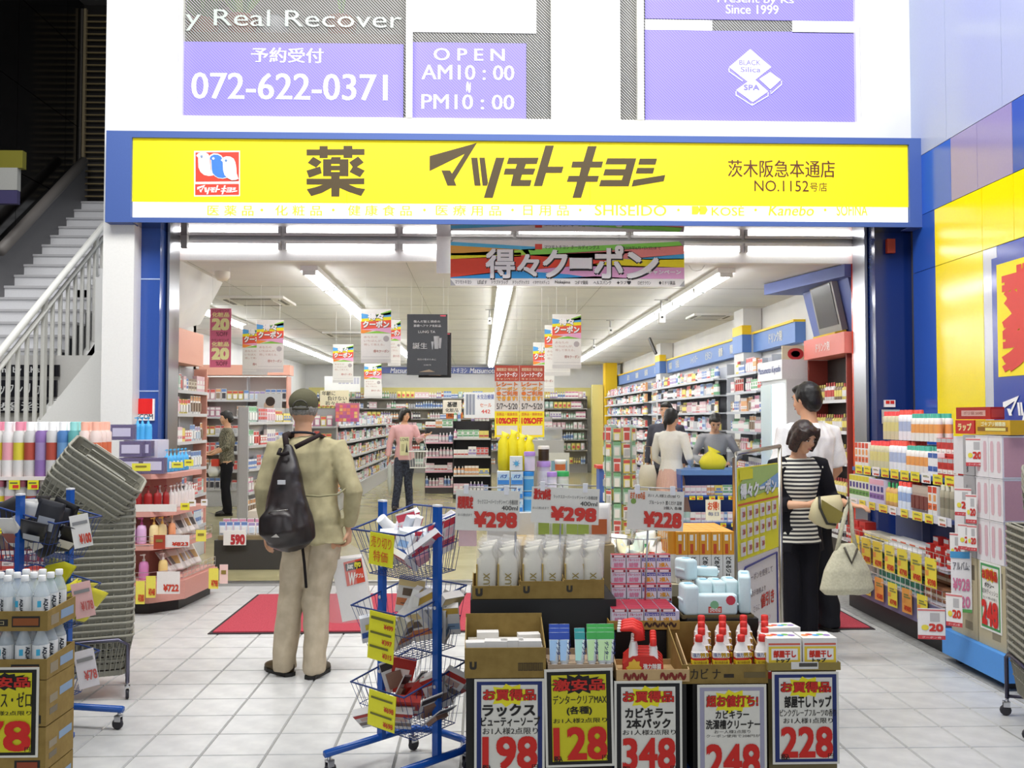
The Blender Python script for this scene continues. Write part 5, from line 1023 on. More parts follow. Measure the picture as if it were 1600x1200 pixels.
for z, off, a, b_, n, nm in ((.54,.05,.52,.97,16,'third'),(.26,.02,.5,.98,18,'lowest')):
    around(z, off, n, lambda i, x, y, zz, an_: link('flat_pack', fp[i % 4], None, (x-.0, y, zz+.03), 0, f'{("white","white and red","grey","cream")[i % 4]} flat refill pack leaning on the {nm} step of the pink island', 'packet', f'{("white","red","grey","cream")[i % 4]} flat packs on the {nm} step', rot=(R(-38), 0, an_+R(random.uniform(-35, 15)))), .12, a, b_)
def rail(z, off, h):
    b = MB(); pts = poly_at(off)[:4]; 
    for dz in (0, h*.5, h): b.tube([(p[0], p[1], z+dz) for p in pts], .003, '#dcdce0m', 4)
    for i in range(3):
        p, q = Vector(pts[i]), Vector(pts[i+1]); n = max(2, int((q-p).length/.08))
        for j in range(n+1): P = p.lerp(q, j/n); b.tube([(P.x, P.y, z), (P.x, P.y, z+h)], .002, '#dcdce0m', 3)
    b.build('wire_guard', PI)
rail(.54, .05, .07); rail(.26, .02, .07)
for px0, py0, px1, py1, Y, c, s, lb in ((206,724,235,736,7.84,'#e6e04a','','yellow card on the violet boxed sets'),(268,722,286,731,7.95,'#e6e04a','','left yellow card below the blue bottles'),(288,718,302,728,8.1,'#e6e04a','','right yellow card below the blue bottles'),(240,836,258,858,7.72,'#a8402c','','red-brown card on the third step'),(258,836,296,855,7.74,'#e4e0dc','¥823','white card reading 823 on the third step'),(306,828,322,846,7.95,'#e6dc5a','','yellow card on the corner of the third step'),(282,786,296,797,7.9,'#e6dc3a','','yellow card on the second step'),(293,781,306,791,8.0,'#eceaea','','white card on the second step'),(314,780,324,790,8.15,'#eceaea','','small white card at the right end of the second step'),(212,908,226,944,7.70,'#e6dc5a','¥380','left yellow card on the lowest step'),(228,900,243,934,7.70,'#e6dc5a','¥348','second yellow card on the lowest step'),(245,893,281,928,7.70,'#e6e0dc','¥722','white card reading 722 on the base of the pink island'),(326,888,341,920,7.98,'#e6dc5a','¥798','yellow card at the corner of the lowest step'),(343,882,356,912,8.1,'#eccfcb','','pink card at the right end of the lowest step')):
    ysign(px0, py0, px1, py1, Y-.03, 0, lb, [(s, .3, .12, .95, .42, .04, '#c8402a')] if s else [('▬▬', .2, .5, .8, .7, 0, '#8a7a3a')], c)
# ================================================================ right: goods shelf along the side wall
AX = 3.0
t, A, an, L_ = rack('drugstore_shelf', 'blue-lipped goods shelf standing along the right side wall outside the shop', (AX, 7.95), (AX, 6.16), (.20,), .5, .2, '#6a6a90', '#4a5a94', '#4a5a94', lip=.02, base=False)
for o in list(t.children): bpy.data.objects.remove(o)
MB().box(0, .46, .15, L_, .5, 1.35, '#4a5a94').build('back_panel', t); MB().box(0, 0, .15, L_, .46, .31, '#6f6d92').build('base_panel', t); MB().box(.03, .05, 0, L_-.03, .44, .15, '#151318').build('plinth', t)
MB().box(0, .10, 1.12, L_, .46, 1.15, '#3f66a8').build('shelf_board', t); MB().box(0, .05, .86, L_, .46, .885, '#4a5a94').box(0, .045, .845, L_, .05, .90, '#dcdce6').build('shelf_board', t); MB().box(0, .02, .54, L_, .46, .56, '#b9b9c4').build('shelf_board', t); MB().box(0, 0, .31, L_, .46, .33, '#b9b9c4').build('shelf_board', t)
for s in (.6, 1.2): MB().box(s, .40, .31, s+.02, .46, 1.35, '#7a82ac').build('upright', t)
def guard(z, y, h):
    b = MB()
    for dz in (0, h/2, h): b.tube([(0, y, z+dz), (L_, y, z+dz)], .003, '#e9e9ecm', 4)
    for i in range(24): b.tube([(L_*i/23, y, z), (L_*i/23, y, z+h)], .002, '#e9e9ecm', 3)
    for dz in (0, h/2, h): b.tube([(L_, y, z+dz), (L_, .4, z+dz)], .003, '#e9e9ecm', 4)
    b.build('wire_guard', t)
guard(.56, .0, .10); guard(.33, -.02, .10)
def hook_card(s, z, y, h, w_, c, txt, lb, tilt=0):
    x, yy = A.x-y*0, A.y-s; b = MB().box(0, -.003, 0, w_, 0, h, c); b.text(txt, .25*w_, .10*h, .95*w_, .30*h, '#d04a2a', -.005, .05); b.rect(.2*w_, .62*h, .9*w_, .68*h, '#8a8a4a', -.005); b.rect(.2*w_, .72*h, .7*w_, .78*h, '#8a8a4a', -.005)
    if 'f0a' in c or c == '#eedc4a': b.rect(.05*w_, .40*h, .35*w_, .58*h, '#e89a4a', -.005)
    b.build('price_card', None, (A.x+y, A.y-s, z), R(-90)+tilt, label=lb, cat='price card')
prices = ('¥980','¥598','¥298','¥580','¥798','¥980','¥398','¥598')
for i in range(7): hook_card(.25+.215*i, .42, -.012, .20, .13, '#eedc4a', prices[i], f'yellow price card on the upper wire guard of the right shelf, {ORD[i]} from the shop', .12)
for i in range(6): hook_card(.28+.235*i, .19, -.03, .17, .12, '#f0a850' if i % 2 == 0 else '#eedc4a', prices[i+1], f'yellow and orange price card, lower wire guard of right shelf, {ORD[i]} from the shop', .12)
for i in range(9): hook_card(.12+.19*i, .84, .035, .06, .10 if i % 3 else .13, '#efe04a' if i % 4 else '#f2f0ee', '¥98', f'small shelf price tag on the middle shelf of the right unit, {ORD[i]} from the shop', .05)
for i in range(10): hook_card(.10+.17*i, 1.10, .09, .07, .12, '#eee03a' if i % 5 != 2 else '#f2f0ee', '¥98', f'small shelf price tag on the top shelf of the right unit, {ORD[i]} from the shop', .05)
RG = {}
def rp(key, mb, d, cat): RG[key] = (mb.mesh(key.split(':')[0]), d, cat)
rp('insecticide_can:a', p_can(.03,.22,'#cfcaa8','#e03a3a','#d8d08a'), 'cream insect spray can with red cap', 'spray can'); rp('insecticide_can:b', p_can(.03,.23,'#e9e9ee','#e04a3a','#b0bcd8'), 'white and blue spray can with red cap', 'spray can'); rp('insecticide_can:c', p_can(.03,.2,'#e9e2dc','#3aa08a','#e8a05a'), 'white spray can, green cap, orange pattern', 'spray can')
rp('boxed_goods:d', p_box(.06,.05,.2,'#f0ede8','#e8703a','#e8a05a','#d8482c',2), 'white box with orange print', 'box'); rp('boxed_goods:e', p_box(.07,.06,.13,'#c8302a','#f0e8e4','#b8241e','#b9b9bd',1), 'red box with white figures', 'box'); rp('boxed_goods:f', p_box(.07,.05,.16,'#f2f2f4','#3b62b0','#f2f2f4','#3b62b0',1), 'white box with blue oval', 'box')
rp('boxed_goods:g', p_box(.07,.05,.2,'#e4ead8','#6aa04a','#4a3a8a','#d8d03a',2), 'green and violet insecticide box', 'box'); rp('boxed_goods:h', p_box(.07,.05,.19,'#dcd4ec','#8a62b0','#3a3a8a','#e8b4c8',2), 'violet insecticide box', 'box'); rp('spray_bottle:i', p_bottle(.03,.18,'#d8a86a','#2f9a5a','#e8d04a'), 'amber bottle with green cap', 'bottle'); rp('spray_bottle:j', p_can(.028,.2,'#dfe6ee','#e8483a','#9ab0d8'), 'pale blue can with red cap', 'spray can'); rp('hanging_pack:k', p_hang(.08,.19,'#b9a89a','#7a3a34','#c8b8a8'), 'brownish blister pack', 'packet'); rp('spray_can:l', p_can(.024,.22,'#a8a08a','#c9c4b0','#8a8470'), 'slim khaki spray can', 'spray can')
rp('flat_box:m', p_box(.16,.12,.04,'#f0ecd8','#e8d83a',None), 'flat cream and yellow box', 'box'); rp('flat_box:n', p_box(.15,.10,.05,'#f0f0f0','#d8d8dc','#d8705a'), 'flat white box', 'box'); rp('flat_box:o', p_box(.12,.09,.10,'#c8302a','#f0e0d8','#a8201c'), 'red and white box', 'box'); rp('flat_box:p', p_box(.15,.12,.07,'#3a9a80','#d8ece4','#2a8a70'), 'teal green box', 'box'); rp('flat_box:q', p_box(.14,.10,.10,'#9a6a4a','#e8dcc8','#b8341c'), 'brown and red box', 'box'); rp('small_tub:r', p_jar(.05,.11,'#cfd8d8','#c88a6a','#e0dcd4'), 'clear tub with coppery lid', 'jar')
def shelf_right(seq, z, y, step, rows, lb, dy=.07, sc=1, s0=.03):
    s = s0; cnt = {}
    for key, n in seq:
        me, d, cat = RG[key]
        for i in range(n):
            if s > L_-.03: return
            for r_ in range(rows):
                link(key.split(':')[0], me, None, (A.x+y+dy*r_, A.y-s, z+.002), R(-90), f'{d}, {ORD[i]} one, {lb} at right' + (f', {ORD[r_]} row' if rows > 1 else ''), cat, sc=(sc, sc, sc))
            s += step
        s += .01
shelf_right([('boxed_goods:d', 4), ('insecticide_can:a', 5), ('insecticide_can:b', 4), ('insecticide_can:c', 5), ('boxed_goods:f', 2), ('boxed_goods:e', 4)], 1.15, .15, .071, 3, 'top shelf')
RGt = Vector((A.x+.16, 0))
s = .42
for i, key in enumerate(['insecticide_can:a']*4+['insecticide_can:b']*3+['insecticide_can:c']*6+['boxed_goods:e']*4):
    me, d, cat = RG[key]
    for r_ in range(2): link(key.split(':')[0], me, None, (A.x+.22+.075*r_, A.y-s, 1.385 if 'box' not in key else 1.284), R(-90), f'{d}, {ORD[i]} one, upper tier at right, {ORD[r_]} row', cat)
    s += .071
shelf_right([('boxed_goods:g', 6), ('boxed_goods:h', 4), ('spray_bottle:i', 3), ('spray_bottle:j', 3), ('hanging_pack:k', 4), ('boxed_goods:d', 2), ('spray_can:l', 6)], .885, .10, .068, 2, 'middle shelf')
shelf_right([('flat_box:o', 2), ('flat_box:m', 3), ('flat_box:n', 4), ('boxed_goods:e', 3)], .56, .10, .15, 1, 'upper wire-guarded shelf'); shelf_right([('flat_box:o', 2), ('flat_box:m', 3), ('flat_box:n', 4), ('boxed_goods:e', 3)], .612, .13, .15, 1, 'upper layer, upper wire-guarded shelf', s0=.08)
shelf_right([('small_tub:r', 5), ('flat_box:p', 5), ('flat_box:q', 4)], .33, .10, .14, 1, 'lower wire-guarded shelf'); shelf_right([('small_tub:r', 3), ('flat_box:p', 4), ('flat_box:q', 5)], .40+.04, .16, .14, 1, 'upper layer, lower wire-guarded shelf', s0=.1)
# --- blue plinth with cartons and tissue
block(2.96, 5.40, .05, 3.42, 6.13, .205, '#4f95e0', 'blue_plinth', 'bright blue low plinth carrying the tissue cartons at the right', 'platform')
for i, (x, y) in enumerate(((3.02,5.46),(3.02,6.02),(3.34,5.46),(3.34,6.02))): MB().box(0,0,0,.05,.05,.05,'#26262a').build('plinth_foot', bpy.data.objects['blue_plinth'], (x-2.96, y-5.40, -.05))
PX = 3.0
for i, (ya, yb) in enumerate(((5.44, 5.745), (5.755, 6.08))):
    o = block(PX, ya, .206, 3.36, yb, .70, '#b9ae8e', 'tissue_carton', ('nearer', 'farther')[i]+' beige tissue carton on the blue plinth', 'box'); MB().box(-.001, .06, .05, 0, .15, .10, '#8a8168').box(-.001, .03, .36, 0, .1, .45, '#6a6250').build('printed_mark', o)
x_, ya = PX-.004, 5.72
o = thing('price_poster', 'white price poster reading 248 in a green frame on the beige tissue carton', 'poster', (x_, 5.715, .30), R(-90)); w_, h = .235, .40
b = MB().box(0, 0, 0, w_, .003, h, '#ecebe4'); b.frame(.012, .012, w_-.012, h-.012, .014, '#4a9a5a', -.001); b.build('poster_sheet', o); b = MB(); star(b, w_/2, h*.82, w_*.38, h*.11, '#e8d83a', -.003, 10, 3); b.build('starburst', o)
MB().text('お買得品', .035, h*.75, w_-.035, h*.89, '#c8341c', -.005, .07).build('heading', o); l = MB(); l.text('ボクシー', .06, h*.63, w_-.07, h*.70, '#1a1a1a', -.004, .03); l.text('BOXティッシュ', .03, h*.53, w_-.03, h*.61, '#3a3a3a', -.004, .01); l.text('お1人様1点限り', .04, h*.46, w_-.04, h*.50, '#3a3a3a', -.004, 0); l.build('handwriting', o); MB().text('248', .03, h*.09, w_-.035, h*.42, '#d42a24', -.006, .05).build('price_figures', o)
def tissue(y0, y1, z0, z1, d, lb):
    o = thing('tissue_pack', lb, 'tissue', (PX+d, y1, z0), R(-90)); w_ = y1-y0; h = z1-z0
    MB().box(0, 0, 0, w_, .25, h, '#e6e2e4').build('wrapped_boxes', o); n = 2; b = MB()
    for i in range(n):
        cx_ = w_*(i+.5)/n; pts = [(cx_+.024*math.cos(a*.5236)*(.9), h/2+(h*.38)*math.sin(a*.5236)) for a in range(12)]
        pts = [(cx_+.018*s_, z) for s_, z in ((-1,h*.2),(-.6,h*.13),(.6,h*.13),(1,h*.2),(1,h*.8),(.6,h*.87),(-.6,h*.87),(-1,h*.8))]; b.flat(pts, '#d8b4bc', -.001)
    b.box(w_, .01, .01, w_+.001, .24, h-.01, '#c99aa2'); b.build('printed_oval', o); MB().box(-.002, -.003, h-.004, w_+.002, .25, h, '#f4f2f4').build('seam', o)
for k_ in range(3):
    z0 = .702+.25*k_
    for j in range(2): tissue(5.45+.152*j, 5.598+.152*j, z0, z0+.247, 0, f'wrapped tissue pack, {("nearer","farther")[j]} column, {("bottom","middle","top")[k_]} tier on the beige cartons')
    o = block(PX+.0, 5.76, z0, PX+.28, 5.90, z0+.247, '#a8a6a8', 'tissue_roll_pack', f'grey-ended tissue pack with wave print, {("bottom","middle","top")[k_]} tier', 'tissue')
    b = MB()
    for q in range(3): b.tube([(-.002, .10-.02*math.sin(a*.5)*1, .03+q*.012+.012*math.cos(a*.5)) for a in range(7)], .0018, '#5a585c', 3)
    q = MB().text('Scottie', 0, 0, .09, .02, '#6a6a70', 0, .0); b.add(q.v, q.f, q.m, M=Matrix.Rotation(R(-90), 4, 'Z') @ Matrix.Translation((-.09, -.002, .10)) @ Matrix.Rotation(R(-90), 4, 'Y')); b.build('printed_mark', o)
    block(PX+.02, 5.905, z0, PX+.3, 6.06, z0+.235-.0*k_, '#e2e0e2', 'tissue_roll_pack', f'white tissue pack beside the grey-ended one, {("bottom","middle","top")[k_]} tier', 'tissue')
rbx = MB().box(0,0,0,.30,.10,.075,'#a8261e').box(-.001,.008,.012,.301,.092,.062,'#b8443a'); rbx.rect(.05,.02,.26,.055,'#cfa49a',-.001); rbx.text('ポリ袋 50枚', .07,.028,.24,.048,'#8a2a24',-.002)
v = rbx.build('foil_box', None, (PX-.0, 5.98, 1.545), R(-78), label='upper dark red long box on top of the tissue stack', cat='box')
rbx = MB().box(0,0,0,.20,.10,.085,'#c8241e'); rbx.text('ラップ', .03,.02,.17,.065,'#f0e0a0',-.001,.05); rbx.build('foil_box', None, (PX, 5.99, 1.455), R(-85), label='bright red box under the dark red one on the tissue stack', cat='box')
ybx = MB().box(0,0,0,.34,.09,.085,'#d8a81c').rect(.02,.02,.32,.045,'#8a5a10',-.001); ybx.text('ゴキブリ捕獲器', .06,.05,.3,.075,'#f6efc0',-.002,.04).text('▬▬▬▬', .1,.022,.3,.04,'#e8d87a',-.002,0); ybx.build('foil_box', None, (PX+.01, 5.76, 1.455), R(-86), label='long yellow box lying on top of the tissue stack', cat='box')
# coupon slips hanging before the tissue
def slip(px0, py0, px1, py1, Y, lb, rz=R(-20)):
    x0, z0, x1, z1 = rect(px0, py0, px1, py1, Y); w_, h = (x1-x0)/math.cos(rz), z1-z0
    b = MB().box(0, 0, 0, w_, .003, h, '#ece9e6'); b.rect(0, 0, w_, .13*h, '#c8444a', -.001).rect(0, .92*h, w_, .97*h, '#d87a7a', -.001); b.text('20', .42*w_, .27*h, .9*w_, .5*h, '#cf3a30', -.002, .05); b.text('●', .14*w_, .30*h, .38*w_, .46*h, '#e8d84a', -.002, .04); b.rect(.45*w_, .58*h, .8*w_, .86*h, '#b9b6b6', -.001); b.text('クーポン券', .15*w_, .03*h, .85*w_, .10*h, '#f4e4e0', -.002)
    b.build('coupon_slip', None, (x0, Y, z0), rz, label=lb, cat='coupon')
for a in ((1509,684,1527,728,5.75,'coupon slip reading 20 on the top tissue tier'), (1492,762,1509,805,5.85,'left coupon slip reading 20 on the middle tissue tier'), (1509,772,1520,817,5.75,'right narrow coupon slip reading 20 on the middle tissue tier'), (1497,818,1514,858,5.8,'left coupon slip reading 20 on the bottom tissue tier'), (1511,820,1521,860,5.74,'right narrow coupon slip reading 20 on the bottom tissue tier'), (1484,832,1496,878,5.9,'coupon slip reading 20 hanging left of the bottom tissue tier'), (1434,950,1473,998,5.85,'large tilted coupon slip reading 20 hanging low before the blue plinth'), (1478,926,1495,977,5.8,'coupon slip reading 20 hanging above the corner of the blue plinth')):
    slip(*a, rz=R(-12) if a[0] == 1434 else R(-45))
ysign(1486, 862, 1512, 955, 5.85, R(-25), 'tall white handbill with pink border and green foot on the beige cartons', [('アルバム:', .1, .70, .9, .84, .02, '#3a3a4a'), ('¥928', .1, .36, .9, .56, .03, '#d87aa0'), ('20', .45, .08, .9, .26, .03, '#d87aa0'), ('▬▬▬▬▬', .02, .005, .98, .04, .1, '#5fa85a'), ('▬▬▬', .0, .92, .9, .99, .1, '#4a9ad0')], '#efecee')
# ================================================================ PEOPLE
def blob(mb, voxel, m, name, parent, smooth=2, fold=0, fs=9, seed=0):
    me = bpy.data.meshes.new('b'); me.from_pydata(mb.v, [], mb.f); me.update()
    o = bpy.data.objects.new('b', me); COL.objects.link(o)
    r = o.modifiers.new('r', 'REMESH'); r.mode = 'VOXEL'; r.voxel_size = voxel; r.use_smooth_shade = True
    s = o.modifiers.new('s', 'SMOOTH'); s.iterations = smooth; s.factor = .5
    dg = bpy.context.evaluated_depsgraph_get(); ne = bpy.data.meshes.new_from_object(o.evaluated_get(dg))
    bpy.data.objects.remove(o); bpy.data.meshes.remove(me)
    ne.materials.clear(); ne.materials.append(_m[m] if m in _m else mat(m))
    if fold:
        of = Vector((seed*3.7, seed*1.3, 0))
        nn = [v.normal.copy() for v in ne.vertices]
        for v, n in zip(ne.vertices, nn):
            c = v.co; q = noise.noise(Vector((c.x*fs, c.y*fs, c.z*fs*.55))+of)+.6*noise.noise(Vector((c.x*fs*2.3+c.z*6, c.y*fs*2, c.z*fs*1.1-c.x*5))+of)
            v.co = c+n*(q*fold)
    ne.polygons.foreach_set('use_smooth', [True]*len(ne.polygons)); ne.update()
    return link(name, ne, parent)
def hand(b, wr, d, n, side, s=1, curl=.6):
    """palm and five fingers; d pointing direction, n palm normal, side: thumb side sign"""
    d = Vector(d).normalized(); n = Vector(n); n = (n-d*n.dot(d)).normalized(); t = d.cross(n)*side; w_ = Vector(wr)
    L = lambda pts: b.loft([(*p, r, r2) for p, r, r2 in pts], n=8, u=tuple(t))
    L([(w_-d*.02*s, .024*s, .02*s), (w_+d*.02*s, .032*s, .017*s), (w_+d*.06*s, .038*s, .016*s), (w_+d*.088*s, .036*s, .013*s)])
    for k_, (o_, ln) in enumerate(((.028, .066), (.010, .076), (-.009, .070), (-.027, .055))):
        p = w_+d*.08*s+t*o_*s; a = curl*.6; pts = [(p, .0092*s, .0092*s)]; dd = d.copy()
        for q in range(3):
            dd = (dd*math.cos(a)+n*math.sin(a)).normalized(); p = p+dd*ln/3*s; pts.append((p.copy(), (.0088-.0012*q)*s, (.0088-.0012*q)*s)); a = curl
        L(pts)
    p = w_+d*.025*s+t*.03*s; d1 = (d*.6+t*.7+n*.25).normalized(); d2 = (d*.85+t*.1+n*.5).normalized()
    L([(p, .012*s, .012*s), (p+d1*.035*s, .0105*s, .0105*s), (p+d1*.035*s+d2*.03*s, .008*s, .008*s)])
def person(label, loc, rz, H, head=(0,0,0), hoff=(0,0), arms=None, legs=None, vox=.011, hair='hair_dark', style='short', top='#ffffff', bottom='#202020', fem=False, lean=0, hem=.84, trouser_w=1, skirt=None, sleeve='long', shoes='#1a1614', shoe_dir=(0,0), neck=True, wide=1, fold=.006, skinm='skin', cap=None, hold=None):
    S = H/1.70; o = thing('person', label, 'person', loc, rz); g = .92 if fem else 1.0; g *= wide
    sh = .185*g; X = lambda v: Vector(v)*S
    dfl = {'L': dict(el=(-.24,.02,1.12), wr=(-.25,-.04,.88), d=(0,-.1,-1), n=(1,0,0)), 'R': dict(el=(.24,.02,1.12), wr=(.25,-.04,.88), d=(0,-.1,-1), n=(-1,0,0))}
    if arms:
        for k_ in arms: dfl[k_].update(arms[k_])
    lg = {'L': dict(kn=(-.09,-.02,.48), an=(-.09,.02,.08)), 'R': dict(kn=(.09,-.02,.48), an=(.09,.02,.08))}
    if legs:
        for k_ in legs: lg[k_].update(legs[k_])
    hx, hy = hoff
    HM = Matrix.Translation(X((hx, hy, 1.49))) @ Euler(head).to_matrix().to_4x4() @ Matrix.Translation(-X((0, 0, 1.49)))
    def sc(r): return tuple(v*S for v in r)
    def TR(b, e, m='#ffffff'):   # torso rings, e = thickness added
        w1 = .155 if not fem else .165
        b.loft([sc((0,.0,.84,w1*g+e,.115+e)), sc((0,0,.93,(w1+.005)*g+e,.118+e)), sc((hx*.3,hy*.3,1.07,(.145 if not fem else .125)*g+e,.10+e)), sc((hx*.5,hy*.5,1.22,(.165 if not fem else .145)*g+e,.112+e+(.012 if fem else 0))), sc((hx*.7,hy*.6,1.33,(.18)*g+e,.105+e)), sc((hx*.8,hy*.8,1.395,.15*g+e,.08+e)), sc((hx*.9,hy*.9,1.435,.075+e*.6,.06+e*.6))], m, 20)
    b = MB(); TR(b, 0)
    b.loft([sc((hx*.85,hy*.85+.01,1.40,.062,.062)), sc((hx*.95,hy*.95+.005,1.47,.053,.056)), sc((hx,hy-.005,1.54,.05,.055))], n=14)
    hb = MB()
    hb.ell(sc((0,-.0,1.605)), sc((.074,.094,.105)), n=18).ell(sc((0,-.028,1.56)), sc((.058,.066,.066)), n=14).ell(sc((0,-.055,1.515)), sc((.032,.036,.026)), n=10)
    hb.loft([sc((0,-.088,1.61,.009,.008)), sc((0,-.104,1.585,.012,.012)), sc((0,-.100,1.572,.017,.010))], n=8)
    hb.ell(sc((0,-.088,1.545)), sc((.024,.012,.006)), n=8).ell(sc((0,-.088,1.536)), sc((.020,.012,.006)), n=8)
    for s in (-1, 1):
        hb.ell(sc((s*.076,.006,1.59)), sc((.010,.018,.028)), n=8).ell(sc((s*.032,-.078,1.627)), sc((.024,.014,.008)), n=8).ell(sc((s*.036,-.065,1.565)), sc((.026,.022,.022)), n=8)
    b.add(hb.v, hb.f, '#ffffff', M=HM)
    for k_, s in (('L', -1), ('R', 1)):
        a = dfl[k_]; sp_ = (s*sh+hx*.7, hy*.7, 1.365); b.loft([sc((s*(sh-.05)+hx*.7,hy*.7,1.37,.05,.05)), sc((*sp_, .052*g, .052)), sc((*[(sp_[i]+a['el'][i])/2 for i in range(3)], .046*g, .048)), sc((*a['el'], .037*g, .039)), sc((*[(a['wr'][i]*.4+a['el'][i]*.6) for i in range(3)], .037*g, .037)), sc((*a['wr'], .025*g, .022))], n=12)
        hand(b, X(a['wr']), a['d'], a['n'], a.get('th', s), S*(1.0 if not fem else .92), a.get('curl', .45))
        l = lg[k_]; b.loft([sc((s*.085,0,.90,.085,.095)), sc((s*.088,0,.78,.082,.088)), sc((*[(l['kn'][i]*.6+(s*.085,0,.84)[i]*.4) for i in range(3)], .066, .07)), sc((*l['kn'], .052, .055)), sc((*[(l['kn'][i]*.6+l['an'][i]*.4) for i in range(3)], .052, .055)), sc((*l['an'], .036, .038))], n=12)
        b.loft([sc((l['an'][0], l['an'][1]+.02, .05, .035, .04)), sc((l['an'][0], l['an'][1]-.1, .035, .04, .03)), sc((l['an'][0], l['an'][1]-.15, .03, .03, .02))], n=8)
    blob(b, vox*S, skinm, 'body', o, 2)
    # eyes, brows, mouth
    e = MB()
    for s in (-1, 1):
        e.ell(sc((s*.031,-.0865,1.603)), sc((.014,.006,.0055)), '#efe8e2', 10, M=HM).ell(sc((s*.031,-.0905,1.603)), sc((.0065,.0035,.0058)), '#1e1411', 8, M=HM).ell(sc((s*.032,-.091,1.622)), sc((.018,.004,.003)), '#2a1e1a', 8, M=HM).ell(sc((s*.031,-.0885,1.609)), sc((.015,.006,.0022)), '#2a1c18', 8, M=HM)
    e.ell(sc((0,-.0975,1.5405)), sc((.022,.004,.0055)), '#b06a5c', 10, M=HM); e.build('face_features', o)
    # hair
    h = MB(); p = lambda v, r: h.ell(sc(v), sc(r), n=16)
    p((0,.016,1.625), (.084,.096,.100) if not cap else (.080,.092,.07)); p((0,.045,1.59), (.078,.068,.09)) if not cap else p((0,.03,1.60), (.078,.078,.055)); p((0,-.045,1.672), (.066,.055,.034))
    for s in (-1, 1): p((s*.062,.01,1.61), (.024,.05,.05))
    if style == 'bob':
        for s in (-1, 1): h.loft([sc((s*.055,-.03,1.67,.03,.05)), sc((s*.078,-.022,1.61,.020,.055)), sc((s*.082,-.015,1.55,.022,.055)), sc((s*.076,-.012,1.495,.022,.045))], n=12)
        h.loft([sc((0,.05,1.66,.07,.05)), sc((0,.07,1.58,.08,.04)), sc((0,.065,1.50,.078,.03))], n=12); h.loft([sc((-.02,-.085,1.685,.045,.02)), sc((-.045,-.088,1.645,.025,.014)), sc((-.065,-.075,1.60,.014,.016))], n=8); h.loft([sc((.02,-.085,1.685,.045,.02)), sc((.05,-.086,1.645,.022,.014)), sc((.068,-.072,1.60,.014,.016))], n=8)
    if style == 'tail': p((0,.10,1.60), (.03,.03,.035)); h.loft([sc((0,.10,1.60,.025,.025)), sc((0,.125,1.53,.03,.025)), sc((0,.11,1.44,.012,.012))], n=8)
    if style == 'bun': p((0,.10,1.63), (.035,.03,.035))
    if style == 'grey_short': pass
    h.v = [tuple(HM @ Vector(v)) for v in h.v]
    blob(h, .009*S if vox < .01 else vox*S, hair, 'hair', o, 1, .003, 40)
    if cap:
        c = MB().ell(sc((0,.012,1.648)), sc((.092,.106,.088)), n=20, M=HM).loft([sc((0,-.05,1.66,.075,.018)), sc((0,-.12,1.655,.07,.008)), sc((0,-.165,1.64,.05,.004))], n=16, M=HM)
        c.box(*sc((-.2,-.3,1.3)), *sc((.2,.3,1.36)), '#fff') if 0 else None
        co = blob(c, .009, cap, 'cap', o, 1, .002, 20)
        q = MB()
        q.tube([tuple(HM @ Vector(sc((.045*math.cos(R(a)), .1215+.004*abs(math.cos(R(a))), 1.60+.045*math.sin(R(a)))))) for a in range(0, 181, 20)], .005, '#3a362c', 5); q.tube([tuple(HM @ Vector(sc((x, .117-abs(x)*.25, 1.596)))) for x in (-.05, -.02, .02, .05)], .008, '#4a4638', 5); q.build('cap_strap', co)
    # top
    t = MB(); TR(t, .018 if not fem else .012)
    ez = .012
    if hem < .84: t.loft([sc((0,0,hem,.175*g+.03,.14)), sc((0,0,.9,.165*g+.02,.135))], n=20)
    for k_, s in (('L', -1), ('R', 1)):
        a = dfl[k_]; sp_ = (s*sh+hx*.7, hy*.7, 1.375); el = a['el']; wr = a['wr']
        rings = [sc((s*(sh-.06)+hx*.7,hy*.7,1.375,.06,.06)), sc((*sp_, .066*g, .068)), sc((*[(sp_[i]+el[i])/2 for i in range(3)], .062*g, .064))]
        if sleeve == 'long': rings += [sc((*el, .052*g+.004, .055)), sc((*[el[i]*.5+wr[i]*.5 for i in range(3)], .048*g, .048)), sc((*[el[i]*.08+wr[i]*.92 for i in range(3)], .038*g, .038))]
        elif sleeve == 'wide': rings = rings[:2]+[sc((*[sp_[i]*.4+el[i]*.6 for i in range(3)], .078, .078)), sc((*[sp_[i]*.12+el[i]*.88 for i in range(3)], .082, .08))]
        elif sleeve == 'mid': rings += [sc((*el, .056, .056)), sc((*[el[i]*.7+wr[i]*.3 for i in range(3)], .05, .05))]
        t.loft(rings, n=14)
    blob(t, max(vox, .009)*S, top, 'top', o, 2, fold*S, 9, 1)
    # bottom
    t = MB()
    if skirt:
        n = 72; z0, z1 = skirt; vs = []; fs = []
        for k2, (z, rr) in enumerate(((z1, .155), (z1-.12, .185), (z0+.15, .22), (z0, .25))):
            for i in range(n): a = 2*math.pi*i/n; q = 1+(.045 if i % 2 else -.03)*(k2/3); vs.append(sc((rr*q*math.cos(a), rr*.8*q*math.sin(a), z)))
        for k2 in range(3):
            for i in range(n): fs.append((k2*n+i, (k2+1)*n+i, (k2+1)*n+(i+1) % n, k2*n+(i+1) % n))
        t.add(vs, fs, bottom); t.build('skirt', o)
    else:
        t.loft([sc((0,0,.96,.15*g,.115)), sc((0,0,.88,.165*g,.125)), sc((0,0,.80,.155*g,.115))], n=18); tw = trouser_w
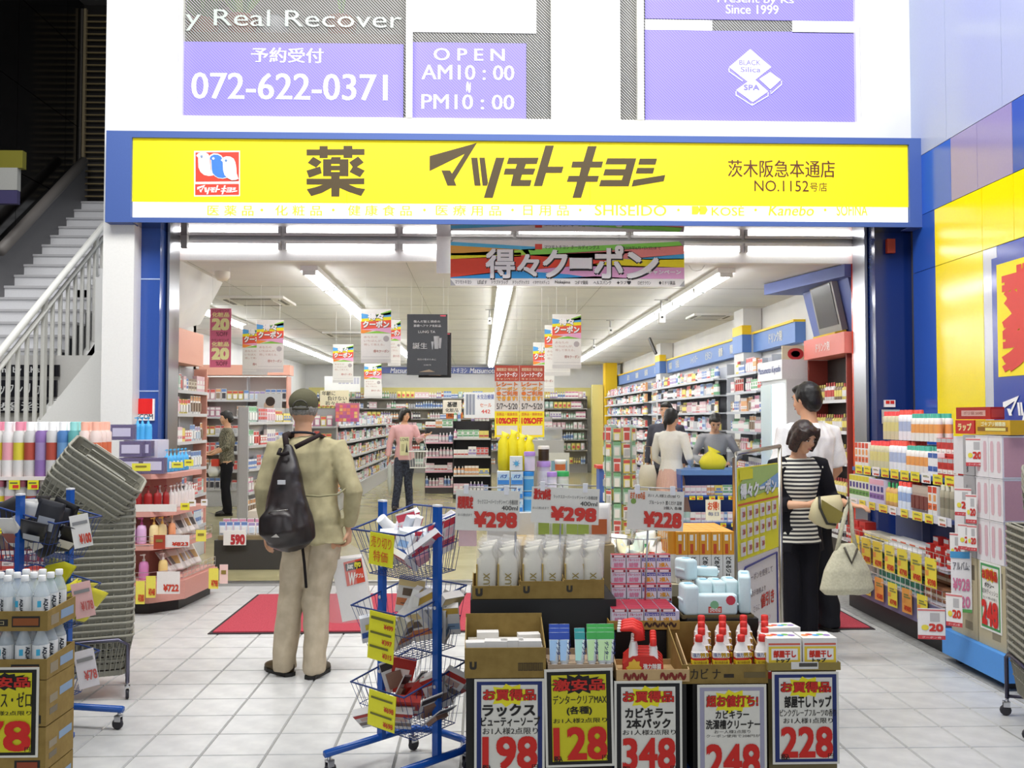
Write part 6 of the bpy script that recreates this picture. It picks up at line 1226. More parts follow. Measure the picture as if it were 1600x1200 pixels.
        for k_, s in (('L', -1), ('R', 1)):
            l = lg[k_]; kn, an_ = l['kn'], l['an']
            t.loft([sc((s*.082,0,.88,.088,.10)), sc((s*.088,0,.76,.092,.098)), sc((*[(kn[i]*.6+(s*.085,0,.84)[i]*.4) for i in range(3)], .080*tw, .084*tw)), sc((*kn, .070*tw, .074*tw)), sc((*[(kn[i]*.5+an_[i]*.5) for i in range(3)], .068*tw, .072*tw)), sc((an_[0], an_[1], .13, .064*tw, .070*tw)), sc((an_[0], an_[1]-.01, .035, .062*tw, .078*tw))], n=14)
        blob(t, max(vox, .01)*S, bottom, 'trousers', o, 2, fold*1.2*S, 8, 5)
    for k_, s in (('L', -1), ('R', 1)):
        l = lg[k_]; dx, dy = l.get('toe', (s*.12, -1)); d = Vector((dx, dy, 0)).normalized(); a = Vector((l['an'][0], l['an'][1], 0)); u_ = Vector((-d.y, d.x, 0))
        q = MB(); q.loft([(*X(a-d*.06+Vector((0,0,.045))), .036*S, .042*S), (*X(a+Vector((0,0,.05))), .042*S, .05*S), (*X(a+d*.07+Vector((0,0,.042))), .046*S, .04*S), (*X(a+d*.14+Vector((0,0,.032))), .044*S, .030*S), (*X(a+d*.185+Vector((0,0,.026))), .026*S, .02*S)], shoes, 14, u=tuple(u_))
        q.v = [(v[0], v[1], max(v[2], .004)) for v in q.v]; so = q.build('shoe', o)
        m2 = MB(); pts = [X(a-d*.085), X(a-d*.07+u_*.035), X(a+d*.03+u_*.042), X(a+d*.12+u_*.05), X(a+d*.18+u_*.03), X(a+d*.20), X(a+d*.18-u_*.03), X(a+d*.12-u_*.05), X(a+d*.03-u_*.042), X(a-d*.07-u_*.035)]
        n = len(pts); m2.add([(p_.x, p_.y, 0) for p_ in pts]+[(p_.x, p_.y, .022*S) for p_ in pts], [tuple(range(n)), tuple(range(n, 2*n))]+[(i, (i+1) % n, n+(i+1) % n, n+i) for i in range(n)], '#15120f'); m2.build('sole', so)
    return o, dfl, S, HM
# --- man with backpack, seen from behind (viewer left is local +x)
m1, a1, S1, H1_ = person('elderly man seen from behind, olive cap, beige jacket, dark backpack', (-1.03, 5.90, 0), R(180-8), 1.70, head=(R(8), 0, R(8)), hoff=(.075, -.05),
    arms={'R': dict(el=(.285,.03,1.12), wr=(.30,-.04,.86), d=(.0,-.2,-1), n=(-1,0,0)), 'L': dict(el=(-.27,.03,1.10), wr=(-.225,-.03,.88), d=(.05,-.1,-1), n=(1,.0,0), curl=1.2)},
    legs={'R': dict(kn=(.14,-.03,.48), an=(.165,.0,.08), toe=(.75,-.6)), 'L': dict(kn=(-.03,-.03,.48), an=(-.035,.03,.08), toe=(-.1,-1))}, vox=.0085, hair='hair_grey', top='jacket', bottom='khaki', trouser_w=1.12, hem=.80, shoes='#4a3c1e', cap='#5d5a46f', wide=1.04, fold=.014)
b = MB()   # jacket cape seam, collar
b.tube([(.20,.135,1.13),(.1,.16,1.10),(0,.165,1.095),(-.1,.16,1.09),(-.2,.13,1.10),(-.24,.05,1.14)], .006, '#8f8a6af', 5)
b.build('jacket_yoke_seam', m1)
MB().tube([tuple(Vector((.07+.075*math.cos(R(a)), -.03+.072*math.sin(R(a)), 1.455+.012*math.sin(R(a))))) for a in range(0, 361, 30)], .008, '#2a2c34f', 6).build('collar', m1)
bk = thing('backpack', 'dark brown teardrop backpack worn by the man in the olive cap', 'backpack', (-1.03, 5.90, 0), R(180-8))
b = MB(); b.loft([(.09,.175,1.40,.02,.02),(.085,.19,1.34,.045,.035),(.08,.22,1.22,.085,.065),(.07,.25,1.05,.125,.095),(.055,.26,.92,.155,.105),(.045,.245,.84,.15,.09),(.04,.22,.815,.11,.06)], n=18)
b.loft([(.10,.30,1.06,.05,.03),(.10,.34,.98,.10,.04),(.09,.345,.90,.115,.045),(.085,.31,.85,.09,.03)], n=14)
blob(b, .009, 'dark_leather', 'bag_body', bk, 2, .007, 11, 2)
MB().tube([(.10,.175,1.38),(.13,.12,1.45),(.14,.03,1.455),(.13,-.06,1.42),(.14,-.13,1.3),(.17,-.12,1.1),(.17,.05,.95),(.12,.18,.87)], .019, '#2e2424f', 6).build('shoulder_strap', bk)
MB().tube([(.05,.17,1.38),(-.02,.13,1.42),(-.06,.05,1.45),(-.06,-.04,1.43)], .015, '#2e2424f', 6).build('shoulder_strap', bk)
MB().tube([(-.02,.25,.86),(-.03,.22,.7),(-.035,.2,.56)], .009, '#1f191af', 5).build('hanging_strap', bk)
MB().tube([(.12,.22,1.37),(.12,.26,1.345),(.085,.27,1.34),(.06,.25,1.35)], .012, '#1f191af', 5).build('grab_loop', bk)
MB().box(.055,.315,1.17,.10,.325,1.195,'#c9c9cc').tube([(.16,.34,1.0),(.11,.385,1.02),(.02,.37,1.03)],.0035,'#8f8c88m',5).build('zip', bk)
MB().flat([(0,0),(.05,0),(.03,.02)], '#b9b4ac', 0).build('small_logo', bk, (.11, .395, .875), R(180))
# tissue bag
tb = thing('plastic_bag', 'clear plastic bag with a white tissue multipack held by the man', 'bag', (-.80, 5.90, .0), R(4))
x0, z0, x1, z1 = rect(515, 872, 582, 974, 5.86); w_ = x1-x0; h = z1-z0; dx = x0+.80
b = MB(); b.add([(dx,0,z1-.02),(dx+w_*.72,0,z1),(dx+w_,0,z0+.03),(dx+w_*.28,0,z0),(dx,.14,z1-.02),(dx+w_*.72,.14,z1),(dx+w_,.14,z0+.03),(dx+w_*.28,.14,z0)], [(0,3,2,1),(4,5,6,7),(0,1,5,4),(1,2,6,5),(2,3,7,6),(3,0,4,7)], '#e4e0dc'); b.build('tissue_multipack', tb)
def sh_(x, z): return (dx+w_*(x*.72+(1-z)*.28), z0+h*z)
l = MB(); l.flat([sh_(.36,.55), sh_(.98,.62), sh_(.98,.98), sh_(.38,.92)], '#d8482c', -.003); l.flat([sh_(.42,.78), sh_(.96,.84), sh_(.96,.95), sh_(.42,.89)], '#1c1a14', -.004); l.text('just', *sh_(.46,.80), *sh_(.68,.90), '#f4f0e6', -.005, .04); l.text('eyo', *sh_(.70,.82), *sh_(.94,.92), '#e8dc3a', -.005, .04); l.text('W', *sh_(.42,.58), *sh_(.70,.76), '#f4f0e6', -.006, .03); l.text('ダブル', *sh_(.68,.68), *sh_(.97,.75), '#f4f0e6', -.006, .03)
l.build('printed_mark', tb)
b = MB(); hz = .82; hx_ = -.0
b.loft([(dx+w_*.36,.07,z0-.004,.13,.085),(dx+w_*.36,.07,z0+h*.25,.145,.09),(dx+w_*.33,.07,z1,.125,.085),(dx+w_*.2,.05,z1+.05,.06,.04),(dx+w_*.1,.03,hz,.018,.012)], '#eeeeeeT', 14); bo = b.build('bag_film', tb)
# --- woman in striped top
w1_, aw, Sw, Hw = person('woman in black cardigan and striped top looking down into her purse', (2.12, 6.42, 0), R(10), 1.53, head=(R(24), 0, R(14)), hoff=(.0, -.05),
    arms={'L': dict(el=(-.25,.0,1.08), wr=(-.03,-.24,1.10), d=(1,-.25,.25), n=(0,.9,-.3), curl=.7), 'R': dict(el=(.26,-.03,1.12), wr=(.30,-.27,1.09), d=(.6,-.8,-.05), n=(0,.2,-1), curl=.5)},
    legs={'L': dict(kn=(-.06,-.02,.48), an=(-.02,.03,.08)), 'R': dict(kn=(.08,-.02,.48), an=(.09,.0,.08), toe=(.5,-1))}, vox=.0078, hair='hair_brown', style='bob', top='striped_knit', bottom='#14131af', fem=True, hem=.80, shoes='#141216', sleeve='mid')
b = MB(); g = .92; e = .032
b.loft([(0,.02,.66,.20,.13),(0,.02,.80,.185,.135),(0,.02,.95,.165,.13),(0,.02,1.1,.168,.13),(-.0,-.01,1.22,.185,.12),(0,-.03,1.27,.12,.09)], n=20)
for k_, s in (('L', -1), ('R', 1)):
    a = aw[k_]; sp_ = (s*.17, -.03, 1.375); el, wr = a['el'], a['wr']; b.loft([(*[v*Sw for v in (s*.11,-.03,1.38)],.06,.06), (*[v*Sw for v in sp_],.068,.07), (*[(sp_[i]+el[i])/2*Sw for i in range(3)],.062,.064), (*[v*Sw for v in el],.056,.058), (*[(el[i]*.45+wr[i]*.55)*Sw for i in range(3)],.048,.05)], n=14)
cut = blob(b, .010, '#17161cf', 'cardigan', w1_, 2, .006, 9, 3)
# open the cardigan down the front
import bmesh
bm_ = bmesh.new(); bm_.from_mesh(cut.data); dl = [f for f in bm_.faces if f.calc_center_median().y < -.045 and -.085+.0*f.calc_center_median().z < f.calc_center_median().x < .115 and f.calc_center_median().z < 1.36 and abs(f.calc_center_median().x-.015) < .085+max(0, .95-f.calc_center_median().z)*.05]
bmesh.ops.delete(bm_, geom=dl, context='FACES'); bm_.to_mesh(cut.data); bm_.free(); sol = cut.modifiers.new('s', 'SOLIDIFY'); sol.thickness = .006
v = W(1291, 797, 6.12); pu = thing('purse', 'open olive and cream purse in the hands of the woman in the striped top', 'purse', v, R(10))
MB().loft([(0,0,-.11,.05,.03),(0,0,-.09,.10,.045),(0,-.0,0,.11,.05),(.0,0,.05,.105,.03),(-.02,0,.09,.085,.012)], '#cbbf96', 14).build('purse_body', pu); MB().flat([(-.085,.045),(.09,.02),(.085,-.05),(.02,-.075),(-.06,-.02)], '#8a7d3a', -.052).build('inner_lining', pu); MB().tube([(-.095,-.03,.06),(-.08,-.06,-.01),(0,-.065,-.085),(.06,-.06,-.07)], .009, '#2a281e', 5).build('dark_trim', pu); pu.rotation_euler = (0, R(22), R(10))
tt = W(1323, 878, 6.08); tg = thing('tote_bag', 'cream cloth tote bag hanging from the forearm of the striped woman', 'bag', tt, R(8))
b = MB().loft([(0,0,-.205,.15,.04),(0,0,-.17,.185,.075),(0,0,-.05,.155,.07),(0,0,.05,.10,.05),(0,0,.12,.05,.025)], n=20); blob(b, .009, 'canvas', 'bag_body', tg, 2, .005, 10, 4)
MB().tube([(-.07,0,.06),(-.04,0,.18),(-.0,.0,.33),(.02,0,.40),(.035,0,.33),(.04,0,.20),(.07,0,.06)], .015, 'canvas', 6).build('bag_handle', tg); MB().tube([(-.04,-.045,.10),(.0,-.06,.0),(.05,-.045,.09)], .008, '#4a4438', 5).build('bag_opening', tg)
# --- man in white T-shirt
m2_, a2, S2, H2_ = person('man in a loose white T-shirt seen from behind, next to the striped woman', (2.40, 6.98, 0), R(180+32), 1.80, head=(R(6), 0, 0), arms={'L': dict(el=(-.30,-.0,1.10), wr=(-.24,-.16,.92), d=(.3,-1,-.5), n=(1,0,0)), 'R': dict(el=(.29,.0,1.10), wr=(.2,-.2,1.0), d=(-.3,-1,0), n=(-1,0,0))},
    legs={'L': dict(kn=(-.10,-.0,.48), an=(-.14,.04,.08)), 'R': dict(kn=(.1,0,.48), an=(.13,0,.08))}, vox=.009, top='#f1efeef', bottom='#1c1c22f', sleeve='wide', wide=1.24, hem=.74, trouser_w=1.15, shoes='#18161a', fold=.011)
# --- far shoppers
person('young woman with short black hair, pink top with print and jeans in the aisle', (X_(632, 16.4), 16.4, 0), R(8), 1.72, head=(R(8), 0, R(25)), arms={'R': dict(el=(.24,-.02,1.16), wr=(.34,-.2,1.26), d=(.8,-.5,.2), n=(0,0,1)), 'L': dict(el=(-.25,0,1.1), wr=(-.27,-.03,.88), d=(0,0,-1), n=(1,0,0))},
    legs={'L': dict(kn=(-.10,-.03,.48), an=(-.15,-.02,.08)), 'R': dict(kn=(.07,0,.48), an=(.09,.03,.08))}, vox=.013, style='bob', top='#d9a8aa', bottom='jeans', fem=True, hem=.90, shoes='#221c1c')
far = [o for o in bpy.data.objects if o.get('label', '').startswith('young woman')][0]
t = MB(); t.rect(-.085,.93,.07,1.24,'#d8d4a8',-.148); t.text('LOVE', -.075,1.17,.06,1.22,'#3a3a34',-.151,.02); t.flat([(.01,.98),(.05,.98),(.03,1.15)],'#3a3a34',-.151); t.rect(-.06,1.0,-.01,1.12,'#b9b48a',-.151); t.build('shirt_print', far)
g_ = MB(); fx = X_(655, 16.2)
for i in range(7): g_.tube([(-.14+.04*i,-.1,0),(-.17+.05*i,-.12,.28)], .004, '#e0e0dc', 4).tube([(-.14+.04*i,.1,0),(-.17+.05*i,.12,.28)], .004, '#e0e0dc', 4)
g_.box(-.15,-.1,0,.12,.1,.01,'#d9d9d4').tube([(-.17,-.12,.28),(.14,-.12,.28),(.14,.12,.28),(-.17,.12,.28)], .009, '#e6e6e2', 5, True).tube([(-.17,0,.28),(-.1,0,.5),(.07,0,.5),(.14,0,.28)], .006, '#e6e6e2', 5).build('shopping_basket', None, (fx, 16.2, .72), label='white shopping basket on the arm of the woman in the pink top', cat='basket')
MB().loft([(0,0,0,.01,.01),(0,0,.2,.035,.02),(0,0,.5,.04,.02),(0,0,.56,.015,.01)], '#b9bdb8', 8).build('umbrella_bag', None, (X_(609, 16.3), 16.3, .24), label='grey-white folded umbrella in a sleeve held by the young woman', cat='umbrella')
p5 = person('woman in a patterned grey top and black trousers facing left at the left shelves', (X_(355, 15.6), 15.6, 0), R(-75), 1.66, head=(R(6), 0, 0), arms={'R': dict(el=(.23,.0,1.12), wr=(.16,-.25,1.0), d=(-.3,-1,0), n=(0,0,1)), 'L': dict(el=(-.23,.0,1.12), wr=(-.14,-.28,1.02), d=(.2,-1,0), n=(0,0,1))}, vox=.013, top='leaf_print', bottom='#16151af', fem=True, hem=.84, sleeve='mid', shoes='#1c1818', trouser_w=1.05)
MB().loft([(0,0,-.14,.07,.06),(0,0,-.05,.10,.09),(0,0,.03,.07,.06),(0,0,.1,.02,.02)], '#e6e6e4', 12).box(-.02,-.07,.03,.09,.02,.14,'#c8402c').build('plastic_bag', None, W(334, 731, 15.5), label='white plastic bag and red package held by the woman in grey', cat='bag')
person('woman with tied-up hair, white jacket and pink pleated skirt at the checkout', (X_(1048, 11.75)-.0, 11.72, 0), R(180-40), 1.66, head=(R(4), 0, R(-10)), arms={'L': dict(el=(-.25,.0,1.10), wr=(-.17,-.2,1.02), d=(.2,-1,0), n=(0,0,1)), 'R': dict(el=(.25,0,1.1), wr=(.2,-.2,1.0), d=(-.2,-1,0), n=(0,0,1))}, vox=.011, style='tail', top='#f4f2eaf', bottom='#e2b8a8', skirt=(.42, .96), fem=True, hem=.86, shoes='#b9a08a')
MB().loft([(0,0,-.2,.10,.04),(0,0,0,.11,.05),(0,0,.12,.08,.03)], '#cfc8b4', 12).tube([(-.05,0,.1),(-.04,0,.34),(.04,0,.34),(.05,0,.1)], .008, '#c8a878', 5).build('shoulder_bag', None, W(1012, 742, 11.5), label='pale beige shoulder bag at the left side of the woman in white', cat='bag')
ca, _, Sc, _ = person('shop assistant in grey shirt and black apron with yellow band bending over the counter', (3.02, 12.3, 0), R(-8), 1.62, head=(R(34), 0, 0), hoff=(-.02,-.10), arms={'L': dict(el=(-.30,-.05,1.12), wr=(-.16,-.30,1.02), d=(.6,-1,-.1), n=(0,0,-1)), 'R': dict(el=(.30,-.05,1.12), wr=(.12,-.32,1.03), d=(-.6,-1,-.1), n=(0,0,-1))}, vox=.012, style='bun', top='#a3a3a6f', bottom='#1a1a20f', fem=True)
MB().loft([(0,-.03,.62,.165,.13),(0,-.03,.95,.15,.12),(-.01,-.06,1.16,.115,.105)], '#16161cf', 16).tube([(-.09,-.12,1.14),(-.09,-.10,1.28),(-.07,.0,1.34)], .016, '#16161c', 5).tube([(.08,-.12,1.14),(.07,-.10,1.28),(.05,.0,1.34)], .016, '#16161c', 5).loft([(-.01,-.062,1.12,.120,.11),(-.01,-.064,1.15,.119,.109)], '#e3dc5a', 16).build('apron', ca)
person('man with black hair standing behind the woman in the white jacket', (X_(1041, 13.2), 13.2, 0), R(-30), 1.76, vox=.014, top='#4a4a55f', bottom='#22222af')
# ================================================================ SHOP INTERIOR
ceil_lamps = 0
def strip(x, y0, y1):
    global ceil_lamps
    y = y0
    while y < y1:
        t = thing('ceiling_light', f"fluorescent strip lamp, {ORD[round((y-y0)/1.26)]} from the entrance in the row {({-3.85: 'nearest the left wall', -1.75: 'second from the left', .27: 'over the centre aisle', 2.52: 'nearest the right wall'}[x])}", 'lamp', (x, y, ZC))
        MB().box(-.09, 0, -.05, .09, 1.22, 0, '#f4f4f2').build('housing', t)
        for dx in (-.045, .045): MB().tube([(dx, .03, -.075), (dx, 1.19, -.075)], .017, '#ffffffe24', 6).build('tube', t)
        MB().box(-.065, .005, -.095, .065, .03, -.05, '#dcdcda').box(-.065, 1.19, -.095, .065, 1.215, -.05, '#dcdcda').build('lamp_holder', t)
        y += 1.26
strip(-1.75, 9.75, 26.5); strip(.27, 9.75, 26.5); strip(2.52, 9.75, 26.5); strip(-3.85, 13.0, 26.5)
x = -3.05                                        # cross row just inside the opening
while x < 3.7:
    t = thing('ceiling_light', f'fluorescent strip lamp, {ORD[round((x+3.05)/1.13)]} from the left in the cross row inside the entrance', 'lamp', (x, 9.36, 3.28))
    MB().box(0, -.02, -.03, 1.1, .06, 0, '#f4f4f2').build('housing', t); MB().tube([(.03, -.0, -.06), (1.07, -.0, -.06)], .018, '#ffffffe9', 6).build('tube', t)
    MB().box(0, -.03, -.09, .025, .03, -.03, '#cfcfcd').box(1.075, -.03, -.09, 1.1, .03, -.03, '#cfcfcd').build('lamp_holder', t); x += 1.13
# wall band, right, with department names
yb0 = 11.55
rb = MB().box(3.82, yb0, 2.48, 3.95, 27.4, 2.73, '#5b7fbb').box(3.80, yb0, 2.73, 3.95, 27.4, 2.76, '#f2c81a')
t = rb.build('header_band', label='blue header band with yellow edge running along the right shop wall', cat='header')
l = MB(); M = Matrix.Translation((3.815, 0, 0)) @ Matrix.Rotation(R(-90), 4, 'Z')
for y, s, w_ in ((12.6, 'ドリンク剤', .55), (14.6, '健康食品', .35), (15.3, '健康', .25), (16.2, 'ビタミン', .45), (17.4, 'シャンプー', .6), (18.7, '日用品', .3), (19.4, '胃腸薬', .3), (21.0, '目薬', .3), (22.3, '風邪薬', .4), (23.6, '鎮痛剤', .4), (25, '漢方', .4)):
    q = MB().text(s, -y, 2.54, -y+w_, 2.68, '#f4efd0', -.002, .02); l.add(q.v, q.f, q.m, M=M)
l.build('lettering', t)
for i, (y, w_) in enumerate(((13.35, .5), (19.6, .5))):
    struct('pillar_%d' % (5+i), MB().box(3.68, y, 0, 3.94, y+w_, ZC, 'plaster'))
    MB().box(3.66, y-.01, 2.48, 3.79, y+w_+.01, 2.73, '#5b7fbb').box(3.66, y-.01, 2.73, 3.79, y+w_+.01, 2.86, '#f2c81a').build('pillar_band', label=('blue and yellow band round the nearer right wall pillar', 'blue and yellow band round the farther right wall pillar')[i], cat='header')
struct('pillar_7', MB().box(3.45, 26.6, 0, 3.78, 27.1, ZC-.0, '#f0c61c'))
struct('pillar_8', MB().box(X_(925, 27), 26.9, 0, X_(942, 27), 27.2, 2.5, '#ddd38a'))
t = MB().box(X_(585, 27.9), 27.9, 2.86, X_(800, 27.9), 27.96, 3.04, '#6a77b4').build('header_band', label='violet-blue header on the back wall with white lettering', cat='header')
l = MB()
for s, a, b_ in (('Matsumoto', 610, 653), ('マツモトキヨシ', 690, 730), ('Matsumoto', 734, 776)): r = rect(a, 575, b_, 583, 27.9); l.text(s, *r, '#ffffff', 27.89, .02, shear=.2)
l.build('lettering', t)
# ---- back wall shelving
bl = (.25, .65, .95, 1.25, 1.55, 1.84, 2.13)
t, A, an, L_ = rack('wall_shelf', 'long grey wall shelving across the back of the shop', (-4.7, 27.4), (3.05, 27.4), bl, .4, 2.2, '#8e8c8a', '#b9b2a2')
BACK = [(A, an, L_, z, i) for i, z in enumerate(bl)]
# ---- right wall shelving, facing the aisle
rl_ = (.3, .58, .86, 1.12, 1.38, 1.64, 1.90, 2.14)
RW = []
for nm, ya, yb in (('far', 26.5, 20.2), ('middle', 19.55, 14.0), ('near', 13.3, 11.8)):
    t, A, an, L_ = rack('wall_shelf', f'grey wall shelving with packed goods, {nm} section along the right wall', (3.42, ya), (3.42, yb), rl_, .38, 2.35, '#c9cdd6', '#c2c6cf')
    RW.append((A, an, L_, nm))
# ---- left: unit on the entrance partition, unit facing us, long gondola
pk = '#dfa28f'
t, A, an, L_ = rack('wall_shelf', 'pink-framed shelf of hanging packets on the left wall just inside the entrance', (-3.18, 9.75), (-3.18, 11.25), (.35, .7, 1.0, 1.3, 1.6, 1.85), .17, 2.12, '#c9c9cc', '#b9b9bd', pk)
PW = (A, an, L_)
t, A, an, L_ = rack('wall_shelf', 'pink-framed shelf of packets facing the entrance behind the woman in grey', (-4.95, 17.2), (-3.45, 17.2), (.3, .62, .94, 1.26, 1.58, 1.88), .35, 2.3, '#c9c9cc', '#c9bdb9', pk); LW = (A, an, L_)
MB().box(-5.0, 17.15, 2.32, -3.4, 17.5, 2.5, '#e4a994').build('shelf_header', label='salmon pink header above the shelf behind the woman in grey', cat='header')
t, A, an, L_ = rack('gondola_shelf', 'long gondola of hanging packets along the left side of the centre aisle', (-2.38, 16.2), (-2.38, 26.4), (.3, .58, .86, 1.14, 1.42), .45, 1.62, '#b9b9bb', '#a9a9ab'); GL = (A, an, L_)
t, A, an, L_ = rack('end_shelf', 'end shelf of red and pink packets left of the centre aisle', (-3.5, 16.0), (-2.4, 16.0), (.3, .58, .86, 1.14, 1.42), .16, 1.7, '#b9b9bb', '#a9a9ab'); GE = (A, an, L_)
t, A, an, L_ = rack('gondola_shelf', 'gondola of packets on the left side aisle behind the red display', (-2.98, 12.4), (-2.76, 14.2), (.3, .6, .9, 1.2, 1.5), .14, 1.7, '#c9c9cc', '#b9b9bd', '#c9c9cc'); GM = (A, an, L_)
MB().box(-3.36, 9.55, 2.14, -3.16, 11.0, 2.5, '#e0a590').build('shelf_header', label='salmon pink block above the packet shelf at the left jamb', cat='header')
# ---- centre: end shelves
t, A, an, L_ = rack('end_shelf', 'dark end shelf of pink and white cosmetics in the shop centre', (X_(663, 20), 20), (X_(712, 20), 20), (.15, .46, .76, 1.06), .5, 1.36, '#4a4648', '#3c3a3c', lip_c='#e7b6c4'); CE = (A, an, L_)
t, A, an, L_ = rack('end_shelf', 'black stepped end shelf of small bottles under the white panel signs', (X_(707, 18.6), 18.6), (X_(768, 18.6), 18.6), (.12, .46, .82, 1.17), .5, 1.5, '#2c2a2c', '#262426', lip_c='#cfcdca'); CB = (A, an, L_)
t, A, an, L_ = rack('gondola_shelf', 'gondola of boxes in the far aisle right of the centre', (.9, 25.5), (1.9, 25.5), (.25, .6, .95, 1.3), .4, 1.6, '#9a9896', '#a9a7a2'); CF = (A, an, L_)
wsign('panel_sign', 725, 613, 773, 653, 18.4, '#eef0f4', 'white panel of small blue and red print with athlete foot heading', 'sign', [('水虫治療薬', 745, 616, 772, 624, '#3f55a8', .02), ('▬ ▬ ▬', 728, 616, 742, 648, '#8d93a4', 0), ('セール', 750, 630, 768, 636, '#d86a3a', .02), ('442', 752, 640, 766, 646, '#d8403a', .02)])
wsign('section_sign', 692, 625, 721, 646, 19.0, '#f4ecdc', 'cream sign with black brush characters for basic cosmetics', 'sign', [('基礎', 699, 628, 714, 636, '#1c1c1c', .03), ('化粧品', 696, 638, 716, 644, '#1c1c1c', .02)])
wsign('section_sign', 697, 644, 723, 654, 19.1, '#d8702a', 'orange sign under the cream cosmetics sign', 'sign', [('残念化', 700, 646, 720, 652, '#3a1c10', .02)])
wsign('panel_sign', 570, 600, 597, 622, 27.2, '#f2f2ef', 'white handwritten sheet above the back wall shelf', 'sign', [('▬▬ ▬▬', 574, 606, 593, 610, '#9aa0a8', .0)])
wsign('hand_lettered_sign', 500, 610, 545, 634, 17.0, '#efe6c4', 'cream sign with black brush lettering above the red packets', 'sign', [('年齢に', 503, 611, 524, 618, '#2a2622', .01), ('負けない', 512, 619, 542, 626, '#2a2622', .01), ('若々しさ', 508, 627, 540, 633, '#2a2622', .01)])
b_ = wsign('patterned_panel', 524, 630, 561, 659, 15.9, '#c9708a', 'pink and orange checked panel above the red packets', 'sign')
b = MB(); rn = random.Random(3)
for i in range(6):
    for j in range(5): b.rect(.01+i*.06, .01+j*.055, .06+i*.06, .055+j*.055, rn.choice(['#e9c07a', '#d8588a', '#c0668f', '#b45a9a', '#e58a6a']), -.004)
b.build('pattern', b_)
wsign('paper_sign', 507, 588, 563, 612, 26.0, '#f4f4f1', 'pair of white paper sheets hanging before the back wall', 'sign', [('▬ ▬ ▬', 529, 590, 545, 600, '#c9c9d6', 0), ('▬ ▬ ▬', 548, 590, 561, 600, '#c9c9d6', 0)])
# cosmetics photo panel (plain)
wsign('portrait_panel', 402, 615, 440, 655, 14.2, '#d6d6d8', 'pale grey photo panel with a dark-haired head beside the cap of the man', 'sign', [('AND SKIN CARE', 405, 647, 437, 652, '#f4f4f4', .0)])
q_ = bpy.data.objects['portrait_panel']; b = MB(); b.lathe([(0,0),(.075,0),(.075,.001)], '#cfae98', 14, M=Matrix.Translation((.17,-.004,.20)) @ Matrix.Rotation(R(90),4,'X')).flat([(.06,.06),(.30,.06),(.22,.13),(.13,.13)], '#cfae98', -.004).lathe([(0,0),(.07,0),(.07,.001)], '#3a2c26', 14, M=Matrix.Translation((.19,-.006,.26)) @ Matrix.Rotation(R(90),4,'X')); b.build('printed_portrait', q_)
# ---- register side: counter
ct = thing('checkout_counter', 'blue checkout counter with two shelves of small packs on its front', 'counter', (2.36, 11.3, 0))
MB().box(0, 0, .88, 1.02, .65, .94, '#5e86c4').build('worktop', ct); MB().box(.0, .30, 0, 1.02, .65, .88, '#2f4fa0').build('body', ct)
for z in (.3, .62): MB().box(0, .02, z, 1.02, .30, z+.02, '#3b5fb0').build('shelf_board', ct)
for z, s in ((.3, 1), (.62, 2)): tags(ct, 1.0, z-.03, .018, .12, ('#f3e436',), .045, .07, s)
for x in (0, 1.0): MB().box(x, .02, 0, x+.02, .3, .88, '#2f4fa0').build('side_panel', ct)
stock((2.36, 11.3), 0, 1.0, .12, .32, 'lower checkout counter shelf', ['product_box'], .12)
stock((2.36, 11.3), 0, 1.0, .12, .64, 'upper checkout counter shelf', ['product_box'], .12)
b = MB().loft([(0,0,0,.14,.1),(0,0,.08,.17,.11),(0,0,.15,.13,.08),(0,0,.2,.05,.03),(.02,0,.24,.09,.01)], '#e3d52a', 12); b.build('bag_or_reflection', None, (X_(1113, 11.5), 11.5, .945), label='yellow plastic bag being packed on the checkout counter', cat='bag')
# card notice on the counter foot
wsign('price_notice', 1103, 781, 1126, 813, 11.0, '#f3efdc', 'white card with orange characters hanging at the checkout corner', 'sign', [('お得!', 1106, 784, 1123, 797, '#d8562a', .03), ('毎日', 1106, 800, 1123, 806, '#5a6a9a', .01)])
# spinner rack
sp = thing('spinner_rack', 'wire spinner rack of green and yellow packets left of the woman in white', 'rack', (1.72, 11.9, 0))
MB().lathe([(.22,0),(.22,.03),(.02,.05),(.02,1.5),(0,1.52)], '#bfc0c4m', 12).build('pole', sp)
for i in range(7):
    for a in range(10): an_ = a*.628; MB().tube([(math.cos(an_)*.02, math.sin(an_)*.02, .3+.19*i), (math.cos(an_)*.2, math.sin(an_)*.2, .3+.19*i)], .003, '#bfc0c4m', 4).build('hook', sp)
rn = random.Random(5); hp = [FAR['hanging_pack'][i] for i in (6, 8, 8, 0, 7, 6)]
for i in range(7):
    for a in range(10):
        q = rn.choice(hp); an_ = a*.628; link('hanging_pack', q[0], None, (1.72+math.cos(an_)*.19, 11.9+math.sin(an_)*.19, .12+.19*i), an_+R(90), f'{q[3]}, {ORD[i]} tier of the spinner rack, {("front", "back")[a < 5]} side', 'packet', f'{q[3]}, {ORD[i]} tier of the spinner rack, {("front", "back")[a < 5]} side'); NUM['hanging_pack'] += 1
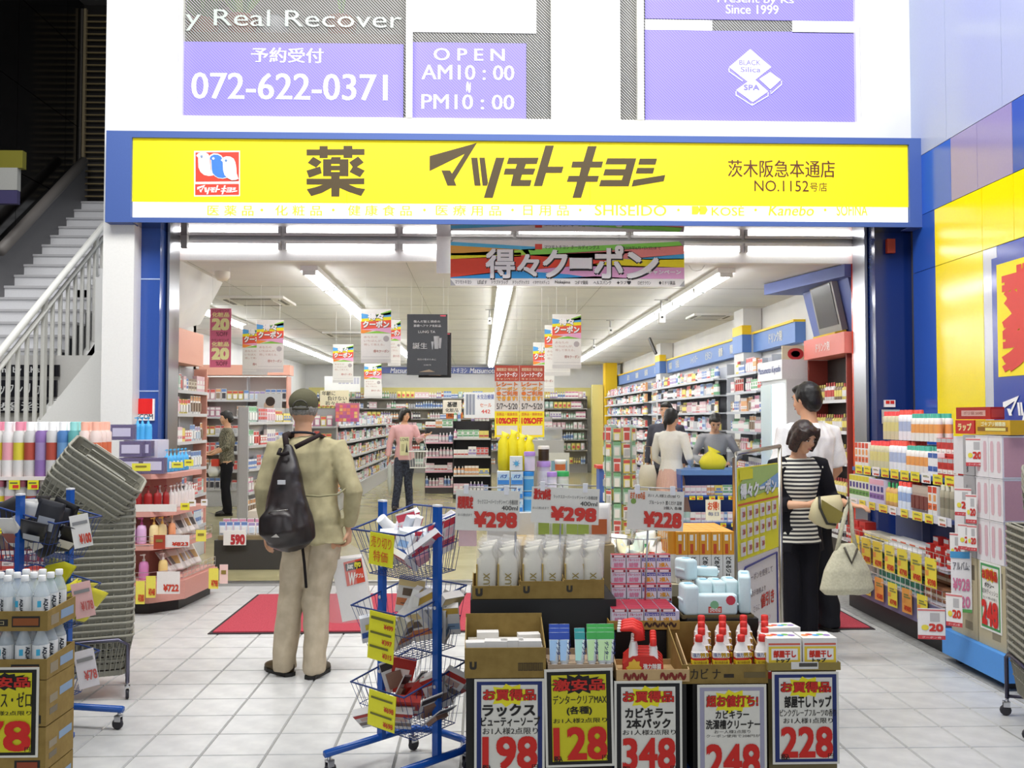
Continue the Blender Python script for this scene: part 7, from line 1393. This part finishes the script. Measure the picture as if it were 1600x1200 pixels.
# ---- drinks corner right: fridge, drinks shelf, header, television
fr = thing('drinks_fridge', 'white glass-door fridge at the right wall behind the man in white', 'fridge', (3.42, 11.7, 0), R(-90))
MB().box(0, 0.03, 0, .95, .5, 2.0, '#eceef0').box(0,-.02,2.0,.95,.5,2.22,'#f4f6f8').build('body', fr); MB().box(.05, -.0, .1, .45, .03, 1.95, '#dff0f4g').build('glass_door', fr); MB().box(.5, -.0, .1, .9, .03, 1.95, '#eef6f8e.6').build('glass_door', fr)
MB().text('Matsumoto Kiyoshi', .04, 2.06, .9, 2.16, '#3a4a8a', -.024, .02).build('lettering', fr)
t, A, an, L_ = rack('drinks_shelf', 'dark drinks shelf under the salmon header at the right jamb', (3.66, 10.65), (3.66, 9.5), (.35, .75, 1.1, 1.42, 1.74), .24, 2.2, '#3a3230', '#201c1c', '#8a3a30', lip_c='#d9d9dc'); DR = (A, an, L_)
MB().box(3.62, 9.45, 2.205, 3.92, 10.65, 2.42, '#dd7f74').text('', 0, 0, 1, 1, '#ffffff').build('header_band', label='salmon pink header above the drinks shelf', cat='header')
l = MB(); M = Matrix.Translation((3.615, 0, 0)) @ Matrix.Rotation(R(-90), 4, 'Z'); q = MB().text('ドリンク剤', -10.25, 2.26, -9.85, 2.36, '#ffffff', 0, .02); l.add(q.v, q.f, q.m, M=M)
l.build('lettering', bpy.data.objects['header_band.002'] if 'header_band.002' in bpy.data.objects else None)
b = MB(); b.add([(3.80,9.5,2.43),(3.93,9.5,2.43),(3.93,10.75,2.43),(3.78,10.75,2.43),(3.66,9.5,3.08),(3.93,9.5,3.08),(3.93,10.75,3.08),(3.62,10.75,3.08)], [(0,3,2,1),(4,5,6,7),(0,1,5,4),(1,2,6,5),(2,3,7,6),(3,0,4,7)], '#5a6aa8')
b.add([(3.62,9.42,2.97),(3.93,9.42,2.97),(3.93,10.9,2.97),(3.25,10.9,2.97),(3.62,9.42,3.09),(3.93,9.42,3.09),(3.93,10.9,3.09),(3.25,10.9,3.09)], [(0,3,2,1),(4,5,6,7),(0,1,5,4),(1,2,6,5),(2,3,7,6),(3,0,4,7)], '#5a6aa8')
tc = b.build('television_cabinet', label='slanting blue cabinet holding the television above the drinks corner', cat='cabinet')
tv = thing('television', 'grey tube television tilted down in the blue cabinet', 'television', (3.72, 10.42, 2.46)); tv.rotation_euler = (R(12), 0, R(-90))
MB().box(0, 0, 0, .66, .06, .56, '#8f8e8c').build('case', tv); MB().box(.05, -.006, .07, .61, .0, .51, '#56575ag').build('screen', tv); MB().box(0, -.08, -.06, .66, .04, -.0, '#e3c21a').build('ledge', tv)
# goods on the drinks shelf
for i, z in enumerate((.35, .75, 1.1, 1.42, 1.74)): stock(DR[0], DR[1], DR[2], .1, z, f'{ORD[i]} level, drinks shelf', ['bottle'], .26, tint=(5, 6, 9, 10), run=(3, 6))
b = wsign('drink_card', 1222, 540, 1260, 568, 10.8, '#e8e2c0', 'cardboard drink display with blue and red oval on top of the fridge', 'sign', [('●', 1232, 545, 1254, 561, '#c23a3a', .05), ('●', 1236, 548, 1250, 558, '#3a5ab0', .05), ('100', 1245, 563, 1259, 568, '#e06a20', .02)], .02)
for i, z in enumerate((.3, .6, .9, 1.2, 1.5)):
    stock(GM[0], GM[1], GM[2], .05, z, f'{ORD[i]} level, left side gondola', ['hanging_pack', 'product_box'], .24, run=(2, 4))
for i, z in enumerate((.35, .7, 1.0, 1.3, 1.6, 1.85)):
    stock(PW[0], PW[1], PW[2], .05, z, f'{ORD[i]} level, pink-framed entrance shelf', ['hanging_pack', 'product_box'], .22)
# ---- hanging posters
STR = {'b': '#5aa9e8', 'g': '#8fcf4a', 'y': '#f7ea2a', 'r': '#ea5a44', 'p': '#eeb0d6', 'o': '#ef8f36', 'w': '#f6f5f1'}
def coupon(px0, py0, px1, py1, Y, label):
    x0, z0, x1, z1 = rect(px0, py0, px1, py1, Y); w_, h = x1-x0, z1-z0
    t = MB().box(0, 0, 0, w_, .004, h, STR['w'])
    def f(q, c): t.flat([(a*w_, b_*h) for a, b_ in q], STR[c], -.002)
    f(((0,.92),(.45,.88),(1,.95),(1,.86),(.0,.82)), 'b'); f(((.45,.885),(1,.98),(1,.90),(.5,.86)), 'g')
    f(((0,.82),(1,.86),(1,.80),(0,.76)), 'y'); f(((0,.765),(1,.80),(1,.66),(0,.62)), 'r'); f(((0,.62),(1,.66),(1,.55),(.4,.60)), 'p')
    f(((0,.62),(.4,.60),(.1,.55),(0,.55)), 'o'); f(((.1,.55),(.55,.595),(1,.55)), 'g')
    t.text('得々', w_*.24, h*.80, w_*.74, h*.92, '#ffffff', -.006, .05); t.text('得々', w_*.25, h*.79, w_*.75, h*.91, '#5a3a3a', -.004, .05)
    t.text('クーポン', w_*.07, h*.66, w_*.93, h*.78, '#ffffff', -.006, .05); t.text('クーポン', w_*.08, h*.65, w_*.94, h*.77, '#5a3a3a', -.004, .05)
    for i, (s, e_) in enumerate((('あなたの', .55), ('いちばんが、', .72), ('得して買える。', .78))): t.text(s, w_*.1, h*(.46-.07*i), w_*e_, h*(.50-.07*i), '#c9a59a', -.003)
    t.lathe([(0,0),(w_*.1,0),(w_*.1,.001)], '#b9b2b4', 10, M=Matrix.Translation((w_*.84, -.003, h*.45)) @ Matrix.Rotation(R(90), 4, 'X'))
    t.text('得々クーポン', w_*.42, h*.19, w_*.94, h*.245, '#b4564a', -.003, .02); t.rect(w_*.05, h*.11, w_*.95, h*.115, '#c9c9c9', -.002); t.rect(0, 0, w_, h*.07, '#e3e2e0', -.0015)
    o = thing('hanging_poster', label, 'poster', (x0, Y, z0)); t.build('poster_sheet', o)
    s = MB()
    for a in (.15, .85): s.tube([(w_*a, .002, h), (w_*a, .002, ZC-z0)], .0016, '#d9d9d9', 3)
    s.build('string', o, kind='stuff')
for a in ((564,483,611,567,10.9,'largest rainbow coupon poster left of the black posters'), (606,500,626,572,12.4,'rainbow coupon poster partly hidden by the largest one left of the black posters'), (401,500,443,582,11.2,'rainbow coupon poster hanging nearest the pink strip poster'),
          (379,508,418,586,12.3,'rainbow coupon poster half hidden right behind its neighbour by the pink strip poster'), (520,538,552,598,14,'mid-sized rainbow coupon poster hanging alone over the left aisle'), (569,568,596,622,17,'smallest rainbow coupon poster, hanging lowest in front of the back wall band'),
          (863,491,908,576,10.9,'front rainbow coupon poster of the three right of centre'), (851,508,891,587,12.2,'middle rainbow coupon poster of the three right of centre'), (833,535,866,612,14.3,'rearmost rainbow coupon poster of the three right of centre')): coupon(*a)
def hang(o, w_, h, z0):
    s = MB()
    for a in (.1, .9): s.tube([(w_*a, .004, h), (w_*a, .004, ZC-z0)], .0015, '#cfcfcf', 3)
    s.build('string', o, kind='stuff')
def black_poster(px0, py0, px1, py1, Y, label):
    x0, z0, x1, z1 = rect(px0, py0, px1, py1, Y); w_, h = x1-x0, z1-z0
    o = thing('hanging_poster', label, 'poster', (x0, Y, z0)); t = MB().box(0, 0, 0, w_, .004, h, '#2b292ag')
    for s, a, c_, e_, d, b_ in (('傷んだ髪と頭皮の', .16, .86, .82, .90, .01), ('基礎ヘアケア化粧品', .16, .79, .84, .83, .01), ('LUNG TA', .28, .69, .70, .73, 0), ('誕生', .14, .43, .5, .53, .01), ('明日の髪のために', .26, .24, .72, .27, 0), ('LUNG TA', .42, .155, .6, .175, 0)):
        t.text(s, a*w_, c_*h, e_*w_, d*h, '#e9e9e9', -.003, b_)
    t.rect(.82*w_, .965*h, .96*w_, .985*h, '#e0566a', -.003)
    for a, c_, e_, d in ((.60,.42,.66,.55), (.66,.43,.80,.64), (.77,.44,.86,.61)): t.flat([(a*w_+.01, c_*h), (e_*w_-.01, c_*h), (e_*w_, d*h), (a*w_, d*h)], '#c4c6c9', -.003)
    t.flat([(.3*w_,.05*h),(.55*w_,.09*h),(.7*w_,.05*h)], '#b9a68a', -.003)
    t.build('poster_sheet', o); hang(o, w_, h, z0)
black_poster(636, 491, 699, 586, 10.6, 'front black hair-care poster with white characters'); black_poster(654, 520, 705, 590, 11.2, 'black hair-care poster mostly hidden by the front black one')
x0, z0, x1, z1 = rect(328, 482, 361, 574, 9.9); w_, h = x1-x0, z1-z0
o = thing('hanging_poster', 'pink strip poster for twenty percent off cosmetics, printed twice', 'poster', (x0, 9.9, z0)); t = MB().box(0, 0, 0, w_, .004, h, '#d96a86')
for k_ in (0, .5):
    for s, a, c_, e_, d, cc, b_ in (('カウンセリング', .08, .44, .9, .485, '#6a3a2a', .02), ('化粧品', .1, .36, .9, .43, '#f6eaa0', .04), ('20', .12, .14, .88, .32, '#f6f0a8', .06), ('%OFF', .3, .03, .85, .10, '#5a2a2a', .0)):
        t.text(s, a*w_, (c_+k_)*h, e_*w_, (d+k_)*h, cc, -.003, b_)
    t.rect(.1*w_, (.345+k_)*h, .9*w_, (.35+k_)*h, '#f0d8a0', -.003)
t.build('poster_sheet', o); hang(o, w_, h, z0)
for k_, (a, e_) in enumerate(((773, 812), (812, 851))):
    x0, z0, x1, z1 = rect(a, 571, e_, 683, 9.9); w_, h = x1-x0-.004, z1-z0
    o = thing('hanging_poster', ('left', 'right')[k_]+' one of the two receipt coupon posters in orange and yellow', 'poster', (x0, 9.9, z0)); t = MB().box(0, 0, 0, w_, .004, h, '#cfcac0')
    t.rect(0, .78*h, w_, h, '#b84a34', -.002).rect(0, 0, w_, .36*h, '#e9d51a', -.002).rect(.08*w_, .03*h, .92*w_, .16*h, '#d6d3c4', -.003)
    for s, c_, d, cc, b_ in (('期間限定! 特別企画', .92, .965, '#f4e8c0', .01), ('レシートクーポン', .84, .905, '#ffffff', .03), ('キャンペーン', .795, .825, '#f4e8c0', .01), ('レシート', .71, .765, '#d8742a', .05), ('クーポン', .65, .70, '#e0a020', .05), ('●ご利用', .58, .64, '#d8742a', .04), ('できます!', .51, .57, '#e0a020', .05), ('5/7〜5/20', .39, .47, '#2a2a2a', .01), ('医薬品・健康食品', .30, .34, '#d8742a', .01), ('10%OFF', .19, .265, '#d0301c', .05)):
        t.text(s, .08*w_, c_*h, .92*w_, d*h, cc, -.005, b_)
    t.build('poster_sheet', o); hang(o, w_, h, z0)
# main banner under the soffit
x0, z0, x1, z1 = rect(704, 376, 1069, 447, 9.15); w_, h = x1-x0, z1-z0
o = thing('coupon_banner', 'wide rainbow coupon banner hanging under the shop sign', 'banner', (x0, 9.15, z0)); t = MB().box(0, 0, 0, w_, .006, h, '#f4f2ee')
def f(q, c): t.flat([(a*w_, (1-b_)*h) for a, b_ in q], c, -.003)
f(((0,.04),(.36,.14),(.36,.22),(0,.12)), '#5cc4ee'); f(((0,.12),(.30,.20),(.2,.28),(0,.30)), '#f2b04a'); f(((0,.30),(.33,.20),(.34,.32),(0,.34)), '#b6e64a')
f(((.30,.20),(1,.00),(1,.10),(.33,.34)), '#8fe35a'); f(((0,.29),(.3,.27),(.3,.36),(0,.42)), '#fdf51c')
f(((0,.42),(.33,.32),(.78,.22),(.62,.52),(.4,.62),(0,.82)), '#f04a2c'); f(((.33,.33),(1,.09),(1,.28),(.82,.38),(.6,.42)), '#f4918c')
f(((.74,.40),(1,.28),(1,.40),(.86,.42)), '#48b4ea'); f(((.55,.56),(.74,.40),(1,.38),(1,.58),(.8,.58)), '#ffee10')
f(((0,.82),(.25,.66),(.5,.74),(.62,.83),(0,.84)), '#2f9fe6'); f(((.3,.66),(.6,.52),(.85,.56),(1,.58),(1,.83),(.62,.83),(.5,.74)), '#f1b2de'); f(((.45,.83),(.62,.78),(.8,.83)), '#e58e2a')
for dx, dz, c, y in ((.006, -.008, '#241c1c', -.005), (0, 0, '#ffffff', -.008)):
    for s, a, c_, e_, d in (('得', .152, .18, .27, .80), ('々', .285, .22, .375, .68), ('ク', .395, .20, .495, .78), ('ー', .51, .42, .60, .58), ('ポ', .615, .19, .735, .88), ('ン', .755, .19, .885, .74)):
        t.text(s, a*w_+dx, c_*h+dz, e_*w_+dx, d*h+dz, c, y, .05 if dx else .03)
t.text('マツモトキヨシ ホールディングス', .40*w_, .81*h, .635*w_, .90*h, '#2a3a2a', -.006, .01); t.text('2008年6月1日(日)まで', .74*w_, .80*h, .90*w_, .88*h, '#4a2a2a', -.006, .0)
t.text('キャンペーン', .84*w_, .27*h, .985*w_, .36*h, '#ffffff', -.006, .04); t.rect(.36*w_, .80*h, .39*w_, .92*h, '#e8503c', -.005)
for s, a, e_ in (('マツモトキヨシ', .02, .09), ('ぱぱす', .115, .155), ('トウブドラッグ', .175, .245), ('ドラッグマックス', .265, .335), ('イタヤマメディコ', .35, .42), ('Nakajima', .445, .51), ('コダマ薬局', .53, .585), ('ヘルスバンク', .61, .685), ('✚ラブ♥', .71, .77), ('ロゼクラウン', .80, .855), ('◆ミドリ薬品', .89, .96)):
    t.text(s, a*w_, .035*h, e_*w_, .12*h, '#2a2a2c', -.006, .015)
for a in ((0,1),(0,.93),(.012,1)),: t.flat([(p*w_, q*h) for p, q in a], '#a9a9ab', -.007)
t.flat([(w_, h), (w_-.05, h), (w_, h-.06)], '#a9a9ab', -.007); t.flat([(w_, 0), (w_, .06), (w_-.05, 0)], '#a9a9ab', -.007); t.flat([(0,0),(.05,0),(0,.06)], '#a9a9ab', -.007)
t.build('banner_sheet', o); MB().tube([(.3*w_, 0, h), (.3*w_, 0, zsof-z0)], .003, '#9a9a9c', 4).tube([(.72*w_, 0, h), (.72*w_, 0, zsof-z0)], .003, '#9a9a9c', 4).build('string', o, kind='stuff')
# ---- ceiling fittings
def ceilcam(px, Y, label, s=1):
    t = thing('ceiling_camera', label, 'camera', (X_(px, Y), Y, ZC))
    MB().box(-.06*s, -.03, -.012, .06*s, .03, 0, '#b4b4b2').tube([(0,0,-.01),(0,0,-.12*s)], .012, '#9a9a98', 6).build('bracket', t)
    MB().box(-.025*s, -.07, -.22*s, .03*s, .05, -.12*s, '#e4e4e1').lathe([(0,0),(.015,0),(.015,.01)], '#2a2a2a', 8, M=Matrix.Translation((0,-.07,-.17*s)) @ Matrix.Rotation(R(90), 4, 'X')).build('camera_body', t)
for a in ((765, 13.6, 'small ceiling camera left of the centre lamp row', 1), (1034, 12.4, 'largest ceiling camera, beside the right lamp row', 1.4), (954, 15, 'ceiling camera with a looped cable, middle of three on the right', 1), (928, 18.6, 'ceiling camera farthest back, of the three on the right', 1)): ceilcam(*a)
def cassette(px, Y, label, w_=.85):
    t = thing('air_conditioner', label, 'air conditioner', (X_(px, Y), Y, ZC)); MB().box(-w_/2, -w_/2, -.03, w_/2, w_/2, 0, '#e9e7e2').build('panel', t); MB().box(-w_*.3, -w_*.3, -.04, w_*.3, w_*.3, -.03, '#c9c7c0').build('grille', t)
    for a, b_, c_, d in ((-.3,-.44,.3,-.38), (-.3,.38,.3,.44), (-.44,-.3,-.38,.3), (.38,-.3,.44,.3)): MB().box(a*w_, b_*w_, -.036, c_*w_, d*w_, -.03, '#6a6862').build('outlet', t)
cassette(400, 12.6, 'square ceiling air conditioner above the pink strip poster'); cassette(545, 17.6, 'square ceiling air conditioner farther back over the left aisle'); cassette(1110, 14.3, 'flat ceiling vent near the right wall', .6)
MB().lathe([(.0,-.09),(.05,-.09),(.08,-.05),(.08,0)], '#e3ded0', 14).build('smoke_detector', None, (X_(345, 10.2), 10.2, ZC), label='round smoke detector on the ceiling near the left jamb', cat='detector')
MB().box(-.02, -.02, -.02, .02, .3, .02, '#3a3836').build('dark_bracket', None, (X_(1025, 16), 16, 2.65), label='short dark bar sticking out above the blue header band', cat='bracket', rot=(R(60), 0, R(35)))
MB().tube([(0,0,0),(.03,0,-.045),(.08,0,-.06),(.13,0,-.045),(.16,0,0)], .004, '#e9e9e9', 5).build('cable_loop', None, (X_(1078, 9.6), 9.6, ZC), label='white cable loop hanging behind the fascia right of the banner', cat='cable')
b_ = wsign('blank_sign', 682, 364, 705, 427, 9.2, '#fbfbf9', 'blank white board beside the left end of the banner', 'sign')
MB().tube([(.05,.01,.35),(.05,.01,.5)], .004, '#c0c0c0', 4).build('hanger', b_)
MB().box(-.03, -.03, 0, .03, .03, .16, '#8a8886').build('sensor_box', None, (X_(285, 9.25), 9.25, W(285, 388, 9.25).z), label='grey sensor hanging at the top left of the entrance', cat='sensor')
# ---- grey register box and crate displays seen past the front table
t = thing('register_stand', 'grey register cabinet with a clear container on top in the shop centre', 'cabinet', (X_(818, 14.6), 14.6, 0))
MB().box(0, 0, 0, .65, .6, .98, '#8f8d88').build('cabinet_body', t); MB().box(.02, .02, .98, .62, .5, 1.22, '#b9b8b4').build('till', t); MB().box(.32, .1, 1.22, .60, .4, 1.42, '#cfd0d0t').build('container', t)
MB().box(0,0,0,.3,.04,.32,'#dcdcd4').box(.03,-.003,.05,.27,0,.2,'#7aa0b4').build('screen_panel', None, (X_(858, 14.3), 14.3, .72), label='pale poster board with blue picture on the register cabinet side', cat='sign')
t = MB().box(0, 0, 0, .75, .5, .3, '#3c3a38').box(.03,.03,.3,.72,.47,.34,'#8a7a5a').build('display_crate', None, (X_(345, 10.2), 10.0, 0), label='dark low crate of packets with a 590 card left of the man', cat='crate')
stock((X_(345, 10.2), 10.0), 0, .75, .1, .345, 'the dark low crate', ['hanging_pack'], .14, lift=0, run=(3, 5)); stock((X_(345, 10.2), 10.0), 0, .75, .25, .345, 'the dark low crate, second row', ['hanging_pack'], .16, run=(3, 5))
wsign('price_card', 349, 829, 384, 852, 9.93, '#eceae6', 'white price card reading 590 on the dark crate', 'price card', [('590', 361, 836, 382, 850, '#b8343a', .06)])
t = MB().box(0, 0, 0, .5, .5, .42, '#4a4844').box(.02,.02,.42,.48,.48,.5,'#e3d8c8').build('display_crate', None, (X_(392, 11.2), 11.0, 0), label='grey crate heaped with light packets behind the man', cat='crate')
wsign('price_card', 398, 832, 421, 860, 10.9, '#e6e2da', 'tilted white price card on the crate behind the man', 'price card', [('¥¥¥', 402, 846, 418, 853, '#b8343a', .03)])
tall = thing('round_bin', 'low blue stand with a red top at the far end of the right aisle', 'stand', (X_(952, 18), 18, 0)); MB().box(-.22, -.22, .0, .22, .22, .62, '#4a6ab8').build('body', tall); MB().box(-.26, -.26, .62, .26, .26, .68, '#c9413a').build('top', tall)
# ---- fill all far shelves, nearest first
def many(unit, zs_, place, kinds, **k):
    for i, z in enumerate(zs_): stock(unit[0], unit[1], unit[2], .08, z, f'{ORD[i]} level, {place}', kinds, **k)
for u in reversed(RW): many(u, rl_, f'{u[3]} right wall shelving', ['product_box', 'bottle', 'product_box', 'hanging_pack'], hmax=.22)
many(GE, (.3, .58, .86, 1.14, 1.42), 'end shelf left of aisle', ['hanging_pack'], hmax=.25, tint=(7, 2, 10, 6))
many(GL, (.3, .58, .86, 1.14, 1.42), 'long left gondola', ['hanging_pack', 'product_box'], hmax=.24)
many(LW, (.3, .62, .94, 1.26, 1.58, 1.88), 'shelf behind woman in grey', ['hanging_pack'], hmax=.25)
many(CB, (.12, .46, .82, 1.17), 'black stepped end shelf', ['bottle', 'product_box'], hmax=.22)
many(CE, (.15, .46, .76, 1.06), 'dark cosmetics end shelf', ['bottle', 'product_box'], hmax=.22, tint=(0, 2, 3))
stock(CE[0], CE[1], CE[2], .1, 1.36, 'top of the dark cosmetics end shelf', ['product_box']); stock(CB[0], CB[1], CB[2], .1, 1.5, 'top of the black stepped end shelf', ['bottle'])
many(CF, (.25, .6, .95, 1.3), 'far aisle gondola', ['product_box'], hmax=.24)
many((Vector((-4.7, 27.4)), 0, 7.7), bl, 'back wall shelving', ['product_box', 'bottle', 'refill_pouch', 'bottle'], hmax=.26)
for k_, mb in STUFF.items():
    if mb.f: mb.build(k_, None, kind='stuff', label=f'remaining small {CATN[k_]} goods packed on the far shop shelves', cat=CATN[k_])
